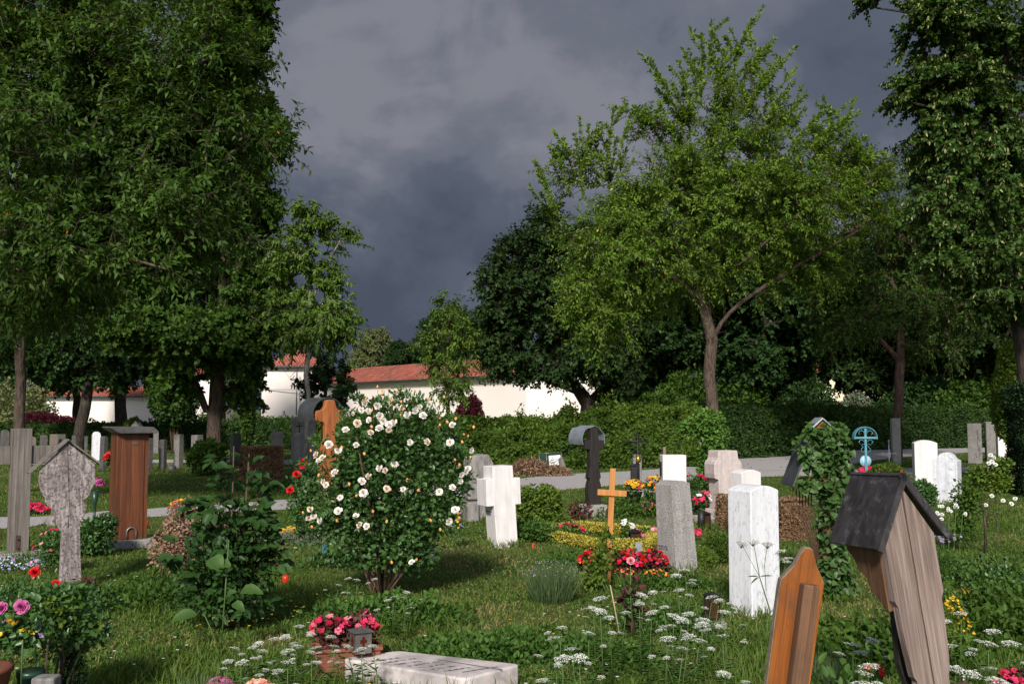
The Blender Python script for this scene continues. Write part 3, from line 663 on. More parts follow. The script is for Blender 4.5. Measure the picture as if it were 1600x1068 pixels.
mk('cherry_tree', 'broad bright green cherry tree with a straight grey brown trunk right of the centre', 1115, 30, 3,
   [(1114, 690), (1115, 640), (1112, 560), (1108, 500), (1100, 470), (1085, 440), (1080, 390), (1078, 320), (1072, 230), (1075, 170)],
   [[(1113, 520), (1130, 505), (1165, 470, -.3), (1230, 430, -.6), (1290, 395, -1), (1350, 360, -1.2)],
    [(1108, 490), (1112, 440, .4), (1120, 400, .8), (1160, 320, 1.4), (1210, 240, 1.8)],
    [(1100, 470), (1050, 430, -.7), (990, 400, -1), (930, 380, -1.2)],
    [(1085, 440), (1060, 380, .4), (990, 300, .6), (930, 270, .6), (890, 235, .6)],
    [(1078, 320), (1110, 240), (1150, 150), (1190, 90)],
    [(1112, 440, .4), (1180, 400, -1.5), (1260, 330, -2)]],
   [(1120, 345, 170, 78, 3.0, .3, 200), (1095, 425, 60, 26, 1, -.6, 16), (1110, 280, 140, 65, 2.6, 0, 105), (1250, 320, 100, 95, 2.4, -.4, 110), (960, 410, 85, 75, 2.2, -.4, 90), (1000, 340, 70, 55, 1.8, 0, 45),
    (1050, 455, 110, 34, 1.4, 2, 34), (945, 495, 50, 58, 1.5, -.6, 36), (1255, 425, 80, 40, 1.6, .8, 34), (1160, 215, 90, 45, 1.6, .2, 30, .8),
    (1120, 150, 45, 40, .9, .2, 5, 1.1), (1170, 150, 50, 40, 1, .4, 5, 1.1), (1215, 185, 42, 40, 1, .6, 6, .9), (1070, 190, 45, 35, .9, 0, 5, 1.0),
    (905, 275, 45, 35, .9, .5, 12, 1.1), (1010, 200, 42, 40, .8, .3, 11, .9), (1310, 235, 50, 45, 1.2, .4, 16, .7), (1350, 300, 45, 70, 1.4, .2, 40)],
   .18, CH, 'barkmid', 'leaf_cherry', free=.55, exp=.52, extra=('petal_yellow', .0015, .08, .04, 'yellowing_leaves'), shoots=SHOOTS)
# overhanging cherry at the left
mk('cherry_tree', 'large dark cherry tree overhanging the left graves with drooping branches', 25, 20, 7,
   [(27, 700), (26, 640), (27, 590), (26, 520), (20, 440), (0, 360), (-20, 250), (-40, 120)],
   [[(22, 470), (90, 380, -2.5), (150, 240, -4), (260, 120, -4.5), (360, 70, -4.5)], [(20, 440), (60, 330, -3), (170, 250, -4), (300, 195, -5), (380, 215, -5)],
    [(0, 360), (30, 200, -3), (60, 60, -4), (100, -60, -4)], [(22, 470), (60, 420, -4), (150, 400, -6), (250, 420, -6)], [(24, 500), (-60, 440, -2), (-160, 380, -3)]],
   [(230, 130, 150, 90, 2, -4.3, 120), (120, 250, 150, 90, 2.2, -4.6, 130), (285, 230, 100, 70, 1.5, -4.8, 60), (60, 100, 130, 110, 2.2, -4, 110), (150, 370, 140, 62, 1.8, -5, 90),
    (290, 350, 75, 55, 1.3, -5, 32), (-60, 300, 130, 130, 2.2, -4, 70), (20, 470, 130, 50, 2, -3.5, 60), (320, 70, 50, 60, 1.2, -4.5, 24), (110, -30, 220, 60, 2, -4, 70), (420, 225, 24, 24, .5, -5, 3)],
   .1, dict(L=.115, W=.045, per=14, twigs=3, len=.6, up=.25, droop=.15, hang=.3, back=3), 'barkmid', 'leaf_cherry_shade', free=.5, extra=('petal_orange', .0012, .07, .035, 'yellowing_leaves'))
# maple
mk('maple_tree', 'tall dense maple with thick forked trunk rising behind the leafy shrub', 335, 27, 13,
   [(335, 715), (333, 680), (334, 640), (336, 590), (340, 540), (343, 450), (340, 330), (345, 200), (350, 60), (352, -30)],
   [[(333, 655), (320, 640), (308, 610), (285, 570), (262, 540)], [(338, 570), (370, 520, -.8), (400, 470, -1)], [(343, 450), (380, 380), (410, 320)], [(345, 200), (380, 150), (400, 110)], [(343, 450), (280, 420, -1), (220, 400, -1)]],
   [(345, 30, 62, 60, 1.6, 0, 60), (375, 70, 30, 50, .9, -.3, 26), (350, 170, 65, 60, 1.6, 0, 60), (400, 215, 34, 50, .9, 0, 28), (345, 300, 75, 60, 1.7, 0, 60), (395, 320, 34, 45, 1, 0, 26),
    (330, 400, 70, 45, 1.6, 0, 44), (385, 440, 45, 45, 1.2, 0, 24), (290, 520, 90, 42, 1.8, -1, 90), (370, 535, 48, 44, 1.2, -.8, 44), (215, 510, 50, 45, 1.5, -.5, 44), (265, 592, 30, 42, .9, -.5, 26), (380, 600, 20, 40, .7, .5, 14), (240, 420, 60, 55, 1.5, 0, 40), (385, 10, 34, 30, .9, 0, 14)],
   .2, dict(L=.125, W=.115, per=15, twigs=5, len=.42, up=.25, droop=.1, hang=.2, shape='rhomb', back=2), 'barkmid', 'leaf_maple', free=.42)
# young tree with pale trunk
mk('young_tree', 'slender young tree with pale straight trunk in front of the corner pavilion', 478, 26.5, 21,
   [(478, 700), (477, 640), (478, 560), (479, 480), (477, 400), (475, 345)],
   [[(478, 570), (450, 590, -.2), (435, 570, -.3)], [(478, 520), (510, 500), (540, 480)], [(478, 520), (440, 480), (415, 450)], [(479, 480), (500, 420), (530, 370)]],
   [(480, 350, 34, 26, .5, 0, 16, .6), (520, 372, 26, 20, .4, 0, 8, .6), (455, 400, 36, 36, .7, 0, 22), (505, 420, 30, 36, .6, 0, 15), (440, 460, 38, 40, .8, 0, 24), (500, 490, 46, 36, .8, 0, 28), (450, 518, 40, 22, .7, 0, 20), (520, 515, 28, 28, .5, .2, 12), (425, 495, 24, 30, .6, 0, 12)],
   .065, dict(L=.14, W=.056, per=16, twigs=3, len=.5, up=.1, droop=.3, hang=.7, back=2, shape='oval'), 'barkpale', 'leaf_young', free=.35)
mk('bushy_tree', 'low bushy dark tree right behind the pale young trunk', 505, 33, 23,
   [(505, 690), (505, 660), (506, 630), (508, 600)], [], [(515, 582, 26, 18, .6, 0, 11), (490, 603, 26, 12, .6, 0, 7), (532, 612, 20, 20, .6, 0, 8), (508, 640, 14, 10, .4, 0, 3)],
   .07, dict(L=.14, W=.12, per=12, twigs=4, len=.35, up=.2, droop=.1, hang=.2), 'bark', 'leaf_dark', free=.3)
# airy young tree in front of the wall
mk('young_tree', 'airy light green young tree standing before the tiled roof', 700, 38, 29,
   [(700, 690), (700, 650), (699, 600), (700, 540), (702, 490)], [],
   [(700, 486, 24, 22, .6, 0, 12, .6), (700, 522, 36, 30, .8, 0, 20), (697, 568, 40, 34, .9, 0, 24), (672, 545, 24, 26, .7, 0, 9), (726, 545, 20, 30, .7, 0, 9), (704, 612, 24, 28, .7, 0, 14)],
   .07, dict(L=.16, W=.065, per=11, twigs=3, len=.5, up=.2, droop=.2, hang=.6, back=2), 'barkmid', 'leaf_young', free=.2)
# dark forked beech
mk('beech_tree', 'dark spreading beech with a low forked trunk in front of the cream wall end', 918, 46, 31,
   [(918, 670), (918, 650), (920, 632)],
   [[(920, 632), (945, 605), (960, 570), (965, 500), (950, 420)], [(919, 640), (905, 610), (880, 580), (860, 520), (850, 430)], [(905, 610), (850, 590), (800, 560), (770, 520)]],
   [(850, 390, 70, 50, 2.6, 0, 90), (820, 460, 75, 50, 3, 0, 90), (900, 470, 90, 70, 3.4, 0, 120), (780, 520, 48, 40, 2, 0, 46), (810, 560, 60, 26, 2.2, 0, 40), (880, 565, 80, 30, 3, 0, 70), (955, 560, 40, 60, 2, 0, 44), (790, 440, 34, 40, 1.6, 0, 26), (960, 620, 20, 22, 1, 0, 10), (860, 345, 26, 20, 1, 0, 10), (940, 400, 60, 60, 2, 0, 50)],
   .34, dict(L=.2, W=.13, per=12, twigs=4, len=.65, up=.1, droop=.15, hang=.25, back=2), 'bark', 'leaf_beech', free=.0)
# leaning dark trunk left
mk('leaning_tree', 'dark leaning tree between the weathered marker and the brown pillar', 122, 38, 37,
   [(122, 690), (126, 660), (134, 610), (142, 580), (150, 520), (160, 440)],
   [[(138, 590), (100, 570), (60, 580)], [(142, 580), (190, 560), (220, 580)]],
   [(60, 545, 70, 40, 2.4, 0, 55), (150, 520, 90, 55, 3, 0, 90), (210, 545, 50, 38, 2, 0, 40), (120, 578, 46, 20, 1.4, 0, 16), (185, 585, 30, 20, 1.2, 0, 12), (190, 430, 120, 60, 3, 0, 70)],
   .2, dict(L=.17, W=.14, per=12, twigs=4, len=.55, up=.1, droop=.15, hang=.3, back=2), 'bark', 'leaf_dark', free=.4)
# red-brown trunk right
mk('cherry_tree', 'dark cherry tree with a red brown forked trunk behind the blue iron cross', 1402, 33, 41,
   [(1402, 700), (1404, 650), (1408, 590), (1412, 540), (1418, 480), (1425, 440), (1440, 380)],
   [[(1408, 560), (1380, 530), (1372, 490), (1370, 440)], [(1418, 480), (1400, 440), (1395, 380)], [(1418, 480), (1460, 430), (1500, 390)]],
   [(1400, 340, 80, 60, 2.4, 0, 70), (1380, 270, 40, 34, 1.2, 0, 14, .5), (1450, 400, 80, 50, 2.4, 0, 66), (1330, 430, 70, 50, 2.2, 0, 60), (1430, 470, 90, 38, 2.6, -.5, 64), (1510, 480, 60, 60, 2.2, 0, 50), (1330, 510, 60, 34, 2, -.5, 34), (1460, 540, 50, 26, 1.6, 0, 20)],
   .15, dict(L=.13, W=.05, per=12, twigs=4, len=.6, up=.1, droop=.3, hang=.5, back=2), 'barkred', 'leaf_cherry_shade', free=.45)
# linden at the right edge
mk('linden_tree', 'tall flowering linden with creamy bracts at the right edge of the picture', 1614, 21, 43,
   [(1612, 720), (1610, 620), (1604, 540), (1590, 440), (1586, 300), (1590, 150), (1595, 0)],
   [[(1590, 440), (1540, 380, -.5), (1500, 340, -.8)], [(1586, 300), (1530, 230, -.5), (1470, 190, -.6)], [(1590, 150), (1520, 80), (1440, 20)], [(1590, 440), (1650, 380), (1700, 330)]],
   [(1478, 30, 40, 40, .9, -.2, 20), (1530, 60, 90, 60, 1.5, 0, 66), (1500, 150, 78, 50, 1.3, -.3, 56), (1462, 140, 30, 34, .7, -.3, 15), (1498, 225, 60, 42, 1.2, -.4, 42), (1560, 220, 70, 60, 1.4, 0, 54), (1520, 305, 78, 42, 1.3, -.4, 52), (1475, 330, 34, 40, .8, -.5, 15), (1600, 455, 80, 34, 1.2, -.4, 30), (1545, 385, 80, 36, 1.3, -.3, 44), (1495, 400, 42, 26, .9, -.5, 18),
    (1650, 120, 80, 120, 1.8, 0, 60), (1650, 340, 70, 90, 1.8, 0, 44), (1540, -50, 120, 50, 1.6, 0, 50), (1375, 2, 26, 10, .5, 0, 5)],
   .14, dict(L=.09, W=.08, per=19, twigs=4, len=.44, up=.1, droop=.25, hang=.5, back=2), 'bark', 'leaf_linden', free=.4, extra=('bract', .15, .1, .034, 'bracts'))

# generic woodland trees: three kinds, copied
def generic(kind, seed, label):
    k = dict(dense=('leaf_dark', 'bark', 9), mid=('leaf_beech', 'bark', 10), pale=('leaf_pale', 'bark', 10))[kind]
    h = 13
    rgl = np.random.default_rng(seed); lobes = [((0, 0, h*.62), (3.6, 3.4, h*.33), 150)]
    for i in range(9):
        a = i*2.4; z = h*(.34+.06*i); r = 3.0*(1-abs(i-3)/9); lobes.append(((math.cos(a)*r, math.sin(a)*r, z), (1.6, 1.6, 1.3), 28))
    trunk = [(0, 0, -.2), (.1, 0, 2), (-.1, .1, 4.5), (.1, 0, 8), (0, 0, 11)]
    th, n = tree('woodland_tree', label, (0, 0), seed, trunk, [[(0, 0, 3), (1.4, .4, 4.4), (2.6, .6, 6.5)], [(0, 0, 3.4), (-1.3, -.3, 5), (-2.4, 0, 7)]], lobes, .24,
                 dict(L=.21, W=.16, per=18, twigs=4, len=.8, up=.15, droop=.15, hang=.25, back=2), k[1], k[0], twig_geo=False, free=.25)
    return th
protos = {'dense': generic('dense', 51, 'x'), 'mid': generic('mid', 52, 'x'), 'pale': generic('pale', 53, 'x')}
used = set()
def wood(kind, px, D, h, sx, rz, label, group='woodland trees closing off the graveyard'):
    t = protos[kind] if kind not in used else copy_tree(protos[kind]); used.add(kind)
    t.location = (A(px, D), D, 0); s = h/13.6; t.scale = (sx*s, sx*s, s); t.rotation_euler = (0, 0, rz); tag(t, label, 'tree', group)
wl = [('dense', -60, 52, 15, 1.1, 'dense dark tree filling the far left edge behind the graves'),
      ('dense', 60, 62, 17, 1.15, 'dark tree behind the leftmost grey cross, above the low west wing'),
      ('mid', 190, 70, 18, 1.2, 'dark tree standing behind the leaning trunk and brown pillar'),
      ('mid', 345, 76, 19, .9, 'dark tree hidden behind the crown of the big maple'),
      ('pale', 583, 118, 12.6, .8, 'pale silvery green rounded tree beyond the tiled roof'),
      ('mid', 632, 116, 10.8, .95, 'low dark tree right of the pale silvery tree beyond the roof'),
      ('dense', 690, 112, 14, .85, 'dark tree beyond the roof behind the airy young tree'),
      ('mid', 742, 100, 13.5, .8, 'dark tree beyond the roof touching the forked beech'),
      ('dense', 1010, 62, 12, 1.1, 'dark tree right of the cream wall end, under the bright cherry'),
      ('mid', 1095, 56, 12.5, 1.1, 'dark tree directly behind the bright cherry trunk'),
      ('dense', 1180, 52, 13, 1.15, 'dark tree just right of the bright cherry trunk'),
      ('mid', 1262, 60, 13.5, 1.0, 'dark tree left of the yellow house glimpse'),
      ('dense', 1345, 64, 14.5, .75, 'dark tree standing between the two glimpses of yellow house'),
      ('mid', 1440, 58, 13, .95, 'dark tree right of the red brown trunk'),
      ('dense', 1530, 50, 13, 1.0, 'dark tree behind the grey pillars at the right hedge'),
      ('mid', 1640, 44, 15, 1.1, 'dark tree at the right edge behind the linden'),
      ('dense', 1400, 86, 14, 1.3, 'far dark tree behind the gap right of the red brown trunk'), ('mid', 1500, 78, 13, 1.3, 'far dark tree filling the gap above the hedge near the grey pillars'),
      ('dense', 1590, 70, 14, 1.3, 'far dark tree behind the linden trunk'), ('mid', 1230, 88, 15, 1.2, 'far dark tree filling the gap left of the yellow house'),
      ('dense', 120, 88, 14, 1.3, 'far dark tree right behind the low west wing roof'), ('mid', -20, 80, 15, 1.2, 'far dark tree at the left edge beyond the west wing'), ('dense', 290, 118, 15, 1.2, 'far dark tree beyond the west pavilion roof'),
      ('dense', -330, 58, 15, 1.3, 'dark tree well beyond the left edge behind the hedge'), ('mid', -620, 52, 14, 1.3, 'dark tree farthest beyond the left edge'), ('mid', -180, 66, 16, 1.2, 'dark tree just beyond the left edge behind the west wing'), ('dense', 1800, 46, 14, 1.3, 'dark tree beyond the right edge of the picture'), ('mid', 2050, 44, 14, 1.3, 'dark tree farthest beyond the right edge'),
      ('dense', 880, 88, 11, .9, 'dark tree over the cream wall end behind the beech'),
      ('mid', 975, 74, 13, .9, 'dark tree immediately behind the corner of the cream wall')]
for i, (k, px, D, h, sx, lb) in enumerate(wl): wood(k, px, D, h, sx, i*1.7, lb)

# ---------------------------------------------------------------- leafy volumes: bushes, hedges, ground cover
def leafy(name, label, cat, loc, lobes, n, L, Wd, mat, shape='oval', parent=None, group=None, up=.35, surf=.5, stems=0, stemmat='stembrown', kind=None, seed=0, rz=0, low=.0, sw=.006, flat=0):
    """lobes: (cx,cy,cz,rx,ry,rz[,weight]) local metres"""
    rg = np.random.default_rng(seed or abs(hash(name+str(len(bpy.data.objects)))) % 99999)
    th = parent or thing(name, label, cat, loc, rz, group)
    if kind: th['kind'] = kind
    w = np.array([(l[6] if len(l) > 6 else (l[3]*l[4]*l[5])**.6667) for l in lobes]); w = w/w.sum()
    li = rg.choice(len(lobes), n, p=w); Lb = np.array([l[:6] for l in lobes])[li]
    v = nrm(rg.normal(size=(n, 3))); rad = rg.random(n)**surf
    rad = rad*(1+.14*np.sin(v[:, 0]*7+li)*np.cos(v[:, 2]*6+li*2))
    P = Lb[:, :3]+v*rad[:, None]*Lb[:, 3:]; k = P[:, 2] > low; P = P[k]; v = v[k]; m = len(P)
    D = nrm(v*.7+rg.normal(0, .6, (m, 3))+[0, 0, up]); N = nrm(v*.6+rg.normal(0, .5, (m, 3))+[0, 0, .9+flat])
    sc = .65+.6*rg.random(m)
    f = Fol(shape); f.add(P, D, N, L*sc, Wd*sc, np.clip(.2+.5*rg.random(m)+.3*(vnoise(P[:, 0]*3, P[:, 2]*3, 1.7, seed+3)-.3), 0, 1))
    o = f.build('foliage', M[mat], th)
    if stems:
        mb = MB()
        for i in range(stems):
            l = lobes[rg.integers(len(lobes))]; q = Vector(l[:3])+Vector(rg.normal(0, .35, 3))*min(l[3:5])
            b = Vector((rg.normal(0, .04), rg.normal(0, .04), -.02)); mid = b.lerp(q, .5)+Vector((rg.normal(0, .03), rg.normal(0, .03), .05))
            mb.tube([b, mid, q], [sw*1.6, sw*1.2, sw*.6], 5)
        mb.build('stems', M[stemmat], th)
    return th
def hedge(name, label, pts, top, thick, n, L, Wd, mat, wob=.12, spike=.0, group=None, seed=1, core='leaf_yew', kind=None):
    """clipped hedge along pts (x,y of the front foot); top = height or list of heights"""
    rg = np.random.default_rng(seed); th = thing(name, label, 'hedge', (pts[0][0], pts[0][1], 0), 0, group)
    P = np.array(pts, float)-np.array(pts[0]); seg = np.linalg.norm(np.diff(P, axis=0), axis=1); cum = np.r_[0, np.cumsum(seg)]; Lt = cum[-1]
    tops = np.array(top if hasattr(top, '__len__') else [top]*len(pts), float)
    def at(s):
        x = np.interp(s, cum, P[:, 0]); y = np.interp(s, cum, P[:, 1]); return x, y, np.interp(s, cum, tops)
    s = rg.random(n)*Lt; x, y, h = at(s); x2, y2, _ = at(np.minimum(s+.05, Lt)); x1, y1, _ = at(np.maximum(s-.05, 0))
    d = nrm(np.stack([x2-x1, y2-y1], 1)); nx, ny = d[:, 1], -d[:, 0]          # normal towards the camera
    kind_ = rg.random(n); front = kind_ < .6; topm = (kind_ >= .6) & (kind_ < .9)
    z = np.where(topm, h, h*rg.random(n)**.9); off = np.where(front, 0, np.where(topm, rg.random(n)*thick, thick))
    wv = (vnoise(s, z, 1.3, seed)-.5)*wob*2+(vnoise(s, z, 4, seed+2)-.5)*wob*1.6; inn = rg.random(n)**2*.16
    sg = np.where(front, 1, np.where(topm, 0, -1))
    px = x-nx*off+nx*sg*(wv-inn); py = y-ny*off+ny*sg*(wv-inn); pz = z+np.where(topm, wv*.7-inn+spike*(vnoise(s, off, 2.5, seed+5)**3)*rg.random(n)*2, 0)
    Nrm = np.stack([nx*sg, ny*sg, np.where(topm, 1, .25)], 1)
    D = nrm(Nrm*.35+rg.normal(0, .6, (n, 3))+np.array([0, 0, .35])); N = nrm(Nrm+rg.normal(0, .45, (n, 3)))
    sc = .6+.7*rg.random(n)
    f = Fol('rhomb'); f.add(np.stack([px, py, pz], 1), D, N, L*sc, Wd*sc, np.clip(.5+.5*(vnoise(s, z, 1.1, seed+7)-.5)+rg.normal(0, .17, n), 0, 1)); f.build('foliage', M[mat], th)
    # twiggy inner body
    m = int(n*.25); s = rg.random(m)*Lt; x, y, h = at(s); o = .15+rg.random(m)*(thick-.3); z = rg.random(m)*(h-.14)
    x2, y2, _ = at(np.minimum(s+.05, Lt)); x1, y1, _ = at(np.maximum(s-.05, 0)); d = nrm(np.stack([x2-x1, y2-y1], 1))
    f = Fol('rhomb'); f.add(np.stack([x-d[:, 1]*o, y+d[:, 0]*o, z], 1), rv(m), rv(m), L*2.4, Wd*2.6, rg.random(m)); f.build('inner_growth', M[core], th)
    return th
def hp(*l): return [(A(px, DY(py)), DY(py)) for px, py in l]
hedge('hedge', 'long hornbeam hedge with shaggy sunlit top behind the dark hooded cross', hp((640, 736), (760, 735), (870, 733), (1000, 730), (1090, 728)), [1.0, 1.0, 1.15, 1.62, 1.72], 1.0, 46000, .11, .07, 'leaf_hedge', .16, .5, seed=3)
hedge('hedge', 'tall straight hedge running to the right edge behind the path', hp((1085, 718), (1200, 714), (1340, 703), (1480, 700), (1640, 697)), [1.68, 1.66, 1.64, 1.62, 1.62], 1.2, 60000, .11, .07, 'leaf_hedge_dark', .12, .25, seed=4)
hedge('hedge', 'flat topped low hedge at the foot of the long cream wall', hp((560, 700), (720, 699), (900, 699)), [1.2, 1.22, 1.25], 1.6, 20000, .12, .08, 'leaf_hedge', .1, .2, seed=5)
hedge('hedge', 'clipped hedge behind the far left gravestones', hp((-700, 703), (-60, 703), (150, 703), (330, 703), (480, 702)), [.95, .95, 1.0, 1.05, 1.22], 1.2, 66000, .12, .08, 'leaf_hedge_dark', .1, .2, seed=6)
hedge('hedge', 'looser light green hedge below the corner pavilion wall', hp((300, 692), (420, 692), (560, 693)), [.95, 1.02, 1.05], 1.2, 16000, .13, .09, 'leaf_hedge', .25, .5, seed=7)
hedge('hedge', 'dark clipped yew hedge closing the right edge of the picture', [(A(1568, 20), 20), (A(1600, 19), 19), (A(1680, 17.5), 17.5)], [2.05, 2.1, 2.1], 1.2, 26000, .06, .03, 'leaf_yew', .1, .05, seed=8)
leafy('shrub', 'bright yellow green shrub climbing above the yew hedge at the right edge', 'shrub', base(1578, 24), [(0, 0, 1.8, .35, .5, 1.0), (.1, 0, 2.6, .3, .4, .7)], 9000, .08, .055, 'leaf_bright', seed=60, stems=4)
# brown beech blocks
hedge('brown_hedge_block', 'square clipped block of brown dead beech hedge on the left lawn', hp((382, 752), (442, 750)), [.78, .78], .55, 9000, .055, .035, 'leaf_brownhedge', .05, .05, seed=9, core='leaf_brownhedge')
hedge('brown_hedge_block', 'low brown hedge block right of the tall marble stele', hp((1221, 843), (1262, 842)), [.46, .46], .45, 9000, .035, .022, 'leaf_brownhedge', .05, .05, seed=10, core='leaf_brownhedge')
hedge('brown_hedge_block', 'narrow brown hedge block between the rose sandstone cross and the marble stele', hp((1128, 826), (1148, 826)), [.46, .46], .4, 4000, .035, .022, 'leaf_brownhedge', .05, .05, seed=12, core='leaf_brownhedge')
# understorey behind the hedge
us = [(990, 60, 4.2, 2.0, 'leaf_hedge_dark', 'green bush right beside the corner of the cream wall'), (1035, 48, 2.6, 1.6, 'leaf_maple', 'sunlit green bush behind the hedge left of the cherry trunk'),
      (1075, 52, 3.9, 1.6, 'leaf_maple', 'broad dark bush immediately left of the cherry trunk'), (1150, 50, 3.4, 1.7, 'leaf_maple', 'broad dark bush immediately right of the cherry trunk'),
      (1215, 54, 4.0, 1.9, 'leaf_dark', 'dark bush behind the hedge left of the ivy covered cross'), (1262, 50, 3.2, 1.5, 'leaf_dark', 'light green bush behind the hedge above the ivy covered cross'),
      (1338, 56, 2.6, 1.0, 'leaf_silver', 'low grey green rounded bush between the two glimpses of yellow house'), (1450, 48, 3.2, 2.2, 'leaf_dark', 'dark bush behind the hedge right of the red brown trunk'),
      (1410, 66, 3.8, 3.0, 'leaf_dark', 'broad dark bush far behind the hedge right of the yellow house'), (1500, 64, 4.2, 3.2, 'leaf_dark', 'broad dark bush far behind the hedge by the grey pillars'), (1590, 60, 4.5, 3.2, 'leaf_dark', 'broad dark bush far behind the hedge at the right edge'),
      (1530, 46, 3.2, 2.0, 'leaf_maple', 'dark bush behind the grey pillars near the right edge'), (735, 66, 2.6, .8, 'leaf_purple', 'small dark purple bush before the cream wall right of the airy young tree'),
      (10, 50, 3.2, 2.2, 'leaf_pale', 'pale grey green bush at the far left edge behind the graves')]
for i, (px, D, h, r, m, lb) in enumerate(us):
    leafy('bush', lb, 'bush', base(px, D), [(0, 0, h*.5, r, r, h*.5), (r*.5, -.3, h*.35, r*.7, r*.7, h*.35), (-r*.5, .2, h*.4, r*.7, r*.7, h*.4)], 11000, .17, .13, m, 'rhomb', seed=70+i, stems=5, sw=.03, group='bushes behind the hedges')
leafy('red_maple_bush', 'low spreading dark red japanese maple behind the far left graves', 'bush', base(75, 47), [(-.5, 0, 1.25, .9, .6, .3), (.6, 0, 1.1, .8, .5, .25), (0, 0, .8, 1.1, .6, .3)], 9000, .1, .05, 'leaf_purple', 'rhomb', seed=90, stems=7, sw=.02)
leafy('small_tree', 'small round dark tree with slim stem between far left graves and the maple trunk', 'tree', base(270, 38), [(0, 0, 1.9, .9, .8, .9), (-.3, 0, 2.6, .6, .6, .7)], 10000, .13, .11, 'leaf_dark', 'rhomb', seed=91, stems=4, sw=.03)
leafy('ivy_column', 'narrow column of dark climbing leaves right of the maple trunk', 'climbing plant', base(386, 36), [(0, 0, 2.0, .22, .3, 1.8), (0, 0, 3.2, .2, .3, .7)], 9000, .12, .1, 'leaf_maple', 'rhomb', seed=92, stems=3, sw=.03)
print('LEAVES', sum(COUNT.values()), COUNT)
# ================================================================ gravestones and markers
def arc(w, h, rise, n=10):      # rectangle with a segmental top, ccw seen from the front
    pts = [(-w/2, 0), (w/2, 0)]
    for i in range(n+1):
        t = i/n; pts.append((w/2-w*t, h-rise+rise*math.sin(math.pi*t) if rise < w*.3 else h-rise+rise*math.sqrt(max(0, 1-(2*t-1)**2))))
    return pts
SHAPES = {
    'flat': lambda w, h: [(-w/2, 0), (w/2, 0), (w/2, h), (-w/2, h)],
    'segment': lambda w, h: arc(w, h, w*.13),
    'round': lambda w, h: arc(w, h, w*.5),
    'gable': lambda w, h: [(-w/2, 0), (w/2, 0), (w/2, h-w*.2), (0, h), (-w/2, h-w*.2)],
    'taper': lambda w, h: [(-w*.56, 0), (w*.56, 0), (w*.42, h*.97), (w*.2, h), (-w*.2, h), (-w*.42, h*.97)],
    'shoulder': lambda w, h: [(-w*.47, 0), (w*.47, 0), (w*.5, h*.84), (w*.36, h*.87), (w*.24, h*.95), (w*.1, h*.99), (0, h), (-w*.1, h*.99), (-w*.24, h*.95), (-w*.36, h*.87), (-w*.5, h*.84)],
}
def stone(name, label, x0, x1, top, D, side, r, shape, mat, cat='gravestone', base_h=0, group=None, tilt=(0, 0), bevel=.008, cap=None, sign=1):
    """apparent px span x0..x1, of which `side` px is the narrow face; r = yaw seen from the camera in degrees"""
    u = D/F; front = (x1-x0)-side; w = front*u/math.cos(R(r)); d = side*u/max(.12, math.sin(R(abs(r)))) if side else .12
    px = (x0+x1)/2; h = Z(top, D)
    th = thing(name, label, cat, (A(px, D), D), rel(r, px), group, tilt)
    if base_h:
        m = MB(); m.box(0, 0, base_h/2-.03, w*1.35, d*1.5, base_h+.06); m.build('plinth', M[mat], th, bevel)
    m = MB(); o = SHAPES[shape](w, h-base_h); m.prism([(a, b+base_h-(.05 if not base_h and b == 0 else 0)) for a, b in o], -d/2, d/2); m.build('slab', M[mat], th, bevel)
    if cap:
        m = MB(); m.box(0, 0, h+cap*.2, w*1.14, d*1.14, cap); m.box(0, 0, h+cap*.7+cap*.3, w*1.14, d*1.14, cap*.6, top=(.55, .55)); m.build('cap', M[mat], th, .004)
    th['_w'] = w; th['_d'] = d; th['_h'] = h
    return th
def glyphs(th, face, x0, z0, wd, rows, rowh, mat='ink', seed=1, density=.8, ch=None, name='lettering', origin=None):
    """rows of small carved characters: short strokes proud of the face (local x/z plane, facing -y)"""
    rg = random.Random(seed); m = MB(); ch = ch or rowh*.55; cw = ch*.62
    for r_ in range(rows):
        z = z0-r_*rowh; x = x0+rg.uniform(0, cw); end = x0+wd*rg.uniform(.7, 1)
        while x < end:
            if rg.random() > density: x += cw; continue
            k = rg.randint(0, 5); t = ch*.14
            def st(ax, az, bx, bz):
                L_ = math.hypot(bx-ax, bz-az); a = math.atan2(bz-az, bx-ax)
                m.box(x+(ax+bx)/2*cw, 0, z+(az+bz)/2*ch, math.hypot((bx-ax)*cw, (bz-az)*ch)+t, .002, t, Matrix.Rotation(-math.atan2((bz-az)*ch, (bx-ax)*cw), 3, 'Y'))
            for a in {0: [(.1, 0, .1, 1), (.1, 1, .7, .9), (.1, .5, .6, .5)], 1: [(.1, 0, .4, 1), (.4, 1, .75, 0)], 2: [(.1, 0, .1, 1), (.7, 0, .7, 1), (.1, 1, .7, 0)], 3: [(.1, 0, .1, 1), (.1, 0, .65, 0)],
                      4: [(.1, 0, .1, 1), (.7, 0, .7, 1), (.1, .5, .7, .5)], 5: [(.1, 0, .1, 1), (.1, 1, .65, 1), (.1, .5, .5, .5), (.1, 0, .65, 0)]}[k]: st(*a)
            x += cw*1.15
    o = m.build(name, M[mat], th); return o

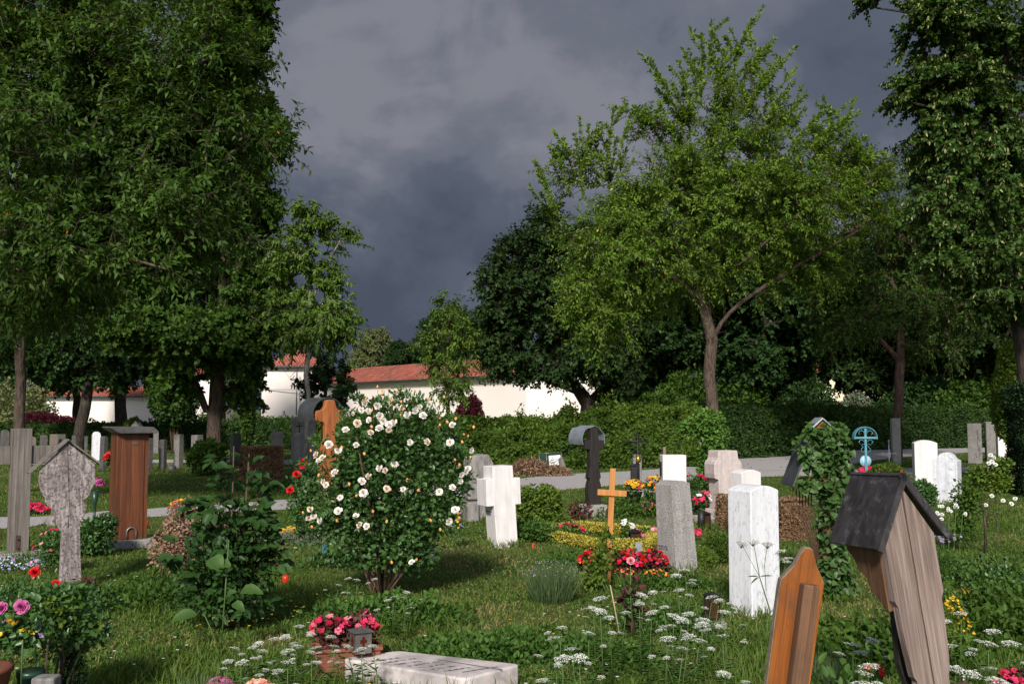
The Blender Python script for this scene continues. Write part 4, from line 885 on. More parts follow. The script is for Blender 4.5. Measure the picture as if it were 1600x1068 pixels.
# ---- right half
t = stone('marble_stele', 'tall white marble stele with grey veins and softly arched top behind the ochre board', 1141, 1218, 757, 8.25, 35, 44, 'segment', 'marble', cat='gravestone')
m = MB(); m.box(0, .02, .43, t['_w']*.4, .004, .05); 
t = stone('granite_stele', 'speckled grey granite stele leaning slightly left beside the red flower bed', 1031, 1088, 747, 10.5, 27, 40, 'segment', 'granite', tilt=(0, R(-3.2)))
for o in t.children:
    if o.name.startswith('slab'):
        for v in o.data.vertices: k = 1.08-.14*min(1, v.co.z/t['_h']); v.co.x *= k; v.co.y *= k
o = glyphs(t, 0, -t['_d']*.42, .26, t['_d']*.55, 2, .026, 'ink', 3); o.rotation_euler = (0, 0, R(-90)); o.location = (-t['_w']*.53-.004, 0, 0)
t = stone('block_headstone', 'square cut white block headstone seen just over the granite stele', 1032, 1073, 710, 14.5, 5, 12, 'flat', 'white')
m = MB(); m.box(0, 0, 0, .012, .1, .2); m.build('dark_plaque', M['iron'], t, loc=(-t['_w']/2-.008, -.0, t['_h']-.2))
t = stone('arched_headstone', 'cream headstone with low arched top directly behind the tall marble stele', 1144, 1190, 733, 12.6, 17, 38, 'segment', 'white')
t = stone('white_headstone', 'clean white upright slab headstone with curved top on the right lawn', 1428, 1465, 687, 20.6, 4, 12, 'segment', 'white', base_h=0)
m = MB(); m.box(0, 0, .06, t['_w']*1.25, .3, .16); m.build('plinth', M['white'], t, .01)
t = stone('shouldered_headstone', 'bluish white headstone with shouldered top and grey right edge', 1461, 1502, 706, 17.8, 6, -14, 'shoulder', 'bluewhite', bevel=.006)
m = MB(); 
stone('wood_pillar', 'plain grey weathered pillar marker in front of the red brown trunk', 1393, 1408, 653, 29.5, 3, 15, 'flat', 'palegrey')
t = stone('inscribed_pillar', 'grey pillar stone with a column of dark letters before the right hedge', 1514, 1534, 661, 31, 0, 2, 'flat', 'grey')
o = glyphs(t, 0, .02, t['_h']-.35, .13, 5, .17, 'ink', 5, 1, .12); o.location.y = -.065
t = stone('double_headstone', 'dark grey pillar stone with a framed head between two others at the right hedge', 1540, 1556, 659, 33, 3, 10, 'flat', 'grey')
m = MB(); m.box(0, 0, t['_h']-.3, t['_w']*1.12, .2, .62); m.build('head_block', M['grey'], t, .01)
stone('capped_pillar', 'small white capped pillar stone at the edge of the yew hedge', 1558, 1573, 658, 31, 3, 12, 'flat', 'white', cap=.1)

# rose sandstone cross-like stone
def sandstone():
    D = 14.8; u = D/F; th = thing('sandstone_cross', 'rose sandstone monument with scrolled cross head on a stepped base', 'grave monument', (A(1131, D), D), rel(32, 1131))
    H = Z(703, D); w = 40*u/math.cos(R(32)); 
    a = w*.36; b = w*.5; c = w*.36
    out = [(-c, .2), (c, .2), (c, H-.42), (b*.8, H-.42), (b, H-.4), (b*1.04, H-.34), (b*1.04, H-.2), (b*.97, H-.16), (b*.84, H-.135), (b*.76, H-.1), (b*.73, H-.03), (b*.7, H),
           (-b*.7, H), (-b*.73, H-.03), (-b*.76, H-.1), (-b*.84, H-.135), (-b*.97, H-.16), (-b*1.04, H-.2), (-b*1.04, H-.34), (-b, H-.4), (-b*.8, H-.42), (-c, H-.42)]
    m = MB(); m.prism(out, -.14, .14); m.build('cross_stone', M['pink'], th, .006)
    m = MB(); m.box(0, 0, .12, w*1.0, .4, .16, top=(.92, .9)); m.build('plinth', M['pink'], th, .008)
    m = MB(); m.box(-.02, -.1, .03, w*1.7, .62, .14); m.build('base_step', M['pink'], th, .008)
    o = glyphs(th, 0, -.1, .66, .2, 2, .03, 'redink', 8); o.rotation_euler = (0, 0, R(-90)); o.location = (-c-.004, 0, 0)
sandstone()

# white cross
def white_cross():
    D = 12.2; u = D/F; cx = 785; th = thing('stone_cross', 'short thick white stone cross standing on the open lawn left of the euonymus border', 'grave cross', (A(cx, D), D), rel(24, cx), tilt=(0, R(-2)))
    H = Z(727, D); pw = 30*u/math.cos(R(24)); aw = 47*u/math.cos(R(24)); d = 15*u/math.sin(R(24))
    za0 = H-.47; za1 = H-.15
    m = MB(); m.prism([(-pw*.5, -.05), (pw*.56, -.05), (pw*.5, za0), (aw/2, za0), (aw/2, za1), (pw*.44, za1), (pw*.42, H), (-pw*.62, H), (-pw*.62, za1), (-aw*.62, za1), (-aw*.62, za0), (-pw*.6, za0)], -d/2, d/2)
    m.build('cross', M['white'], th, .006)
    o = glyphs(th, 0, -.1, .42, .2, 2, .03, 'ink', 12); o.rotation_euler = (0, 0, R(-90)); o.location = (-pw*.6-.004, 0, 0)
white_cross()

# rough two-part stone behind the rose bush
def rough_stone():
    D = 15.2; u = D/F; cx = 747; th = thing('rough_gravestone', 'rough weathered grey natural stone half hidden by the white rose bush', 'gravestone', (A(cx, D), D), rel(20, cx))
    H = Z(709, D); w = 38*u
    m = MB(); m.prism([(-w*.55, -.05), (w*.55, -.05), (w*.54, H*.5), (w*.52, H*.86), (w*.36, H*.97), (w*.3, H), (-w*.35, H*.99), (-w*.5, H*.9), (-w*.52, H*.5)], -.16, .16); m.build('slab', M['rough'], th, .02)
    m = MB(); m.box(-w*.42, -.06, H*.12, w*.5, .36, H*.34, top=(.95, .95)); m.build('lower_block', M['rough'], th, .02)
    m = MB(); m.box(-w*.4, -.04, H*.42, w*.42, .34, H*.2, top=(.95, .95)); m.build('middle_block', M['rough'], th, .02)
rough_stone()

# flat inscribed slab lying in the grass
def flat_slab():
    zt = .135
    def gp(px, py):
        D = (EYE-zt)*F/(py-HOR); return Vector((A(px, D), D, 0))
    c = [gp(533, 1019), gp(727, 1050), gp(815, 1028), gp(622, 1007.5)]
    o = c[0]; th = thing('grave_slab', 'flat pinkish marble grave slab with engraved lines and cross lying in the grass', 'grave slab', (o.x, o.y, 0))
    q = [p-o for p in c]
    def corner(i, r=.035):
        p = q[i]; a = (q[i-1]-p).normalized(); b = (q[(i+1) % 4]-p).normalized(); return [p+a*r, p+(a+b)*r*.3, p+b*r]
    ring = [v for i in range(4) for v in corner(i)]; n = len(ring)
    m = MB(); vs = [(v.x, v.y, -.03) for v in ring]+[(v.x, v.y, zt) for v in ring]
    m.add(vs, [tuple(range(n-1, -1, -1)), tuple(range(n, 2*n))]+[(i, (i+1) % n, (i+1) % n+n, i+n) for i in range(n)])
    m.build('slab', M['slab'], th, .012)
    ex = (q[1]-q[0]); ey = (q[3]-q[0]); ux = ex.normalized()
    # lines of lettering run across the slab; the cross is at the far right end
    L = ex.length; Wd = ey.length; uy = ey.normalized()
    fr = Matrix(((ux.x, uy.x, 0), (ux.y, uy.y, 0), (0, 0, 1)))
    rg = random.Random(4); m = MB()
    for i in range(7):
        s = .22+.088*i; a0 = .1+.02*i; a1 = .62+rg.uniform(-.08, .1)
        t = a0
        while t < a1:
            if rg.random() > .14:
                p = fr @ Vector((L*s+rg.uniform(-.004, .004), Wd*t, 0)); k = rg.random()
                m.box(p.x, p.y, zt+.0015, .0225, .0035, .002, fr)
                if k > .3: q2 = fr @ Vector((L*s+(.01 if k > .6 else -.01), Wd*t+.007, 0)); m.box(q2.x, q2.y, zt+.0015, .0035, .012, .002, fr)
                if k > .7: q2 = fr @ Vector((L*s, Wd*t+.012, 0)); m.box(q2.x, q2.y, zt+.0015, .02, .0035, .002, fr)
            t += .021/Wd
    m.build('lettering', M['ink'], th)
    m = MB(); p = fr @ Vector((L*.68, Wd*.8, 0)); m.box(p.x, p.y, zt+.0015, L*.5, .009, .002, fr); p = fr @ Vector((L*.84, Wd*.62, 0)); m.box(p.x, p.y, zt+.0017, .009, Wd*.62, .0024, fr)
    m.build('engraved_cross', M['ink'], th)
flat_slab()

# ---- gable-roofed wooden marker at the right
def roof_marker():
    D = 4.5; u = D/F; cx = 1450; lean = R(-8.2)
    th = thing('roofed_grave_marker', 'large weathered wooden grave marker with dark metal gable roof at the lower right', 'grave marker', (A(1482, D), D, 0), rel(40, 1470), tilt=(R(0), lean))
    H = 1.335
    def sc(v): return v*u/math.cos(R(40))
    w = sc(35); we = sc(43)
    # front boards (two halves with a seam), carved outline in profile; widths follow the photograph top to bottom
    m = MB(); m.box(0, .024, H/2-.2, .02, .01, H); m.build('seam_shade_strip', M['blackwood'], th)  # dark strip added behind the gap, standing in for shade in the crack
    half = [(H-.02, .005), (H-.245, w*1.0), (H-.31, w*.98), (H-.5, w*.99), (H-.53, w*.88), (H-.62, w*.86), (H-.74, w*.8), (H-.84, w*.72), (H-.86, w*.63), (H-1.0, w*.6), (.3, w*.58), (-.1, w*.58)]
    for s in (-1, 1):
        m = MB(); out = [(s*.0045, -.1)]+[(s*x, z) for z, x in reversed(half)]+[(s*.0045, H-.02)]
        if s < 0: out = out[::-1]
        m.prism(out, -.02, .02); m.build('board', M['tanwood'], th, .004)
    # carved side bracket below the left eave and the dark support behind
    m = MB(); m.prism([(-w*.35, H-1.5), (w*.1, H-1.5), (w*.1, H-.55), (w*.05, H-.25), (-w*.45, H-.25), (-w*.62, H-.45), (-w*.52, H-.55), (-w*.62, H-.66), (-w*.7, H-.8), (-w*.5, H-.95)], .07, .11); m.build('rear_post', M['blackwood'], th, .004)
    m = MB(); Mx = Matrix.Rotation(R(90), 3, 'Z')
    m.prism([(.021, H-.55), (.12, H-.48), (.15, H-.41), (.2, H-.38), (.22, H-.33), (.26, H-.3), (.27, H-.25), (.021, H-.25)], -.012, .012, Mx); 
    for v in range(len(m.v)): x, y, z = m.v[v]; m.v[v] = (x-w*.95, y, z)
    m.build('carved_bracket', M['post'], th, .003)
    # roof: two metal clad slopes with standing seam edges, depth runs backwards
    dp = 82*u/math.sin(R(40)); ex = we*1.08; ez = H-.25; rz = H+.03
    for s in (-1, 1):
        L = math.hypot(ex, rz-ez); a = math.atan2(rz-ez, ex)
        Mr = Matrix.Rotation(s*a, 3, 'Y')
        m = MB(); m.box(0, 0, 0, L+.03, dp, .016, Mr); c = Vector((s*ex/2, dp/2-.045, (rz+ez)/2)); m.v = [tuple(Vector(p)+c) for p in m.v]
        o = m.build('roof_slope', M['patina'], th, .003)
        m = MB(); m.box(0, 0, 0, L+.034, .014, .03, Mr); c2 = Vector((s*ex/2, -.05, (rz+ez)/2-.004)); m.v = [tuple(Vector(p)+c2) for p in m.v]; m.build('verge_trim', M['patina'], o)
    m = MB(); m.tube([(0, -.055, rz+.008), (0, dp-.04, rz+.008)], .009, 6); m.build('ridge', M['patina'], th)
roof_marker()

# ---- ochre board seen from behind
def ochre_board():
    D = 4.0; u = D/F; th = thing('ochre_board_marker', 'ochre varnished wooden grave board leaning right, seen from behind with its post', 'grave marker', (A(1202, D), D, 0), rel(24, 1240), tilt=(0, R(8.7)))
    H = Z(853, D)*1.01; z0 = .12; w = 35.5*u
    pts = [(-w*.55, .13), (-w*.2, .08), (w*.3, .1), (w*.62, .25), (w*.98, .6), (w*1.03, H-.135), (w*.92, H-.115), (w*.62, H-.075), (w*.42, H-.03), (w*.3, H-.008), (w*.12, H), (-w*.06, H-.004), (-w*.22, H-.03), (-w*.42, H-.075), (-w*.8, H-.12), (-w*.97, H-.14), (-w*1.0, H-.18), (-w*.98, .3)]
    m = MB(); m.prism(pts, .003, .036); o = m.build('board', M['ochreedge'], th, .004)
    m = MB(); m.prism([(x*.97, (z-.6)*.99+.6) for x, z in pts], 0, .0035); m.build('varnished_face', M['ochre'], o)
    # greyed weathered edge strip runs round the top
    top = pts[5:17]; m = MB()
    for (a, b), (c, d) in zip(top[:-1], top[1:]):
        n = Vector((d-b, 0, -(c-a))).normalized()*-.0016
        m.add([(a-n.x*-1, -.001, b-n.z*-1), (c-n.x*-1, -.001, d-n.z*-1), (c-n.x*-1, .036, d-n.z*-1), (a-n.x*-1, .036, b-n.z*-1)], [(0, 1, 2, 3)])
    m = MB(); m.box(w*.2, -.032, (H-.14)/2-.08, 28*u, .06, H-.14+.16, top=(.95, .8)); m.build('post', M['post'], th, .006)
ochre_board()

# ---- left: grey cross
def left_cross():
    D = 11.2; u = D/F; th = thing('wooden_cross', 'tall plain grey weathered wooden cross cut by the left edge of the picture', 'grave cross', (A(27, D), D, 0), rel(8, 27))
    H = Z(669, D); pw = 29*u; 
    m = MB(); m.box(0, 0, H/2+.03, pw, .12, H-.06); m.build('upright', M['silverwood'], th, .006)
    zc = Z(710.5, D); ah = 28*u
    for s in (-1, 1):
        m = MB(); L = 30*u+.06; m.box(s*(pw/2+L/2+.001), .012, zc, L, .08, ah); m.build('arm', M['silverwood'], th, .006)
    m = MB(); m.box(0, 0, .03, 78*u, .3, .1); m.build('stone_base', M['concrete'], th, .01)
    m = MB(); m.box(-.01, -.064, .17, .045, .012, .19); 
    b = m.build('bracket', M['rustiron'], th, .002)
    m = MB()
    for z in (.12, .22): m.lathe([(.009, 0), (.009, .012)], (0, 0, 0), 8)
    m.v = [(v[0]-.01, -.07-v[2], (.12 if i < 16 else .22)+v[1]) for i, v in enumerate(m.v)]; m.build('bolts', M['iron'], b)
    m = MB(); m.box(pw/2+.008, 0, .16, .012, .05, .16); m.build('bracket', M['rustiron'], th, .002)
left_cross()
def weathered_marker():
    D = 9.25; u = D/F; cx = 102; th = thing('gabled_board_marker', 'cracked silver wooden grave board with small gable roof and carved tapering outline', 'grave marker', (A(101, D), D, 0), rel(9, 102), tilt=(0, R(-2.4)))
    def q(px, py): return ((px-105.5-(py-915)*.042)*u, Z(py, D))
    L = [(63.5, 731), (63.5, 752), (67, 765), (73, 776), (73, 783), (83, 793), (83, 800), (88, 806), (84, 812), (92, 820), (96, 828)]
    Rr = [(144, 729), (145, 757), (139, 768), (137, 776), (128, 784), (134, 792), (132, 801), (129, 810), (124, 815), (126, 822), (121, 829)]
    off = -0
    left = [q(*p) for p in L]; right = [q(*p) for p in Rr]; apex = q(103, 692); chin = q(108, 833)
    cxm = [(apex[0]+.0015, apex[1])]
    # two boards either side of the crack
    seam = [apex, q(105, 740), q(108, 785), chin]
    m = MB(); m.prism([(p[0]-.002, p[1]) for p in reversed(seam)][:1]+[(p[0]-.002, p[1]) for p in list(reversed(seam))[1:]]+left, -.018, .018); m.build('board', M['oldwood'], th, .004)
    m = MB(); m.prism([(p[0]+.002, p[1]) for p in seam]+list(reversed(right)), -.018, .018); m.build('board', M['oldwood'], th, .004)
    s0 = q(99, 824); s1 = q(123, 824)
    m = MB(); m.prism([(q(96, 915)[0], -.05), (q(129, 915)[0], -.05), (s1[0]+.004, s1[1]), (s0[0]-.004, s0[1])], -.045, .03); m.build('stem', M['oldwood'], th, .006)
    e1 = q(50, 736); e2 = q(152, 729); a2 = q(103, 688)
    for e in (e1, e2):
        dx = e[0]-a2[0]; dz = e[1]-a2[1]; Ln = math.hypot(dx, dz); ang = -math.atan2(dz, dx)
        m = MB(); m.box(0, 0, 0, Ln+.01, .2 if e is e1 else .12, .016, Matrix.Rotation(ang, 3, 'Y')); c = Vector(((e[0]+a2[0])/2, .05, (e[1]+a2[1])/2+.008)); m.v = [tuple(Vector(p)+c) for p in m.v]
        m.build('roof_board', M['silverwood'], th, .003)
    o = MB()
    for px, py in ((97, 706), (107, 706), (66, 736), (142, 732)):
        x, z = q(px, py); o.lathe([(.006, 0), (.006, .004)], (x, z, 0), 8)
    o.v = [(x, -.018-z, y) for x, y, z in o.v]; o.build('nail', M['rustiron'], th)
    x, z = q(79, 727); k = glyphs(th, 0, x, z, .07, 1, .05, 'whitepaint', 3, 1, .016, name='small_sticker'); k.location.y = -.02
weathered_marker()
def brown_pillar():
    D = 12.2; u = D/F; cx = 200; th = thing('brown_pillar', 'red brown wooden pillar marker with overhanging dark slate cap', 'grave marker', (A(199, D), D, 0), rel(13, 199))
    H = Z(676, D); w = 45*u/math.cos(R(13)); d = .34
    m = MB(); m.box(0, 0, .04, w*1.5, d*1.5, .12); m.build('concrete_base', M['concrete'], th, .01)
    m = MB(); m.box(0, 0, H/2+.045, w*.74, d, H-.09); m.build('centre_board', M['rustwood'], th, .004)
    for s in (-1, 1):
        m = MB(); m.box(s*w*.44, .01, H/2+.045, w*.135, d, H-.09); m.build('edge_board', M['rustwood'], th, .004)
    m = MB(); m.prism([(-w*.5, H+.0), (w*.72, H+.0), (w*.74, H+.02), (w*.58, H+.075), (-w*.78, H+.08), (-w*.8, H+.068)], -d*.8, d*.62); m.build('slate_cap', M['darkstone'], th, .006)
    a = [(.055*math.cos(math.pi*t/12), 0, .19+.055*math.sin(math.pi*t/12)) for t in range(13)]
    m = MB(); m.tube([(.05, -d/2-.012, .11)]+[(x, -d/2-.012, z) for x, y, z in a]+[(-.05, -d/2-.012, .11)], .011, 6); m.build('horseshoe', M['steel'], th)
    m = MB(); m.box(.02, -d/2-.006, H-.12, .06, .006, .008); m.box(.02, -d/2-.006, H-.135, .06, .006, .008); m.build('small_plate', M['steel'], th)
brown_pillar()

# ---- curved-hood crosses
def hood(th, r, cz, d0, d1, mat, a0=-12, a1=192, t=.008, squash=1.0, tail=0, wave=0):
    m = MB(); n = 22; vs = []
    for i in range(n+1):
        a = R(a0+(a1-a0)*i/n)
        for rr in (r, r+t):
            x = math.cos(a)*rr; z = cz+math.sin(a)*rr*squash
            if wave: z += wave*math.sin(a*6)
            for y in (d0, d1): vs.append((x, y, z))
    fs = []
    for i in range(n):
        b = i*4; c = b+4
        fs += [(b, c, c+1, b+1), (b+2, b+3, c+3, c+2), (b, b+2, c+2, c), (b+1, c+1, c+3, b+3)]
    fs += [(0, 1, 3, 2), (n*4, n*4+2, n*4+3, n*4+1)]
    m.add(vs, fs, False); return m.build('curved_hood', M[mat], th)
def rust_cross():
    D = 13.2; u = D/F; cx = 512; th = thing('hooded_cross', 'orange brown carved cross under a curved dark lead hood behind the white rose bush', 'grave cross', (A(cx, D), D, 0), rel(28, cx))
    H = Z(624, D); k = u/4.64/math.cos(R(28))
    half = [(0, 0), (24, 3), (32, 18), (36, 45), (44, 62), (56, 74), (72, 78), (86, 82), (90, 95), (91, 120), (87, 148), (78, 158), (60, 158), (46, 166), (38, 185), (34, 240), (34, 280), (42, 310), (52, 345), (60, 365), (50, 375), (62, 400), (70, 480), (64, 520), (72, 560), (70, 660), (66, 720)]
    z0 = -.05
    right = [(x*k, H-z*u/4.64) for x, z in half]+[(66*k, z0)]; left = [(-x, z) for x, z in right]
    m = MB(); m.prism(left[1:][::1][::-1][::-1][::-1]+right[1:][::-1][::-1] if False else (list(reversed(left))[0:]+right[1:]), -.045, .045)
    m.build('carved_cross', M['crossrust'], th, .006)
    hood(th, .222, H-.2, .02, .46, 'lead', -20, 200)
rust_cross()
def dark_cross():
    D = 15.7; u = D/F; cx = 925; th = thing('hooded_cross', 'black wooden cross with bulging shaft under a wavy zinc hood on a stone block', 'grave cross', (A(927, D), D, 0), rel(30, cx))
    H = Z(668, D); k = u/5.93/math.cos(R(25))
    half = [(0, 0), (30, 3), (34, 40), (36, 112), (90, 114), (90, 194), (44, 198), (42, 260), (42, 360), (50, 400), (56, 440), (58, 455), (46, 470), (46, 480), (58, 520), (64, 590), (60, 650), (50, 690)]
    right = [(x*k, H-z*u/5.93) for x, z in half]+[(50*k, .1)]; left = [(-x, z) for x, z in right]
    m = MB(); m.prism(list(reversed(left))+right[1:], -.06, .06); m.build('carved_cross', M['blackwood'], th, .006)
    m = MB(); m.box(0, 0, .05, 27*u/.85, .36, .26); m.build('stone_block', M['concrete'], th, .015)
    hood(th, .2, H-.18, -.02, .42, 'zinc', -25, 205, wave=.012)
dark_cross()

# ---- iron crosses
def scroll(m, cx, cz, r, a0, a1, t=.005, y=0):
    n = 10; m.tube([(cx+math.cos(R(a0+(a1-a0)*i/n))*r*(1-.45*i/n), y, cz+math.sin(R(a0+(a1-a0)*i/n))*r*(1-.45*i/n)) for i in range(n+1)], t, 5)
def blue_cross():
    D = 22.0; u = D/F; cx = 1354; th = thing('iron_cross', 'turquoise wrought iron cross with arched hood and round pale blue plate', 'grave cross', (A(cx, D), D, 0), rel(18, cx))
    H = Z(666, D); r = 17*u
    m = MB(); m.box(0, 0, H/2, .05, .03, H); m.build('upright', M['turq'], th, .004)
    zc = Z(683.5, D); m = MB(); m.box(0, -.02, zc, 2*r+.03, .018, .045); m.build('crossbar', M['turq'], th, .003)
    m = MB(); m.box(0, -.031, zc, r*.8, .006, .015); m.build('gilt_strip', M['gold'], th)
    hood(th, r, zc-.01, -.05, .14, 'turq', -6, 186, t=.012)
    for i, (a, b) in enumerate(((1, 1), (-1, 1), (1, -1), (-1, -1))):
        m = MB(); scroll(m, a*.1, zc+b*.1, .065, 180 if a > 0 else 0, (-60 if a > 0 else 240), .006, -.02); scroll(m, a*.06, zc+b*.17, .04, 0, 300, .005, -.02); m.build('scroll', M['turq'], th)
        m = MB(); m.lathe([(.002, 0), (.014, .006), (.002, .012)], (a*.15, b*.09+zc, 0), 8); m.v = [(x, -.03-z, y) for x, y, z in m.v]; m.build('gilt_flower', M['gold'], th)
    m = MB(); scroll(m, .05, zc-.27, .06, 90, -180, .006, -.01); scroll(m, -.05, zc-.27, .06, 90, 360, .006, -.01); m.build('lower_scroll', M['turq'], th)
    zp = Z(720, D); m = MB(); m.lathe([(8.8*u, 0), (8.8*u, .012)], (0, 0, 0), 24); m.v = [(x, .032-z, y+zp) for x, y, z in m.v]; m.build('round_plate', M['palblue'], th)
blue_cross()
def black_cross():
    D = 18.6; u = D/F; cx = 997; th = thing('iron_cross', 'slender black filigree iron cross standing on a low stone block near the flower bowls', 'grave cross', (A(cx, D), D-.0, 0), rel(15, cx))
    H = Z(668, D)
    m = MB(); m.tube([(0, 0, .1), (0, 0, H)], [.03, .012], 6); m.box(0, 0, .45, .06, .05, .75); m.build('upright', M['iron'], th)
    zc = Z(689, D); m = MB(); m.tube([(-.2, 0, zc), (.2, 0, zc)], .014, 6); m.build('crossbar', M['iron'], th)
    m = MB()
    for a in (1, -1):
        for b in (1, -1): scroll(m, a*.07, zc+b*.08, .06, 0, 300, .008)
    scroll(m, .06, zc-.24, .07, 90, -180, .008); scroll(m, -.06, zc-.24, .07, 90, 360, .008)
    for x, z in ((-.2, zc), (.2, zc), (0, H)): m.lathe([(.002, -.03), (.022, 0), (.002, .03)], (x, 0, z), 8)
    m.build('filigree', M['iron'], th)
    m = MB(); m.lathe([(.004, 0), (.05, .01), (.004, .02)], (0, 0, 0), 12); m.v = [(x, -.035-z, y*1.9+Z(717, D)) for x, y, z in m.v]; m.build('gilt_boss', M['gold'], th)
    m = MB(); m.box(.03, 0, .05, 45*u, .3, .26); m.build('stone_block', M['concrete'], th, .02)
black_cross()
t = thing('small_iron_cross', 'tiny thin dark iron cross beside the blue iron cross near the grey pillar', 'grave cross', (A(1390, 26), 26, 0), rel(10, 1390))
m = MB(); m.tube([(0, 0, 0), (0, 0, .85)], .014, 6); m.tube([(-.16, 0, .52), (.16, 0, .52)], .013, 6)
for x, z in ((-.16, .52), (.16, .52), (0, .85)): m.lathe([(.002, -.035), (.03, 0), (.002, .035)], (x, 0, z), 8)
m.build('cross_bars', M['zinc'], t)
t = stone('oval_headstone', 'small grey oval topped stone behind the black filigree cross', 988, 1003, 709, 20.5, 2, 10, 'round', 'grey')

# ---- fresh pine cross
def pine_cross():
    D = 9.6; u = D/F; cx = 953; th = thing('pine_cross', 'light orange pine grave cross leaning slightly right over the red flower bed', 'grave cross', (A(949, D), D, 0), rel(4, cx), tilt=(0, R(3.2)))
    H = Z(731, D); m = MB(); m.box(0, 0, H/2-.02, .053, .035, H+.04); m.build('upright', M['pine'], th, .003)
    zc = Z(769, D); m = MB(); m.box(0, -.0285, zc, 45*u, .022, .056); m.build('crossbar', M['pine'], th, .003)
pine_cross()
t = thing('wooden_stake', 'short brown wooden stake rising behind the square white block headstone', 'stake', (A(1039, 15.2), 15.2, 0)); m = MB(); m.box(0, 0, .54, .045, .03, 1.1); m.build('stake', M['tanwood'], t, .003)

# ---- far left rows
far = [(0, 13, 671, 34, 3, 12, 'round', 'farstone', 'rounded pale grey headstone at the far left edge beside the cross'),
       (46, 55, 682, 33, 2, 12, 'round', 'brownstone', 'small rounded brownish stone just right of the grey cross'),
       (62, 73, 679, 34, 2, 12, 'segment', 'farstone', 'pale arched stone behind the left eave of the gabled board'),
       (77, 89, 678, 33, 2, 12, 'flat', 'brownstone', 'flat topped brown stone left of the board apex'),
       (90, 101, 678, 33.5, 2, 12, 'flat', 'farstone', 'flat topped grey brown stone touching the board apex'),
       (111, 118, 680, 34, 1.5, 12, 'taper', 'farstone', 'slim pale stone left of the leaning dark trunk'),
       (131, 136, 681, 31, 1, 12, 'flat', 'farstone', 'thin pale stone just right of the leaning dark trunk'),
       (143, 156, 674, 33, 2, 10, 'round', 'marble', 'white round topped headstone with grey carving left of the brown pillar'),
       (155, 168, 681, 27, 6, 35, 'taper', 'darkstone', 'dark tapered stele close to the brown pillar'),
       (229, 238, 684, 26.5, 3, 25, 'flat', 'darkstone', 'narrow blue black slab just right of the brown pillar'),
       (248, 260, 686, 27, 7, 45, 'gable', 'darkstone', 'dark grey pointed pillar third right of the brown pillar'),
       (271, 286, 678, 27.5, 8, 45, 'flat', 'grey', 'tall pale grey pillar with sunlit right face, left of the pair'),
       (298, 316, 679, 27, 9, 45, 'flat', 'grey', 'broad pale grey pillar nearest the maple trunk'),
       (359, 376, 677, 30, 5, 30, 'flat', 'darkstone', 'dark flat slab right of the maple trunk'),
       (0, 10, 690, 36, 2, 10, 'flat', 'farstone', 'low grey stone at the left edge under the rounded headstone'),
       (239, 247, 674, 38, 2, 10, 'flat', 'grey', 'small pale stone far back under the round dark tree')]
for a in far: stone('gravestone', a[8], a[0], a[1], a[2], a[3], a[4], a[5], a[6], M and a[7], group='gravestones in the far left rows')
stone('capped_gravestone', 'pale square pillar with flat cap behind the brown hedge block', 423, 441, 680, 29, 9, 42, 'flat', 'palegrey', cap=.1)
t = stone('cross_pillar', 'grey pillar topped by a small black iron cross beside the pale young trunk', 459, 474, 682, 25.5, 8, 42, 'flat', 'grey', cap=.08)
m = MB(); h = t['_h']+.1; m.tube([(0, 0, h), (0, 0, h+.26)], .017, 5); m.tube([(-.09, 0, h+.17), (.09, 0, h+.17)], .017, 5); m.build('iron_cross', M['iron'], t)
t = stone('tall_monument', 'large pale capped monument showing above the grey pillar with iron cross', 455, 492, 658, 31, 8, 14, 'flat', 'palegrey', cap=.12)
t = stone('box_tomb', 'low grey box tomb far back below the dark red maple', 72, 85, 667, 44, 3, 20, 'flat', 'grey')
t = thing('gabled_marker', 'small white gabled marker overgrown with green creeper against the far left wall', 'grave marker', (A(213, 40), 40, 0), rel(-20, 213))
m = MB(); m.prism([(-.2, 0), (.2, 0), (.2, .95), (0, 1.22), (-.2, .95)], -.2, .2); m.build('body', M['white'], t)
leafy('c', '', '', None, [(-.25, -.1, 1.0, .2, .25, .25), (-.1, 0, 1.2, .2, .25, .15)], 900, .08, .06, 'leaf_bright', 'oval', parent=t, seed=299)

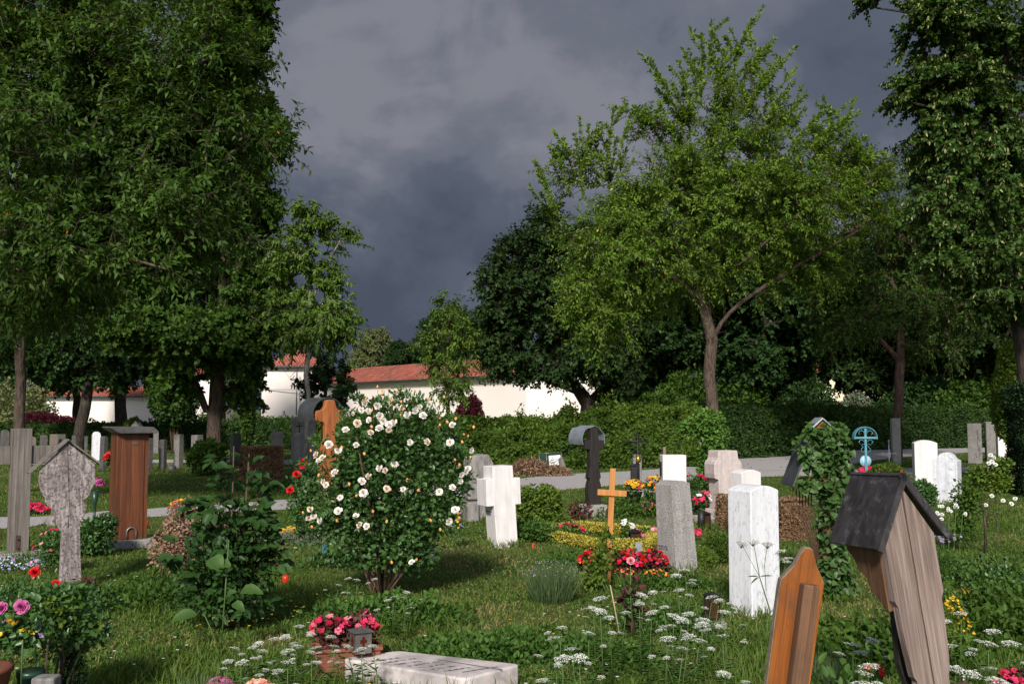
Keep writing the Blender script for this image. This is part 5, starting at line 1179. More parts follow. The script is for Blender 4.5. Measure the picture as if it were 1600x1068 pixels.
# ---- ivy covered roofed cross
def ivy_cross():
    D = 8.9; u = D/F; cx = 1292; th = thing('ivy_covered_cross', 'roofed wooden cross almost swallowed by ivy, with dark metal roof slopes showing', 'grave cross', (A(1296, D), D, 0), rel(20, cx))
    H = Z(648, D)
    m = MB(); m.box(0, 0, H/2-.05, .13, .08, H-.1); m.build('upright', M['post'], th, .004)
    m = MB(); m.box(-.02, 0, H-.62, .42, .07, .14); m.build('arm', M['post'], th, .004)
    m = MB(); m.prism([(-.06, H-.08), (.06, H-.08), (0, H-.02)], -.1, .02); 
    m.v = [(x-.06, y, z-.035) for x, y, z in m.v]; m.build('orange_gable', M['ochre'], th)
    for s in (-1, 1):
        m = MB(); m.box(0, 0, 0, .13, .2, .012, Matrix.Rotation(s*R(42), 3, 'Y')); m.v = [(x-.06+s*.045, y, z+H-.07) for x, y, z in m.v]; m.build('small_roof', M['zinc'], th, .002)
    for s, L in ((-1, .46), (1, .4)):
        m = MB(); a = R(68); m.box(0, 0, 0, L, .34, .014, Matrix.Rotation(s*a, 3, 'Y')); m.v = [(x+s*(.13+L*.5*math.cos(a))-.03, y+.08, z+H-.2-L*.5*math.sin(a)) for x, y, z in m.v]; m.build('roof_slope', M['lead'], th, .002)
    m = MB(); m.box(-.14, .0, H-.58, .07, .1, .04); m.build('eave_block', M['post'], th, .004)
    m = MB()
    for i in range(7): m.tube([(-.3+.028*i, .02, H-.62), (-.29+.026*i, .03, H-.8), (-.2+.02*i, .02, H-1.0), (-.06, 0, .2)], .006, 5)
    m.build('dead_stems', M['stembrown'], th)
    lobes = [(.02, -.06, .25, .12, .12, .3), (.03, -.06, .7, .12, .12, .35), (.03, -.05, 1.05, .14, .13, .28), (.04, -.05, 1.32, .15, .13, .2), (-.02, -.05, 1.44, .17, .12, .1, .02), (-.16, -.1, 1.22, .1, .07, .1, .012), (-.2, -.1, 1.0, .07, .07, .05, .006), (.06, 0, .12, .17, .15, .12)]
    f = leafy('ivy', '', '', None, lobes, 1700, .066, .064, 'leaf_ivy', 'heart', parent=th, up=-.5, surf=.25, seed=201, flat=-.5)
    f = leafy('ivy', '', '', None, [(-.05, -.05, 1.44, .2, .11, .1), (-.22, -.05, 1.34, .1, .08, .08), (.12, 0, 1.46, .08, .08, .07)], 170, .045, .034, 'leaf_ivy_bright', 'heart', parent=th, up=.1, surf=.3, seed=202)
ivy_cross()
def creeper_frame():
    D = 19.5; u = D/F; cx = 1095; th = thing('creeper_covered_cross', 'old wooden grave cross buried under a bright green creeper dome left of the cherry trunk', 'climbing plant', (A(1100, D), D, 0), rel(0, cx))
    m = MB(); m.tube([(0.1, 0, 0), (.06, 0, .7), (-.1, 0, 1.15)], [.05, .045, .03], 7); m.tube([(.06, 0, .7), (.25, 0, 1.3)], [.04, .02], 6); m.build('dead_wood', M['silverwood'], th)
    m = MB(); m.box(-.18, -.05, 1.22, .28, .05, .1); m.build('dark_board', M['iron'], th)
    leafy('c', '', '', None, [(.05, 0, 1.4, .34, .3, .26), (-.25, 0, 1.3, .25, .2, .18), (.2, 0, 1.1, .28, .25, .35), (.12, 0, .6, .26, .22, .4), (.2, 0, .2, .35, .25, .22)], 5200, .075, .055, 'leaf_ivy_bright', 'oval', parent=th, up=-.2, surf=.4, seed=203)
creeper_frame()

# ---- sign on wire frame, debris heap, stump
def sign():
    D = DY(737); u = D/F; cx = 862; th = thing('notice_sign', 'white printed notice fixed to a dark wire mesh frame beside the debris heap', 'sign', (A(cx, D), D, 0), rel(14, cx), tilt=(0, R(-4)))
    z0 = Z(731, D); z1 = Z(707, D); w = 36*u
    m = MB()
    for x in (-w/2, -w*.18, w/2): m.tube([(x, 0, .0), (x, 0, z1)], .008, 5)
    for z in (z0, z1): m.tube([(-w/2, 0, z), (w/2, 0, z)], .008, 5)
    m.build('frame', M['steel'], th)
    m = MB(); m.box(0, .012, (z0+z1)/2, w, .008, z1-z0-.02); m.build('backing_mesh', M['darkgreen'], th)
    m = MB(); m.box(w*.17, -.018, (z0+z1)/2+.0, w*.52, .01, (z1-z0)*.64); s = m.build('sheet', M['paper'], th)
    o = glyphs(th, 0, w*.17-w*.2, (z0+z1)/2+.06, w*.4, 3, .055, 'ink', 41, .9, .028); o.parent = s; o.location.y = -.0255
    D2 = D-1.2; th2 = thing('debris_heap', 'heap of dry brown garden cuttings and twigs next to the notice sign', 'heap', (A(835, D), D-1.0, 0))
    lob_ = [(-.15, 0, .1, .5, .5, .28), (.35, -.1, .05, .6, .5, .17), (-.2, .1, .22, .3, .3, .17)]
    leafy('h', '', '', None, lob_, 3500, .1, .025, 'leaf_dry', 'rhomb', parent=th2, up=0, surf=.3, seed=210)
    leafy('h', '', '', None, lob_, 2500, .09, .03, 'leaf_brownhedge', 'rhomb', parent=th2, up=0, surf=.3, seed=211)
    m = MB(); rg = random.Random(3)
    for i in range(26):
        a = Vector((rg.uniform(-.6, .8), rg.uniform(-.4, .3), rg.uniform(.05, .35))); b = a+Vector((rg.uniform(-.3, .3), rg.uniform(-.2, .2), rg.uniform(-.1, .12))); m.tube([a, b], .008, 4)
    m.build('twigs', M['stembrown'], th2)
    th2['kind'] = 'stuff'
    t = thing('wood_stump', 'short split grey wooden stump leaning right beside the notice sign', 'stump', (A(881, D-.6), D-.6, 0), 0, tilt=(0, R(-12)))
    m = MB(); m.prism([(-.09, -.05), (.1, -.05), (.07, .38), (.02, .45), (-.06, .4)], -.08, .08); m.build('stump', M['silverwood'], t, .01)
sign()

# ---- lanterns and vessels
def lantern(label, loc, w, h, body, roof, glass=None, cross=False, rz=0, base=None, name='grave_lantern'):
    th = thing(name, label, 'lantern', loc, rz)
    m = MB()
    for a in (-1, 1):
        for b in (-1, 1): m.box(a*w*.46, b*w*.46, h*.42, w*.12, w*.12, h*.72)
    m.box(0, 0, h*.04, w*1.05, w*1.05, h*.07); m.box(0, 0, h*.77, w*1.04, w*1.04, h*.05); m.build('frame', M[body], th, .001)
    m = MB(); m.box(0, 0, h*.41, w*.84, w*.84, h*.66); m.build('glass', M[glass or body], th)
    m = MB(); m.box(0, 0, h*.87, w*1.4, w*1.4, h*.14, top=(.1, .1)); r_ = m.build('roof', M[roof], th, .001)
    m = MB(); m.lathe([(.001, 0), (w*.07, w*.05), (w*.08, w*.1), (w*.05, w*.16), (.001, w*.18)], (0, 0, h*.93), 10); m.build('knob', M['steel'], r_)
    if cross:
        for a in range(4):
            m = MB(); m.box(0, -w*.5, h*.41, w*.84, .003, h*.66); rot = Matrix.Rotation(a*math.pi/2, 3, 'Z'); m.v = [tuple(rot @ Vector(v)) for v in m.v]; p = m.build('side_panel', M['steel'], th)
            m = MB(); m.box(0, -w*.52, h*.42, w*.16, .003, h*.42); m.box(0, -w*.522, h*.46, w*.42, .003, h*.13); m.v = [tuple(rot @ Vector(v)) for v in m.v]; m.build('cross_cutout', M['redglass'], p)
    return th
D = 5.75
lantern('square grey metal grave lantern with red cross cut-outs in the terracotta trough', (A(563, 6.22), 6.22, .17), .1, .16, 'steel', 'steel', 'redglass', True, R(28))
lantern('small black grave lantern standing on a pale stone left of the marble stele', (A(1113, 7.5), 7.5, .1), .085, .22, 'iron', 'iron', 'amber', rz=R(20))
t = thing('lantern_stone', 'small rough pale stone block under the black lantern', 'stone', (A(1110, 7.5), 7.5)); m = MB(); m.box(0, 0, .045, .22, .17, .11); m.build('block', M['palegrey'], t, .012)
lantern('dark grave lantern with rusty lid in the weeds right of the roofed marker', (A(1508, 5.2), 5.2, .02), .12, .26, 'rustiron', 'rustiron', 'iron', rz=R(15))
lantern('dark lidded grave lantern beside the sandstone base, next to the potted roses', (A(1101, 14.0), 14.0, .02), .13, .24, 'iron', 'iron', 'amber', rz=R(10))
lantern('brown glass grave lantern standing behind the yellow euonymus border', (A(992, 12.1), 12.1, .0), .12, .24, 'iron', 'iron', 'amber', rz=R(5))
t = thing('grey_marker_plate', 'narrow grey metal plate on a stake before the brown lantern', 'marker', (A(998, 11), 11)); m = MB(); m.box(0, 0, .1, .07, .012, .24); m.build('plate', M['zinc'], t)
t = thing('lantern_box', 'black lantern box on the shaft side of the filigree cross', 'lantern', (A(991, 18.3), 18.3, .33)); m = MB(); m.box(0, 0, .15, .12, .1, .3); m.build('box', M['iron'], t, .01); m = MB(); m.box(0, 0, .32, .16, .14, .04, top=(.5, .5)); m.build('lid', M['iron'], t)
t = thing('dark_stone_lamp', 'dark rounded lantern stone by the base of the far left pillars', 'lantern', (A(70*0+268, 26.6), 26.6, 0)); m = MB(); m.lathe([(.1, 0), (.13, .08), (.11, .16), (.04, .2)], n=14); m.build('bowl', M['darkstone'], t)
t = thing('stone_edging', 'small broken concrete kerb piece behind the rose bush foot', 'kerb', (A(668, 11.2), 11.2)); m = MB(); m.box(0, 0, .05, .17, .1, .14); m.build('kerb', M['concrete'], t, .01)
t = thing('stone_block', 'rough pale stone block with plants on top right of the roofed marker', 'stone', (A(1502, 8.05), 8.05)); m = MB(); m.box(0, 0, .05, .17, .16, .14, top=(.9, .9)); m.build('block', M['concrete'], t, .02)
t = thing('flower_cup', 'small black pot holding a yellow flower on the rough stone block', 'pot', (A(1510, 8.0), 8.0, .12)); m = MB(); m.lathe([(.025, 0), (.036, .05), (.036, .055), (.03, .055)], n=12); m.build('pot', M['darkgreen'], t)
t = thing('round_boulder', 'round rough boulder lying behind the stem of the gabled board', 'stone', (A(86, 14.4), 14.4)); m = MB(); m.lathe([(.1, -.03), (.14, .04), (.125, .1), (.08, .14), (.02, .15)], n=9); m.build('boulder', M['rough'], t, .0)
# ================================================================ flowers and plants
def rose_mesh(r, mat, seed=0, name='flower'):
    rg = np.random.default_rng(seed); f = Fol('petal')
    for k, (el, n, L, Wd, tt) in enumerate(((0, 7, 1, .7, .8), (20, 8, .93, .62, .85), (38, 8, .82, .56, .7), (54, 8, .7, .5, .6), (68, 7, .58, .42, .45), (82, 6, .48, .35, .2))):
        a = np.arange(n)*2*np.pi/n+k*.5+rg.normal(0, .12, n); e = R(el)+rg.normal(0, .1, n)
        D = np.stack([np.cos(a)*np.cos(e), np.sin(a)*np.cos(e), np.sin(e)], 1); N = np.stack([-np.cos(a)*np.sin(e), -np.sin(a)*np.sin(e), np.cos(e)], 1)
        f.add(D*r*.05, D, N, r*L*(.9+.2*rg.random(n)), r*Wd*1.1, np.clip(tt+rg.normal(0, .12, n), 0, 1), .22, -.15)
    o = f.build(name, M[mat]); return o
RM = {}
def flower(parent, loc, r, mat, face=None, name='flower', seed=None):
    k = (mat, (seed if seed is not None else random.randint(0, 2)))
    if k not in RM:
        o = rose_mesh(1.0, mat, k[1]+3, name); RM[k] = o
        c = o
    else: c = RM[k].copy(); COL.objects.link(c); c.name = name
    c.parent = parent; c.location = loc; c.scale = (r, r, r)
    v = Vector(face) if face is not None else Vector((random.uniform(-.6, .6), -1, random.uniform(.1, .9)))
    c.rotation_euler = v.to_track_quat('Z', 'Y').to_euler(); return c
def blossoms(parent, lobes, n, r, mat, name='blossoms', seed=1, petals=5, up=.6):
    """many small five-petalled heads as one part"""
    rg = np.random.default_rng(seed); li = rg.integers(0, len(lobes), n); Lb = np.array([l[:6] for l in lobes])[li]
    v = nrm(rg.normal(size=(n, 3))); v[:, 1] = -np.abs(v[:, 1])*1.1; v[:, 2] = np.abs(v[:, 2]); P = Lb[:, :3]+v*Lb[:, 3:]*.98
    ax = nrm(v*.5+[0, -.4, up]+rg.normal(0, .25, (n, 3))); u = nrm(np.cross(ax, rv(n))); w = np.cross(ax, u); f = Fol('petal'); tt = rg.random(n)
    for k in range(petals):
        a = k*2*np.pi/petals; f.add(P, u*math.cos(a)+w*math.sin(a)+ax*.35, ax, r*(.8+.4*rg.random(n)), r*.8, np.clip(tt+rg.normal(0, .1, n), 0, 1), .1, .1)
    return f.build(name, M[mat], parent)

# ---- the white rose bush
def rose_bush():
    D = 8.9; u = D/F; cx = 598; th = thing('rose_bush', 'big shrub rose covered in creamy white double flowers and orange buds', 'rose bush', (A(cx, D), D))
    def Lp(px, py, rx, rz, ry=.4, dy=0): return ((px-cx)*u*.96, dy, Z(py, D), rx*u*.92, ry, rz*u*.95)
    lobes = [Lp(600, 720, 95, 70, .48), Lp(560, 790, 80, 60, .45), Lp(650, 790, 70, 65, .42), Lp(600, 680, 85, 50, .4), Lp(690, 720, 45, 50, .3), Lp(538, 750, 32, 50, .3), Lp(600, 850, 75, 50, .4), Lp(650, 850, 45, 45, .3), Lp(690, 790, 35, 50, .3), Lp(520, 815, 35, 35, .28)]
    leafy('rose', '', '', None, lobes, 10500, .05, .032, 'leaf_rose', 'oval', parent=th, up=.3, surf=.6, stems=16, stemmat='stembrown', seed=301, sw=.009)
    top = [Lp(590, 638, 36, 22, .2), Lp(650, 640, 34, 26, .2), Lp(700, 670, 34, 26, .2), Lp(625, 620, 20, 18, .15), Lp(725, 745, 16, 50, .15), Lp(500, 715, 10, 12, .12), Lp(645, 880, 30, 20, .2)]
    leafy('rose', '', '', None, top, 1500, .04, .022, 'leaf_rose', 'oval', parent=th, up=.8, surf=.7, seed=302)
    rg = random.Random(8); m = MB(); buds = []
    cn = MB(); cl = []
    for i in range(22):      # stray arching canes breaking the outline
        a = rg.uniform(-.35, 3.5); ex = math.cos(a)*rg.uniform(118, 142)*u; ez = Z(745, D)+math.sin(a)*rg.uniform(115, 138)*u; y = rg.uniform(-.3, .25)
        pts = [(ex*.5, y*.5, ez-.25*abs(ez)*.5), (ex*.8, y*.8, ez*.97), (ex, y, ez-.03)]; cn.tube(pts, [.005, .004, .0025], 4)
        for k in range(5): t = k/4; cl.append((pts[1][0]*(1-t)+pts[2][0]*t, y, pts[1][2]*(1-t)+pts[2][2]*t, .05, .05, .045))
    cn.build('canes', M['stem'], th)
    leafy('rose', '', '', None, cl, 900, .045, .026, 'leaf_rose', 'oval', parent=th, up=.3, surf=.6, seed=304)
    tips = []
    for i in range(60):
        px = rg.gauss(625, 45) if i < 46 else rg.choice([rg.gauss(725, 8), rg.gauss(490, 8)]); py = rg.uniform(604, 660)+max(0, abs(px-630)-40)*.45 if i < 46 else rg.uniform(680, 800)
        x = (px-cx)*u; z = Z(py, D); y = rg.uniform(-.3, .2); m.tube([(x*.8, y*.6, z-.22), (x*.95, y*.9, z-.1), (x, y, z)], [.005, .004, .0025], 4); tips.append((x, y, z))
    m.build('flowering_shoots', M['stem'], th)
    for x, y, z in tips:
        for k in range(1): buds.append((x+rg.uniform(-.02, .02), y+rg.uniform(-.02, .02), z+rg.uniform(-.02, .03), .8))
    for px, py in ((589,667),(578,709),(543,700),(507,744),(517,756),(514,757),(566,775),(582,744),(641,751),(657,767),(537,797),(592,799),(537,815),(498,826),(555,757),(718,728),(722,692),(739,668),(617,765),(620,879),(655,876),(676,815),(612,815),(690,830),(575,770),(700,660),(712,655)):
        x = (px-cx)*u; buds.append((x, -.43+abs(x)*.25, Z(py, D*.955), 1))
    b0_ = MB().lathe([(.001, -.014), (.013, 0), (.01, .014), (.001, .024)], n=7).build('bud', M['bud'], th)
    for i, q in enumerate(buds):
        c = b0_ if i == 0 else b0_.copy()
        if i: COL.objects.link(c)
        c.location = q[:3]; c.scale = (q[3],)*3; c.rotation_euler = (rg.uniform(-.6, .6), rg.uniform(-.6, .6), 0)
    fl = [(568,628),(572,642),(588,633),(556,661),(574,656),(576,676),(590,670),(597,657),(606,664),(605,671),(614,660),(645,641),(653,636),(659,650),(636,648),(554,696),(511,695),(526,703),(492,710),(496,720),(501,715),(638,691),(665,691),(702,691),(735,703),(706,664),(522,739),(507,757),(503,752),(563,752),(575,744),(592,731),(599,735),(615,724),(566,770),(603,763),(628,764),(529,777),(483,795),(527,798),(481,809),(488,806),(499,812),(555,806),(561,820),(572,822),(730,732),(720,741),(727,736),(685,768),(706,762),(711,796),(700,814),(643,878),(590,650),(537,672),(718,752),(562,640)]
    for px, py in fl:
        ex = abs(px-605)/135; ez = (py-740)/140; k = max(0, 1-ex*ex-ez*ez*.6); dy = -.08-.42*math.sqrt(k); Dd = D+dy
        flower(th, (A(px, Dd)-A(cx, D), dy, Z(py, Dd)), rg.uniform(.025, .037), 'petal_white' if rg.random() < .85 else 'petal_cream', (rg.uniform(-1, 1)+(px-605)/180, -1, rg.uniform(-.4, 1.3))).scale[2] *= rg.uniform(.8, 1.6)
rose_bush()
def broad_leaf(parent, p, d, L, Wd, mat='leaf_dock', name='leaf'):
    d = d.normalized(); sx = d.cross(Vector((0, -.6, .8))).normalized(); up = sx.cross(d); m = MB(); vs = []; n = 9; c = 5
    for i in range(n+1):
        t = i/n; w = Wd*(math.sin(math.pi*min(1, t**.8*.97+.02))**.75+.02*math.sin(t*31)); q = p+d*L*t+up*L*(.14*math.sin(t*2.6)-.22*t*t)
        for j in range(c):
            k = (j-2)/2; vs.append(q+sx*w*k+up*(abs(k)**1.3*w*.35+.004*math.sin(t*22+k*3)))
    m.add(vs, [(i*c+j, i*c+j+1, (i+1)*c+j+1, (i+1)*c+j) for i in range(n) for j in range(c-1)], True)
    o = m.build(name, M[mat], parent); a = o.data.attributes.new('tint', 'FLOAT', 'FACE'); a.data.foreach_set('value', [.35+.3*((i % 4) in (0, 3)) for i in range(n*(c-1))]); return o
# ---- leafy tree peony shrub with dock leaves
def peony():
    D = 7.6; u = D/F; cx = 365; th = thing('leafy_shrub', 'tall dark leafy shrub with divided leaves and two bare stems rising above it', 'shrub', (A(cx, D), D))
    def Lp(px, py, rx, rz, ry=.25, dy=0): return ((px-cx)*u, dy, Z(py, D), rx*u, ry, rz*u)
    rg = np.random.default_rng(5); f = Fol('oval'); m = MB()
    spots = [(345, 722, 26, 12, 4), (385, 728, 20, 10, 3), (330, 752, 26, 18, 5), (400, 757, 30, 16, 5), (360, 790, 60, 34, 24), (390, 810, 42, 36, 15), (320, 820, 45, 40, 20), (370, 850, 60, 40, 26), (400, 880, 40, 45, 15), (330, 890, 55, 45, 20), (290, 880, 28, 36, 8), (365, 930, 65, 30, 18)]
    for px, py, rx, rz, n in spots:
        for i in range(int(n*1.15)):
            v = nrm(rg.normal(size=3)); c = np.array([(px-cx)*u, 0, Z(py, D)])+v*np.array([rx*u, .25, rz*u])*rg.random()**.4
            od = nrm(np.array([c[0]*1.6, c[1]*2-.25, .1])+rg.normal(0, .35, 3))
            for br in (-1, 0, 1):       # three leaflets, each deeply divided
                a = br*.75; d0 = np.array([od[0]*math.cos(a)-od[1]*math.sin(a), od[0]*math.sin(a)+od[1]*math.cos(a), od[2]])
                for q in (0,):
                    b = q*.45; d = np.array([[d0[0]*math.cos(b)-d0[1]*math.sin(b), d0[0]*math.sin(b)+d0[1]*math.cos(b), d0[2]-.12*abs(q)]])
                    f.add((c+d0*.035)[None], d, [[rg.normal(0, .5), -.6, 1]], .1 if q == 0 else .075, .062, float(np.clip(rg.normal(.45, .2), 0, 1)), .1, .3)
            if i % 2 == 0: m.tube([(c[0]*.75, c[1]*.6, c[2]-.09), tuple(c)], .0035, 4)
    f.build('foliage', M['leaf_peony'], th)
    m.tube([(-.05, 0, 0), (-.03, 0, .6), ((360-cx)*u, 0, Z(700, D))], [.012, .009, .005], 6); m.tube([(.04, 0, 0), (.06, 0, .6), ((384-cx)*u, 0, Z(712, D))], [.012, .009, .005], 6); m.tube([(-.02, 0, 0), (.02, 0, .7)], .01, 6); m.build('stems', M['stembrown'], th)
    leafy('x', '', '', None, [Lp(365, 870, 75, 75, .28), Lp(350, 940, 85, 30, .3)], 2600, .05, .028, 'leaf_peony', 'oval', parent=th, up=.2, surf=.6, seed=311)
    th = thing('dock_plant', 'broad pale green dock leaves growing at the foot of the leafy shrub', 'plant', (A(345, 6.9), 6.9))
    for px, py, dx, dz, L, Wd in ((292, 968, -1, -.15, .2, .06), (338, 884, .7, -.5, .15, .08), (352, 888, .8, .1, .1, .06), (395, 928, 1, .1, .2, .06), (362, 935, .5, .5, .12, .045), (375, 952, .9, -.4, .12, .045)):
        broad_leaf(th, Vector(((px-345)*6.8/F-dx*L*.4, -.05, Z(py, 6.8)-dz*L*.4)), Vector((dx, -.35, dz)), L*.85, Wd*.8)
    m = MB(); m.tube([(0, 0, 0), (.02, 0, .35), (.04, 0, .75)], .005, 5); m.tube([(0, 0, 0), (-.12, 0, .25)], .004, 5); m.build('stem', M['stem'], th)
peony()
leafy('dry_hydrangea', 'faded beige dried hydrangea bush between the brown pillar and leafy shrub', 'shrub', base(285, 9.9), [(-.0, 0, .45, .22, .2, .33), (.05, 0, .55, .2, .2, .2), (-.1, 0, .25, .25, .2, .25), (.25, -.1, .5, .2, .15, .12), (.45, -.1, .3, .25, .15, .3, .04)], 5200, .032, .024, 'leaf_dry', 'oval', seed=320, stems=8)
leafy('roadside_bush', 'dark green rose foliage left of the brown pillar base', 'shrub', base(150, 11.4), [(0, 0, .22, .22, .2, .22), (-.2, 0, .15, .2, .2, .15), (.1, 0, .35, .12, .12, .12)], 2600, .045, .03, 'leaf_rose', seed=321, stems=5)
leafy('roadside_bush', 'small dark bush at the foot of the maple trunk', 'shrub', base(322, 25), [(0, 0, .45, .5, .4, .45)], 3000, .09, .06, 'leaf_maple', seed=322)
t = leafy('tall_herb_clump', 'clump of tall fresh green leafy stems behind the white stone cross', 'plant', base(845, 13.6), [(-.15, 0, .42, .2, .16, .2), (.08, 0, .4, .18, .16, .24), (.2, .05, .35, .1, .12, .2), (0, 0, .15, .4, .2, .15)], 3300, .06, .035, 'leaf_bright', 'oval', seed=323, up=.3, stems=14, stemmat='stem')
leafy('herb_foot', 'low dark green plants in front of the tall herb clump', 'plant', base(840, 12.6), [(-.1, 0, .12, .4, .25, .14), (.35, 0, .08, .2, .2, .1)], 2600, .04, .026, 'leaf_cover', seed=324)
# ---- borders, covers, lavender
def border():
    th = thing('euonymus_border', 'clipped low yellow variegated border around a grave bed behind the pine cross', 'border hedge', (A(925, 12.4), 12.4))
    a = [Vector((x-A(925, 12.4), y-12.4, 0)) for x, y in ((A(838, 12.9), 12.9), (A(905, 13.6), 13.6), (A(1015, 13.0), 13.0), (A(1023, 11.8), 11.8), (A(935, 11.75), 11.75), (A(838, 12.9), 12.9))]
    f = Fol('oval'); rg = np.random.default_rng(3)
    for p, q in zip(a[:-1], a[1:]):
        n = int(1500*(q-p).length); t = rg.random(n); base_ = np.array(p)[None]*(1-t[:, None])+np.array(q)[None]*t[:, None]
        v = nrm(rg.normal(size=(n, 3))); P = base_+v*np.array([.07, .07, .06])+np.array([0, 0, .075]); f.add(P, nrm(v+rg.normal(0, .5, (n, 3))+[0, 0, .4]), v+[0, 0, .6], .028, .018, np.clip(.35+.5*(v[:, 2]*.5+.5)+rg.normal(0, .25, n), 0, 1))
    f.build('foliage', M['leaf_yellow'], th)
border()
leafy('ground_cover', 'yellow and silver edged leaves spilling behind the granite stele foot', 'ground cover', base(1018, 11.6), [(0, 0, .06, .25, .2, .08)], 900, .03, .02, 'leaf_yellow', seed=330, kind='stuff')
for px, D, r, h, m, lb, s in ((1122, 10.9, .17, .3, 'leaf_hedge', 'round clipped dark box ball behind the marble stele', 331), (1098, 10.6, .15, .2, 'leaf_bright', 'low light green box ball left of the dark one', 332), (1437, 17.2, .28, .42, 'leaf_rose', 'low dark green bush before the clean white slab headstone', 333), (1385, 20.2, .4, .55, 'leaf_hedge', 'rounded green bush right of the blue iron cross', 334), (1390, 13.5, .5, .25, 'leaf_cover', 'low green bush behind the roof of the large marker', 335)):
    leafy('box_bush', lb, 'bush', base(px, D), [(0, 0, h*.5, r, r, h*.55)], 3200, .022 if D < 12 else .05, .014 if D < 12 else .03, m, 'oval', seed=s, surf=.35, group='small clipped bushes')
leafy('silver_cover', 'silvery green low plants filling the bed left of the rose bush', 'ground cover', base(452, 12.6), [(0, 0, .05, .5, .45, .09), (.35, -.2, .05, .35, .3, .08)], 5200, .03, .012, 'leaf_silver', 'oval', seed=336, kind='stuff')
leafy('silver_shrub', 'loose silver white foliage beside the ivy covered cross', 'shrub', base(1316, 17), [(0, 0, .3, .35, .3, .3), (-.2, 0, .15, .3, .3, .2)], 2200, .05, .018, 'leaf_silver', 'rhomb', seed=337, stems=5)
leafy('silver_shrub', 'silver grey catmint cushion left of the white slab headstone', 'shrub', base(1412, 19.5), [(0, 0, .2, .3, .3, .2)], 1500, .04, .015, 'leaf_silver', 'rhomb', seed=338)
covers = [(820, 6.9, 1.05, .55, .09, 9000, .042, .026, 'leaf_cover', 'thick mat of dark green ground cover on the grave before the lavender'), (1040, 7.6, .55, .6, .1, 5200, .035, .02, 'leaf_cover', 'fine leaved green mat around the pink rose'), (1030, 9.6, .6, .4, .06, 3400, .04, .024, 'leaf_maple', 'dark low leaves in front of the red flower bed'),
          (600, 8.0, .75, .5, .12, 4600, .05, .03, 'leaf_cover', 'low green leaves around the foot of the rose bush'), (240, 8.8, .9, .8, .13, 6500, .05, .026, 'leaf_maple', 'dark leafy undergrowth below the dried hydrangea'), (560, 10.6, .75, .3, .16, 3600, .05, .032, 'leaf_rose', 'dark green groundcover strip behind the rose bush at left'),
          (45, 8.4, .8, .75, .14, 6500, .04, .024, 'leaf_rose', 'dense planting in the bed before the grey cross'), (1420, 6.6, .7, .45, .16, 4200, .06, .035, 'leaf_maple', 'dark leaves below the roofed marker'), (1290, 5.0, .35, .35, .22, 2400, .06, .03, 'leaf_cover', 'bushy green plants at the foot of the ochre board'),
          (1570, 7.3, .9, .8, .3, 9000, .05, .03, 'leaf_maple', 'dark leafy bed at the lower right edge'), (1535, 9.6, .55, .5, .16, 4200, .045, .03, 'leaf_rose', 'glossy green ground cover under the standard rose'), (910, 10.9, .5, .35, .08, 2400, .04, .025, 'leaf_cover', 'low greenery left of the red begonias'),
          (1000, 15.6, .9, .5, .2, 4200, .06, .035, 'leaf_maple', 'dark planting around the black iron cross'), (410, 21, 1.2, .6, .1, 2600, .07, .04, 'leaf_cover', 'low green bed in front of the brown hedge block')]
for i, (px, D, rx, ry, h, n, L, Wd, m, lb) in enumerate(covers):
    b = base(px, D); rg = np.random.default_rng(500+i); lb_ = [(rg.uniform(-rx, rx)*.6, rg.uniform(-ry, ry)*.6, 0, rx*.5, ry*.5, h*(.8+1.1*rg.random())) for _ in range(9)]
    leafy('ground_cover', lb, 'ground cover', b, lb_, n, L, Wd, m, 'oval', seed=340+i, kind='stuff', surf=.5, low=-.02)
def lavender(px, D, r, h, n, label, blue=True, seed=1):
    th = thing('lavender_clump', label, 'plant', base(px, D)); rg = np.random.default_rng(seed); f = Fol('rhomb'); b = nrm(rg.normal(size=(n, 3))); b = b[:, :2]*r*rg.random((n, 1))**.5*.6
    P = np.stack([b[:, 0], b[:, 1], np.zeros(n)], 1); D_ = np.stack([b[:, 0]*1.5, b[:, 1]*1.5, np.full(n, r*2.4)], 1)+rg.normal(0, r*.22, (n, 3)); f.add(P, D_, rv(n), h*(.6+.5*rg.random(n)), .007, rg.random(n), 0, .15); f.build('foliage', M['leaf_lav'], th)
    if blue: blossoms(th, [(0, 0, h*.75, r, r*.8, h*.3)], 60, .005, 'petal_lilac', seed=seed)
lavender(862, 8.7, .3, .34, 1100, 'grey green lavender clump on the grave left of the pine cross', seed=4)
lavender(1290, 5.6, .2, .3, 900, 'light green grassy tuft between ochre board and roofed marker', False, 5)
lavender(320, 5.15, .2, .3, 500, 'long green grass tuft at the bottom left', False, 6)
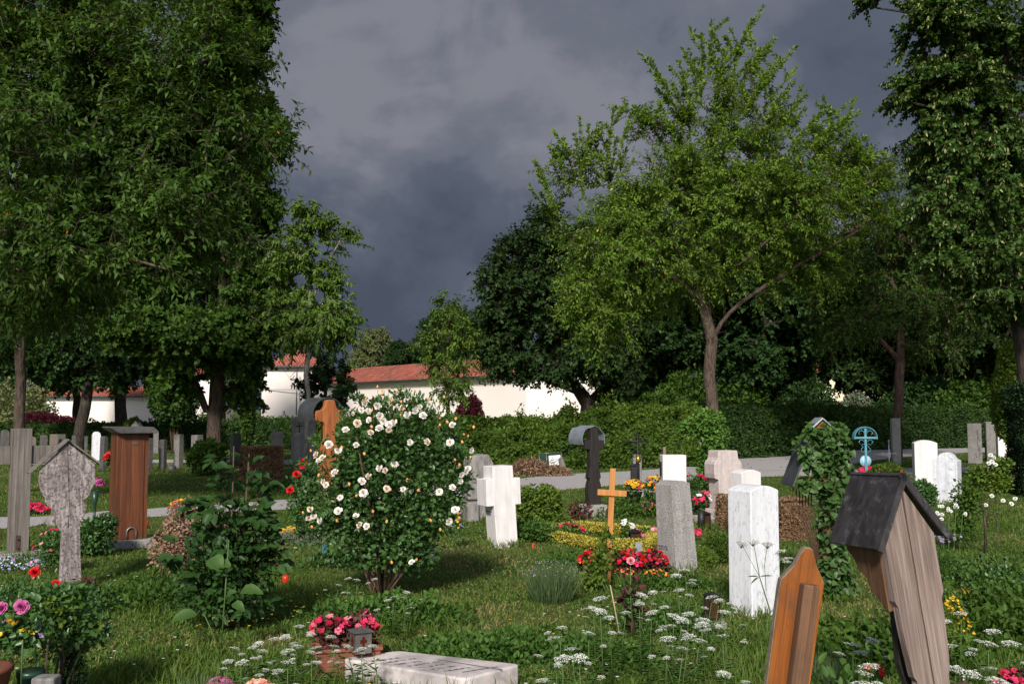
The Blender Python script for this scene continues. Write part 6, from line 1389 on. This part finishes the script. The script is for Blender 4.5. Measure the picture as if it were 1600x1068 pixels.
# ---- begonias, beds
def bed(label, px, D, lobes, leafm, flowers, name='flower_bed_plant', L=.035, Wd=.026, n=600, seed=0, z=0, cat='flowers', loc=None):
    th = thing(name, label, cat, (*(loc or base(px, D)), z))
    if leafm: leafy('x', '', '', None, lobes, n, L, Wd, leafm, 'oval', parent=th, seed=seed+1, surf=.5)
    for i, (mat, c, r) in enumerate(flowers): blossoms(th, lobes, c, r, mat, 'blossoms', seed+i)
    return th
b0 = base(537, 5.6)
def trough():
    th = thing('terracotta_trough', 'terracotta trough of pink begonias behind the flat grave slab', 'planter', (A(541, 6.34), 6.34), R(14))
    w, d, h = .4, .2, .17; m = MB(); t = .014
    for s in (-1, 1): m.box(0, s*(d/2-t/2), h/2, w, t, h); m.box(s*(w/2-t/2), 0, h/2, t, d-2*t-.001, h)
    m.box(0, 0, .008, w-.03, d-.03, .014); m.build('pot', M['terra'], th)
    m = MB()
    for s in (-1, 1): m.box(0, s*(d/2+.004), h+.008, w+.03, .024, .02); m.box(s*(w/2+.004), 0, h+.008, .024, d-.017, .02)
    m.build('rim', M['terra'], th, .004)
    m = MB(); m.box(0, 0, h-.025, w-.032, d-.032, .02); m.build('soil', M['soil'], th)
trough()
bed('bronze leaved begonias with vivid crimson flowers growing in the terracotta trough', 538, 6.42, [(-.09, .0, .17, .13, .08, .1), (.1, .02, .18, .12, .08, .1)], 'leaf_bronze', [('petal_crimson', 12, .026), ('petal_pink', 10, .026), ('petal_crimson', 8, .02)], 'begonia', .036, .032, 480, 400, .08)
bed('red begonias with bronze leaves left of the pine cross', 922, 10.3, [(0, 0, .1, .12, .1, .12)], 'leaf_bronze', [('petal_red', 26, .024), ('petal_orange', 8, .02)], 'begonia', .04, .035, 220, 410)
bed('wide bed of dark red begonias before the granite stele', 998, 10.2, [(-.1, 0, .1, .18, .12, .14), (.14, 0, .1, .16, .12, .14)], 'leaf_bronze', [('petal_red', 40, .026), ('petal_crimson', 20, .02)], 'begonia', .045, .04, 520, 420)
bed('orange and yellow small flowers in front of the dark red begonias', 1000, 9.8, [(-.16, 0, .05, .12, .08, .07), (.16, 0, .04, .12, .08, .07)], 'leaf_silver', [('petal_orange', 34, .012), ('petal_yellow', 8, .011)], 'marigolds', .02, .015, 260, 430)
bed('low crimson flowers on the mat beside the pink rose', 1010, 7.9, [(0, 0, .06, .14, .08, .05)], 'leaf_bronze', [('petal_crimson', 14, .018)], 'begonia', .03, .025, 90, 436)
bed('pink and white begonias behind the yellow border', 1012, 12.6, [(0, 0, .08, .2, .1, .1)], 'leaf_cover', [('petal_pink', 16, .035)], 'begonia', .04, .03, 300, 440)
bed('white flowers left of the brown lantern behind the yellow border', 978, 12.9, [(0, 0, .12, .1, .08, .12)], 'leaf_cover', [('petal_lace', 12, .034)], 'white_flowers', .04, .02, 160, 445)
bed('pink flowers low before the tall herb clump', 888, 12.9, [(-.02, 0, .1, .22, .1, .1)], 'leaf_rose', [('petal_crimson', 14, .032)], 'begonia', .04, .03, 300, 450)
bed('bronze plant beside the foot of the black hooded cross', 905, 15.2, [(0, 0, .12, .2, .15, .14)], 'leaf_bronze', [], 'bronze_plant', .06, .04, 160, 452)
bed('magenta flowers in front of the black iron cross block', 1015, 15.8, [(0, 0, .1, .16, .1, .1)], 'leaf_cover', [('petal_magenta', 16, .035), ('petal_yellow', 8, .03)], 'petunias', .04, .03, 200, 455)
bed('yellow pansies in the dark bowl before the black iron cross', 990, 17.6, [(0, 0, .3, .16, .12, .14)], 'leaf_rose', [('petal_yellow', 26, .036), ('petal_crimson', 8, .03)], 'pansies', .05, .03, 300, 460)
bed('yellow and orange pansies in the right hand bowl by the black iron cross', 1022, 17.4, [(0, 0, .3, .2, .12, .2)], 'leaf_rose', [('petal_yellow', 20, .036), ('petal_orange', 10, .034), ('petal_red', 5, .03)], 'pansies', .05, .03, 300, 465)
for px, D, lb in ((989, 17.7, 'black flower bowl left of the filigree cross shaft'), (1021, 17.5, 'black flower bowl right of the filigree cross shaft')):
    t = thing('flower_bowl', lb, 'bowl', base(px, D)); m = MB(); m.lathe([(.08, 0), (.13, .08), (.17, .2), (.175, .21), (.15, .21), (.14, .19)], n=16); m.build('bowl', M['iron'], t)
bed('red roses on a dark green bush left of the sandstone monument', 1086, 15.6, [(0, 0, .42, .25, .15, .25), (.1, 0, .15, .3, .2, .2)], 'leaf_rose', [('petal_crimson', 12, .045)], 'rose_bush', .05, .035, 1100, 470)
t = bed('red and cream cut flowers in a black vase beside the sandstone base', 1096, 13.9, [(.02, 0, .42, .1, .08, .1)], 'leaf_rose', [('petal_crimson', 6, .045), ('petal_white', 6, .045)], 'cut_flowers', .06, .03, 160, 475)
m = MB(); m.lathe([(.04, 0), (.05, .1), (.055, .26)], (0, 0, 0), 12); m.build('vase', M['iron'], t)
bed('single red bloom low at the left foot of the granite stele behind', 1088, 12.6, [(0, 0, .12, .05, .05, .06)], 'leaf_rose', [('petal_crimson', 5, .035)], 'begonia', .03, .02, 60, 478)
bed('bright yellow flower cushion left of the rose bush', 458, 12.9, [(0, 0, .06, .2, .15, .1)], 'leaf_cover', [('petal_yellow', 150, .022)], 'yellow_flowers', .03, .02, 260, 480)
bed('far red begonia row in the lawn between grey cross and gabled board', 58, 15.9, [(-.1, 0, .06, .3, .1, .12)], 'leaf_rose', [('petal_crimson', 34, .04)], 'begonia', .05, .03, 500, 485)
bed('pink cut flowers behind the right eave of the gabled board', 152, 14.9, [(0, 0, .55, .08, .06, .08)], 'leaf_rose', [('petal_magenta', 14, .04)], 'cut_flowers', .05, .03, 50, 488)
t = thing('flower_vase', 'dark vase with thin foot on the lawn right of the gabled board', 'vase', base(147, 14.9)); m = MB(); m.lathe([(.09, 0), (.09, .03), (.02, .05), (.02, .2), (.04, .28), (.055, .45)], n=12); m.build('vase', M['darkgreen'], t)
bed('red flowers before the dark tapered stele left of the brown pillar', 170, 25, [(0, 0, .42, .12, .1, .16)], 'leaf_rose', [('petal_red', 16, .06)], 'begonia', .06, .04, 200, 490)
bed('bowl of orange, red and yellow flowers above the dried hydrangea', 287, 14.2, [(0, 0, .25, .22, .15, .14)], 'leaf_rose', [('petal_orange', 16, .03), ('petal_yellow', 12, .028), ('petal_red', 12, .03)], 'mixed_bouquet', .05, .03, 240, 495)
bed('crimson flowers under the blue iron cross beside the small iron cross', 1375, 25, [(0, 0, .12, .55, .2, .12)], 'leaf_cover', [('petal_crimson', 60, .05)], 'begonia', .06, .04, 700, 500)
bed('magenta sweet william flowers cut by the bottom edge at left', 345, 5.5, [(0, 0, .1, .09, .06, .08)], 'leaf_cover', [('petal_magenta', 60, .013)], 'sweet_william', .03, .012, 160, 505, .03)
bed('peach and pink blossoms cut by the bottom edge at left', 405, 5.4, [(0, 0, .1, .1, .06, .09)], 'leaf_cover', [('petal_peach', 34, .02), ('petal_peach', 20, .016)], 'peach_flowers', .03, .014, 130, 510, .03)
bed('dark red and pink flowers at the bottom right corner', 1588, 5.6, [(0, 0, .13, .14, .08, .1)], 'leaf_bronze', [('petal_crimson', 22, .02), ('petal_magenta', 10, .018)], 'begonia', .035, .02, 200, 515)
bed('pale blue forget-me-nots in front of the grey cross base', 22, 10.4, [(0, 0, .05, .35, .3, .1), (-.3, 0, .05, .2, .2, .1)], 'leaf_cover', [('petal_blue', 420, .009), ('petal_lace', 40, .012), ('petal_pink', 12, .016)], 'forget_me_nots', .025, .014, 1100, 520)
bed('small pink flowers left of the gabled board stem', 84, 10.2, [(0, 0, .25, .2, .12, .2)], 'leaf_rose', [('petal_crimson', 4, .025), ('petal_pink', 4, .018)], 'rose_bush', .035, .024, 800, 525)
bed('blue and yellow pansies hanging by the rough stone at the rose bush edge', 714, 12, [(0, 0, .25, .08, .06, .2)], 'leaf_rose', [('petal_yellow', 8, .02), ('petal_lilac', 10, .02)], 'pansies', .03, .02, 160, 530)
t = thing('red_grave_light', 'small red plastic grave light right of the brown pillar', 'grave light', base(228, 14)); m = MB(); m.lathe([(.035, .0), (.035, .1), (.028, .12)], n=12); m.build('cup', M['redplast'], t); m = MB(); m.lathe([(.03, .12), (.012, .14), (.005, .15)], n=12); m.build('lid', M['gold'], t)
t = thing('red_grave_light', 'small dark red glass light in the grass right of the leafy shrub', 'grave light', base(446, 9.5)); m = MB(); m.lathe([(.03, .0), (.035, .06), (.025, .085)], n=12); m.build('cup', M['redplast'], t)
t = thing('plant_tag', 'small blue plastic tag behind the foot of the rose bush', 'plant tag', base(507, 11.2)); m = MB(); m.box(0, 0, .1, .06, .004, .09); m.build('tag', M['blueplast'], t)
t = thing('plant_tag', 'tiny blue tag at the left end of the yellow border', 'plant tag', base(848, 12.6)); m = MB(); m.box(0, 0, .08, .03, .004, .09); m.build('tag', M['blueplast'], t)
t = thing('plant_tag', 'tiny orange tag in the lawn before the yellow border', 'plant tag', base(833, 11.9)); m = MB(); m.box(0, 0, .04, .02, .004, .06); m.build('tag', M['redplast'], t)
# ---- single rose stems
def rose_stem(label, px, py, D, mat, r, name='rose', leaves=16, z0=0, cane=None, extra=()):
    b = base(px, D); th = thing(name, label, 'rose', b); z = Z(py, D); m = MB(); m.tube([(.02, 0, z0), (.0, 0, z*.5), (0, 0, z)], .004, 5)
    for ex, ez, er in extra: m.tube([(0, 0, z*.55), (ex, 0, ez)], .003, 4)
    m.build('stem', M['stem'], th); flower(th, (0, -.01, z), r*.85, mat, (.1, -1, .7))
    for ex, ez, er in extra: flower(th, (ex, -.01, ez), er, mat, (ex, -1, .5))
    if leaves: leafy('x', '', '', None, [(0, 0, z*.5, .09, .08, z*.35)], leaves*3, .045, .03, 'leaf_rose', 'oval', parent=th, seed=int(px), surf=.6)
    if cane: m = MB(); m.tube([(cane[0], -.03, 0), (cane[1], -.03, cane[2])], .0045, 5); m.build('cane', M['stick'], th)
    return th
rose_stem('full red rose on a tall stem in front of the grey cross base', 51, 893, 6.6, 'petal_red', .042)
rose_stem('second red rose bloom low before the gabled board stem', 85, 909, 6.9, 'petal_red', .035)
rose_stem('single pink and white rose growing beside a bamboo cane before the begonias', 986, 874, 7.3, 'petal_pink', .036, cane=(-.075, -.15, .4))
th = thing('climbing_rose', 'rose bush with three deep red blooms at the left flank of the hooded cross', 'rose bush', base(475, 12.4))
leafy('x', '', '', None, [(0, 0, .45, .22, .2, .4), (.15, 0, .3, .25, .2, .3), (.1, 0, .75, .15, .15, .2)], 2600, .045, .03, 'leaf_rose', parent=th, seed=540, stems=6)
for px, py in ((479, 723), (467, 742), (458, 766), (476, 727)): flower(th, ((px-475)*12.4/F, -.2, Z(py, 12.2)), .048, 'petal_red')
leafy('green_plant', 'fresh green climbing plant at the foot of the pine cross', 'plant', base(945, 9.2), [(-.05, 0, .25, .12, .1, .2), (.02, 0, .45, .07, .06, .12), (-.12, 0, .12, .1, .1, .12)], 420, .045, .034, 'leaf_bright', seed=541, stems=4, stemmat='stem')
leafy('dark_leaved_plant', 'dark purple green leaves under the pink rose', 'plant', base(990, 7.4), [(0, 0, .25, .1, .08, .2)], 60, .07, .05, 'leaf_bronze', seed=542, stems=2)
# bottom-left group
th = thing('rose_bush', 'rose bush with canes and bronze leaves over the pots at the lower left', 'rose bush', base(88, 5.6))
leafy('x', '', '', None, [(0, 0, .52, .2, .18, .16), (.14, 0, .42, .14, .14, .1), (-.15, 0, .5, .14, .14, .12), (0, 0, .33, .15, .12, .12, .006)], 1300, .042, .03, 'leaf_rose', parent=th, seed=543, stems=7, up=.1)
leafy('x', '', '', None, [(.18, 0, .43, .09, .1, .05), (.05, -.1, .55, .12, .08, .08)], 90, .045, .03, 'leaf_bright', parent=th, seed=544)
m = MB(); m.tube([(-.03, -.1, 0), (-.01, -.1, .42)], .006, 6); m.build('cane', M['stick'], th)
m = MB(); m.tube([(.07, -.05, 0), (.08, -.05, .16), (.14, -.03, .32)], .008, 6); m.build('green_cane', M['stem'], th)
bed('magenta roses with yellow blossoms over the pots at the left edge', 25, 5.2, [(0, 0, .5, .14, .1, .08)], 'leaf_rose', [('petal_yellow', 7, .018), ('petal_lilac', 4, .018)], 'rose_bush', .045, .032, 420, 550)
th = thing('magenta_rose', 'two full magenta roses at the left edge above the pots', 'rose', base(30, 5.1))
flower(th, (.03, -.08, Z(951, 5.02)), .036, 'petal_magenta', (.2, -1, .3)); flower(th, (-.065, -.08, Z(953, 5.02)), .031, 'petal_magenta', (-.3, -1, .4))
m = MB(); m.tube([(0, 0, .2), (.03, -.06, .5)], .004, 5); m.build('stem', M['stem'], th)
th = thing('plant_pot', 'terracotta pot cut by the left edge standing on a pale stone', 'pot', (A(-22, 5.2), 5.2, .17)); m = MB(); m.lathe([(.08, 0), (.11, .14), (.12, .145), (.12, .175), (.1, .175)], n=18); m.build('pot', M['terra'], th)
th = thing('stone_block', 'pale grey stone block under the terracotta pot at the left edge', 'stone', (A(-22, 5.2), 5.2)); m = MB(); m.box(0, 0, .08, .24, .24, .18); m.build('block', M['palegrey'], th, .01)
th = thing('stone_block', 'mossy upright stone under the lower left rose bush', 'stone', base(70, 5.3)); m = MB(); m.box(0, 0, .12, .12, .1, .27); m.build('block', M['rough'], th, .012)
th = thing('plant_pot', 'dark green plastic pot in the shade between the lower left stones', 'pot', base(45, 5.35)); m = MB(); m.lathe([(.05, 0), (.065, .24), (.07, .24), (.07, .27), (.055, .27)], n=16); m.build('pot', M['darkgreen'], th)
th = leafy('small_conifer', 'small dark conical shrub right of the lower left rose bush', 'shrub', base(113, 5.6), [(0, 0, .12, .08, .08, .14), (0, 0, .25, .06, .06, .12)], 1600, .022, .008, 'leaf_yew', 'rhomb', seed=551)
leafy('white_flowering_plant', 'plant with small pale flowers by the foot of the gabled board', 'plant', base(137, 8.6), [(0, 0, .1, .14, .1, .12)], 260, .035, .022, 'leaf_bronze', seed=552)
# right: standard rose, wild white flowers
th = thing('standard_rose', 'bare stemmed standard rose with white clusters before the yew hedge', 'rose bush', base(1548, 11.6))
m = MB(); m.tube([(-.06, 0, 0), (-.05, 0, .3), (-.08, 0, .62)], [.016, .013, .01], 6); m.tube([(-.04, 0, .3), (.0, 0, .55), (.1, 0, .72)], [.012, .009, .006], 6); m.tube([(.08, 0, 0), (.09, 0, .3), (.06, 0, .46)], .008, 6); m.build('stems', M['barkmid'], th)
leafy('x', '', '', None, [(.05, 0, .82, .22, .18, .14), (-.12, 0, .9, .12, .12, .1), (.15, 0, 1.0, .14, .12, .1), (-.2, 0, .65, .1, .1, .08)], 1500, .045, .03, 'leaf_bright', parent=th, seed=560, surf=.7)
leafy('x', '', '', None, [(-.25, 0, .6, .2, .16, .28), (-.3, 0, .3, .14, .14, .2)], 1200, .04, .026, 'leaf_maple', parent=th, seed=561, surf=.7)
for px, py in ((1543, 712), (1548, 716), (1540, 725), (1550, 727), (1545, 722), (1579, 780), (1573, 788), (1560, 783), (1533, 790), (1543, 776)): flower(th, ((px-1548)*11.4/F, -.15, Z(py, 11.45)), .024, 'petal_lace')
th = thing('white_garden_flowers', 'loose group of tall white flowers right of the roof of the large marker', 'flowers', base(1475, 9.6)); rg = random.Random(5); m = MB()
for px, py in ((1473, 793), (1466, 801), (1486, 796), (1507, 803), (1461, 810), (1476, 804), (1497, 790), (1470, 812)):
    x = (px-1475)*9.6/F; z = Z(py, 9.6); m.tube([(x*.6, 0, 0), (x, 0, z)], .003, 4)
    for k in range(3): flower(th, (x+rg.uniform(-.02, .02), rg.uniform(-.03, 0), z+rg.uniform(-.015, .015)), .016, 'petal_lace')
m.build('stems', M['stem'], th); blossoms(th, [(0, 0, .4, .2, .08, .1)], 30, .013, 'petal_lilac', seed=7); leafy('x', '', '', None, [(0, 0, .15, .16, .12, .2)], 300, .05, .016, 'leaf_cover', parent=th, seed=562)
bed('yellow button flower in the black pot on the rough block', 1506, 8.0, [(0, 0, .03, .022, .02, .02)], None, [('petal_yellow', 10, .018)], 'yellow_flower', .03, .02, 0, 565, .18, loc=(A(1508, 8.0), 8.0))
bed('tall spikes of yellow green blossom right of the roofed marker', 1500, 5.9, [(-.03, 0, .5, .04, .04, .07), (0, 0, .42, .05, .05, .08), (.04, 0, .35, .05, .05, .08)], 'leaf_bright', [('petal_yellow', 50, .008)], 'yellow_spike_plant', .04, .014, 120, 570)
bed('red poppy like flower with orange blossoms between the board and the roofed marker', 1376, 5.0, [(-.02, 0, .36, .06, .04, .04)], 'leaf_rose', [('petal_red', 8, .016), ('petal_yellow', 4, .012)], 'red_flower', .03, .02, 90, 575)
bed('golden conifer foliage hiding behind the foot of the roofed marker', 1478, 6.4, [(0, 0, .25, .07, .08, .28)], 'leaf_bright', [], 'golden_shrub', .02, .012, 900, 577)

# ---- umbels
def umbel_mesh(seed):
    rg = np.random.default_rng(seed); f = Fol('petal'); r = .045
    n = 19; a = np.arange(n)*2.4; q = np.sqrt(np.arange(n)/n)*r; C = np.stack([np.cos(a)*q, np.sin(a)*q, -q*q*6+rg.normal(0, .002, n)], 1)
    for k in range(13):
        a = rg.random(n)*6.3; rr = .0085*np.sqrt(rg.random(n)); P = C+np.stack([np.cos(a)*rr, np.sin(a)*rr, .001*rg.random(n)], 1)
        f.add(P, np.stack([np.cos(a), np.sin(a), .3+0*a], 1)+rg.normal(0, .4, (n, 3)), np.tile([0, 0, 1.], (n, 1)), .0055, .006, rg.random(n), 0, 0)
    o = f.build('flower_head', M['petal_lace']); m = MB()
    for c in C: m.tube([(0, 0, -.045), (c[0], c[1], c[2]-.001)], .0009, 3)
    s = m.build('rays', M['stem'], o); return o
UM = [umbel_mesh(i) for i in range(3)]; um_used = [False]*3
def umbel(px, py, h, r=1.0, label='', group='', side=0):
    D = (EYE-h)*F/(py-HOR); x = A(px, D); gz = hg(x, D); rg = random.Random(int(px*7+py)); bx, by = rg.uniform(-.05, .05), rg.uniform(0, .1)
    th = thing('wild_umbel', label, 'wildflower', (x+bx, D+by, gz)); th['group'] = group
    hz = h-gz; m = MB(); m.tube([(0, 0, 0), (-bx*.4, -by*.3, hz*.5), (-bx, -by, hz-.04)], [.0035, .003, .002], 5)
    heads = [((-bx, -by, hz), r)]
    for k in range(1 if rg.random() < .6 else 2):
        q = (-bx+rg.choice((-1, 1))*rg.uniform(.05, .11), -by+rg.uniform(-.03, .05), hz-rg.uniform(.03, .12)); heads.append((q, r*rg.uniform(.45, .75))); m.tube([(-bx*.4, -by*.3, hz*.5), (q[0], q[1], q[2]-.03)], [.0022, .0015], 4)
    m.build('stem', M['stem'], th)
    f = Fol('lance'); n = 22; t = np.array([rg.random() for _ in range(n)]); a = np.array([rg.uniform(0, 6.28) for _ in range(n)]); P = np.stack([-bx*t*.5, -by*t*.4, hz*t*.7], 1)
    f.add(P, np.stack([np.cos(a), np.sin(a), .35+0*a], 1), np.tile([0, 0, 1.], (n, 1)), .06, .012, t, .1, .4); f.build('leaves', M['leaf_cover'], th)
    for loc, s in heads:
        i = rg.randint(0, 2)
        if um_used[i]: c = copy_tree(UM[i], th)
        else: c = UM[i]; um_used[i] = True; c.parent = th
        c.location = loc; c.scale = (s, s, s*.9); c.rotation_euler = (rg.uniform(-.1, .28), rg.uniform(-.2, .2), rg.uniform(0, 6))
mid = [(938,928),(928,943),(939,947),(878,972),(867,987),(895,1004),(880,1018),(906,1017),(921,980),(952,957),(978,949),(1000,936),(1005,923),(1021,919),(1072,885),(1058,893),(1082,905),(1062,915),(1039,941),(1019,949),(1054,954),(1077,951),(1067,960),(1049,969),(1044,988),(1077,986),(1093,991),(1068,1003),(1131,984),(1113,926),(1124,931),(1101,960),(1098,967),(1134,948),(1134,1041)]
rt = [(1228,868),(1336,997),(1366,991),(1348,1009),(1362,1029),(1356,1040),(1362,1063),(1484,999),(1506,950),(1554,977),(1548,995),(1582,995),(1496,1033),(1521,1041),(1549,1033),(1222,856),(1350,1055),(1440,1060),(1560,1050)]
lf = [(467,970),(444,986),(427,989),(462,1000),(449,1006),(408,1007),(402,996),(485,1009),(492,1002),(485,981),(516,986),(521,1000),(542,1000),(564,1004),(582,1000),(448,1024),(433,1036),(462,1060),(516,1062),(365,1003),(393,1002),(354,1023),(375,1024)]
rs = [(543,898),(557,900),(585,899),(635,919),(629,927),(614,926),(606,931),(528,908)]
rgu = random.Random(2)
def ORD(k, n):
    if k == 0: return 'leftmost'
    if k == n-1: return 'rightmost'
    j = k+1 if k < n/2 else n-k; side = 'left' if k < n/2 else 'right'
    w_ = ['', 'first', 'second', 'third', 'fourth', 'fifth', 'sixth', 'seventh', 'eighth', 'ninth', 'tenth', 'eleventh', 'twelfth', 'thirteenth', 'fourteenth', 'fifteenth', 'sixteenth', 'seventeenth', 'eighteenth', 'nineteenth'][j]
    return w_+' from the '+side
for s, l, g_, hh, rr in ((mid, 'white umbel on the overgrown grave before the marble stele', 'umbels in front of the marble stele', (.38, .5), (.7, 1.0)), (rt, 'white umbel among the markers at the lower right', 'umbels around the right hand markers', (.36, .52), (.8, 1.15)),
                     (lf, 'white umbel in front of the terracotta trough', 'umbels before the terracotta trough', (.3, .4), (.6, .85)), (rs, 'small white umbel at the rose bush foot', 'umbels under the rose bush', (.26, .34), (.5, .7))):
    for k_, (px, py) in enumerate(sorted(s)): umbel(px, py, rgu.uniform(*hh), rgu.uniform(*rr), ORD(k_, len(s))+' '+l, g_)
th = thing('tall_umbel', 'tall three headed pale umbel standing against the marble stele', 'wildflower', base(1205, 6.0)); u = 6.0/F
m = MB(); m.tube([(0, 0, 0), (0, 0, Z(950, 6)), ((1190-1205)*u, 0, Z(898, 6)), ((1182-1205)*u, 0, Z(848, 6))], [.005, .0045, .003, .002], 5); m.tube([((1190-1205)*u, 0, Z(898, 6)), ((1176-1205)*u, 0, Z(872, 6)), ((1164-1205)*u, 0, Z(848, 6))], .002, 4); m.tube([((1200-1205)*u, 0, Z(920, 6)), ((1198-1205)*u, 0, Z(880, 6)), ((1203-1205)*u, 0, Z(848, 6))], .002, 4); m.build('stem', M['stem'], th)
f = Fol('lance'); f.add([((1190-1205)*u, 0, Z(898, 6))]*3, [(-1, -.2, .15), (-.6, -.3, -.3), (.9, -.2, .2)], [(0, 0, 1)]*3, .08, .02, .5); f.build('leaves', M['leaf_cover'], th)
for px, py, s in ((1182, 840, .95), (1164, 844, .85), (1203, 845, .8)): c = copy_tree(UM[0], th); c.location = ((px-1205)*u, 0, Z(py, 6)); c.scale = (s, s, s); c.rotation_euler = (.2, 0, px)
for i in range(3):
    if not um_used[i]: bpy.data.objects.remove(UM[i])

# ---- unmown grass against the feet of the stones, fallen leaves
def tufts():
    f = Fol('rhomb'); rg = np.random.default_rng(77)
    for o in list(COL.objects):
        if o.parent is None and o.get('category') in ('gravestone', 'grave cross', 'grave marker', 'grave monument', 'grave slab', 'lantern', 'tree', 'border hedge') and 2 < o.location.y < 32 and abs(o.location.x) < 14:
            y0 = o.location.y; w = .7 if o.get('category') == 'grave slab' else .24; n = int(240*(1 if y0 < 15 else .6)); a = rg.random(n)*6.283; r = w*(.55+.6*rg.random(n))
            x = o.location.x+np.cos(a)*r+(.35 if w > .5 else 0); y = y0+np.sin(a)*r*(.8)-(.05)
            D = np.stack([rg.normal(0, .35, n), rg.normal(0, .35, n), np.ones(n)], 1); f.add(np.stack([x, y, HG(x, y)], 1), D, rv(n), .05+.09*rg.random(n), .004+.0006*y0, np.clip(rg.normal(.35, .2, n), 0, 1), 0, .4)
    tag(f.build('grass_tufts', M['grass']), 'unclipped grass standing against the feet of the graves and trunks', 'grass', kind='stuff')
    f = Fol('oval'); x, y = scatter(1500, 4.5, 30, 1.2); k = vnoise(x, y, .5, 31) > .35; x = x[k]; y = y[k]; n = len(x)
    f.add(np.stack([x, y, HG(x, y)+.03], 1), np.stack([RNG.normal(0, 1, n), RNG.normal(0, 1, n), .1*RNG.random(n)], 1), np.tile([0, 0, 1.], (n, 1))+RNG.normal(0, .3, (n, 3)), .035, .02, RNG.random(n), .3, .1)
    x = RNG.uniform(-14, 14, 500); y = RNG.uniform(14.5, 34, 500); k = on_path(x, y); x = x[k]; y = y[k]; n = len(x)
    f.add(np.stack([x, y, np.full(n, .02)], 1), np.stack([RNG.normal(0, 1, n), RNG.normal(0, 1, n), 0*x], 1), np.tile([0, 0, 1.], (n, 1)), .07, .04, RNG.random(n), .3, .1)
    tag(f.build('fallen_leaves', M['leaf_brownhedge']), 'a few dry brown fallen leaves on the lawn and path', 'leaves', kind='stuff')
tufts()
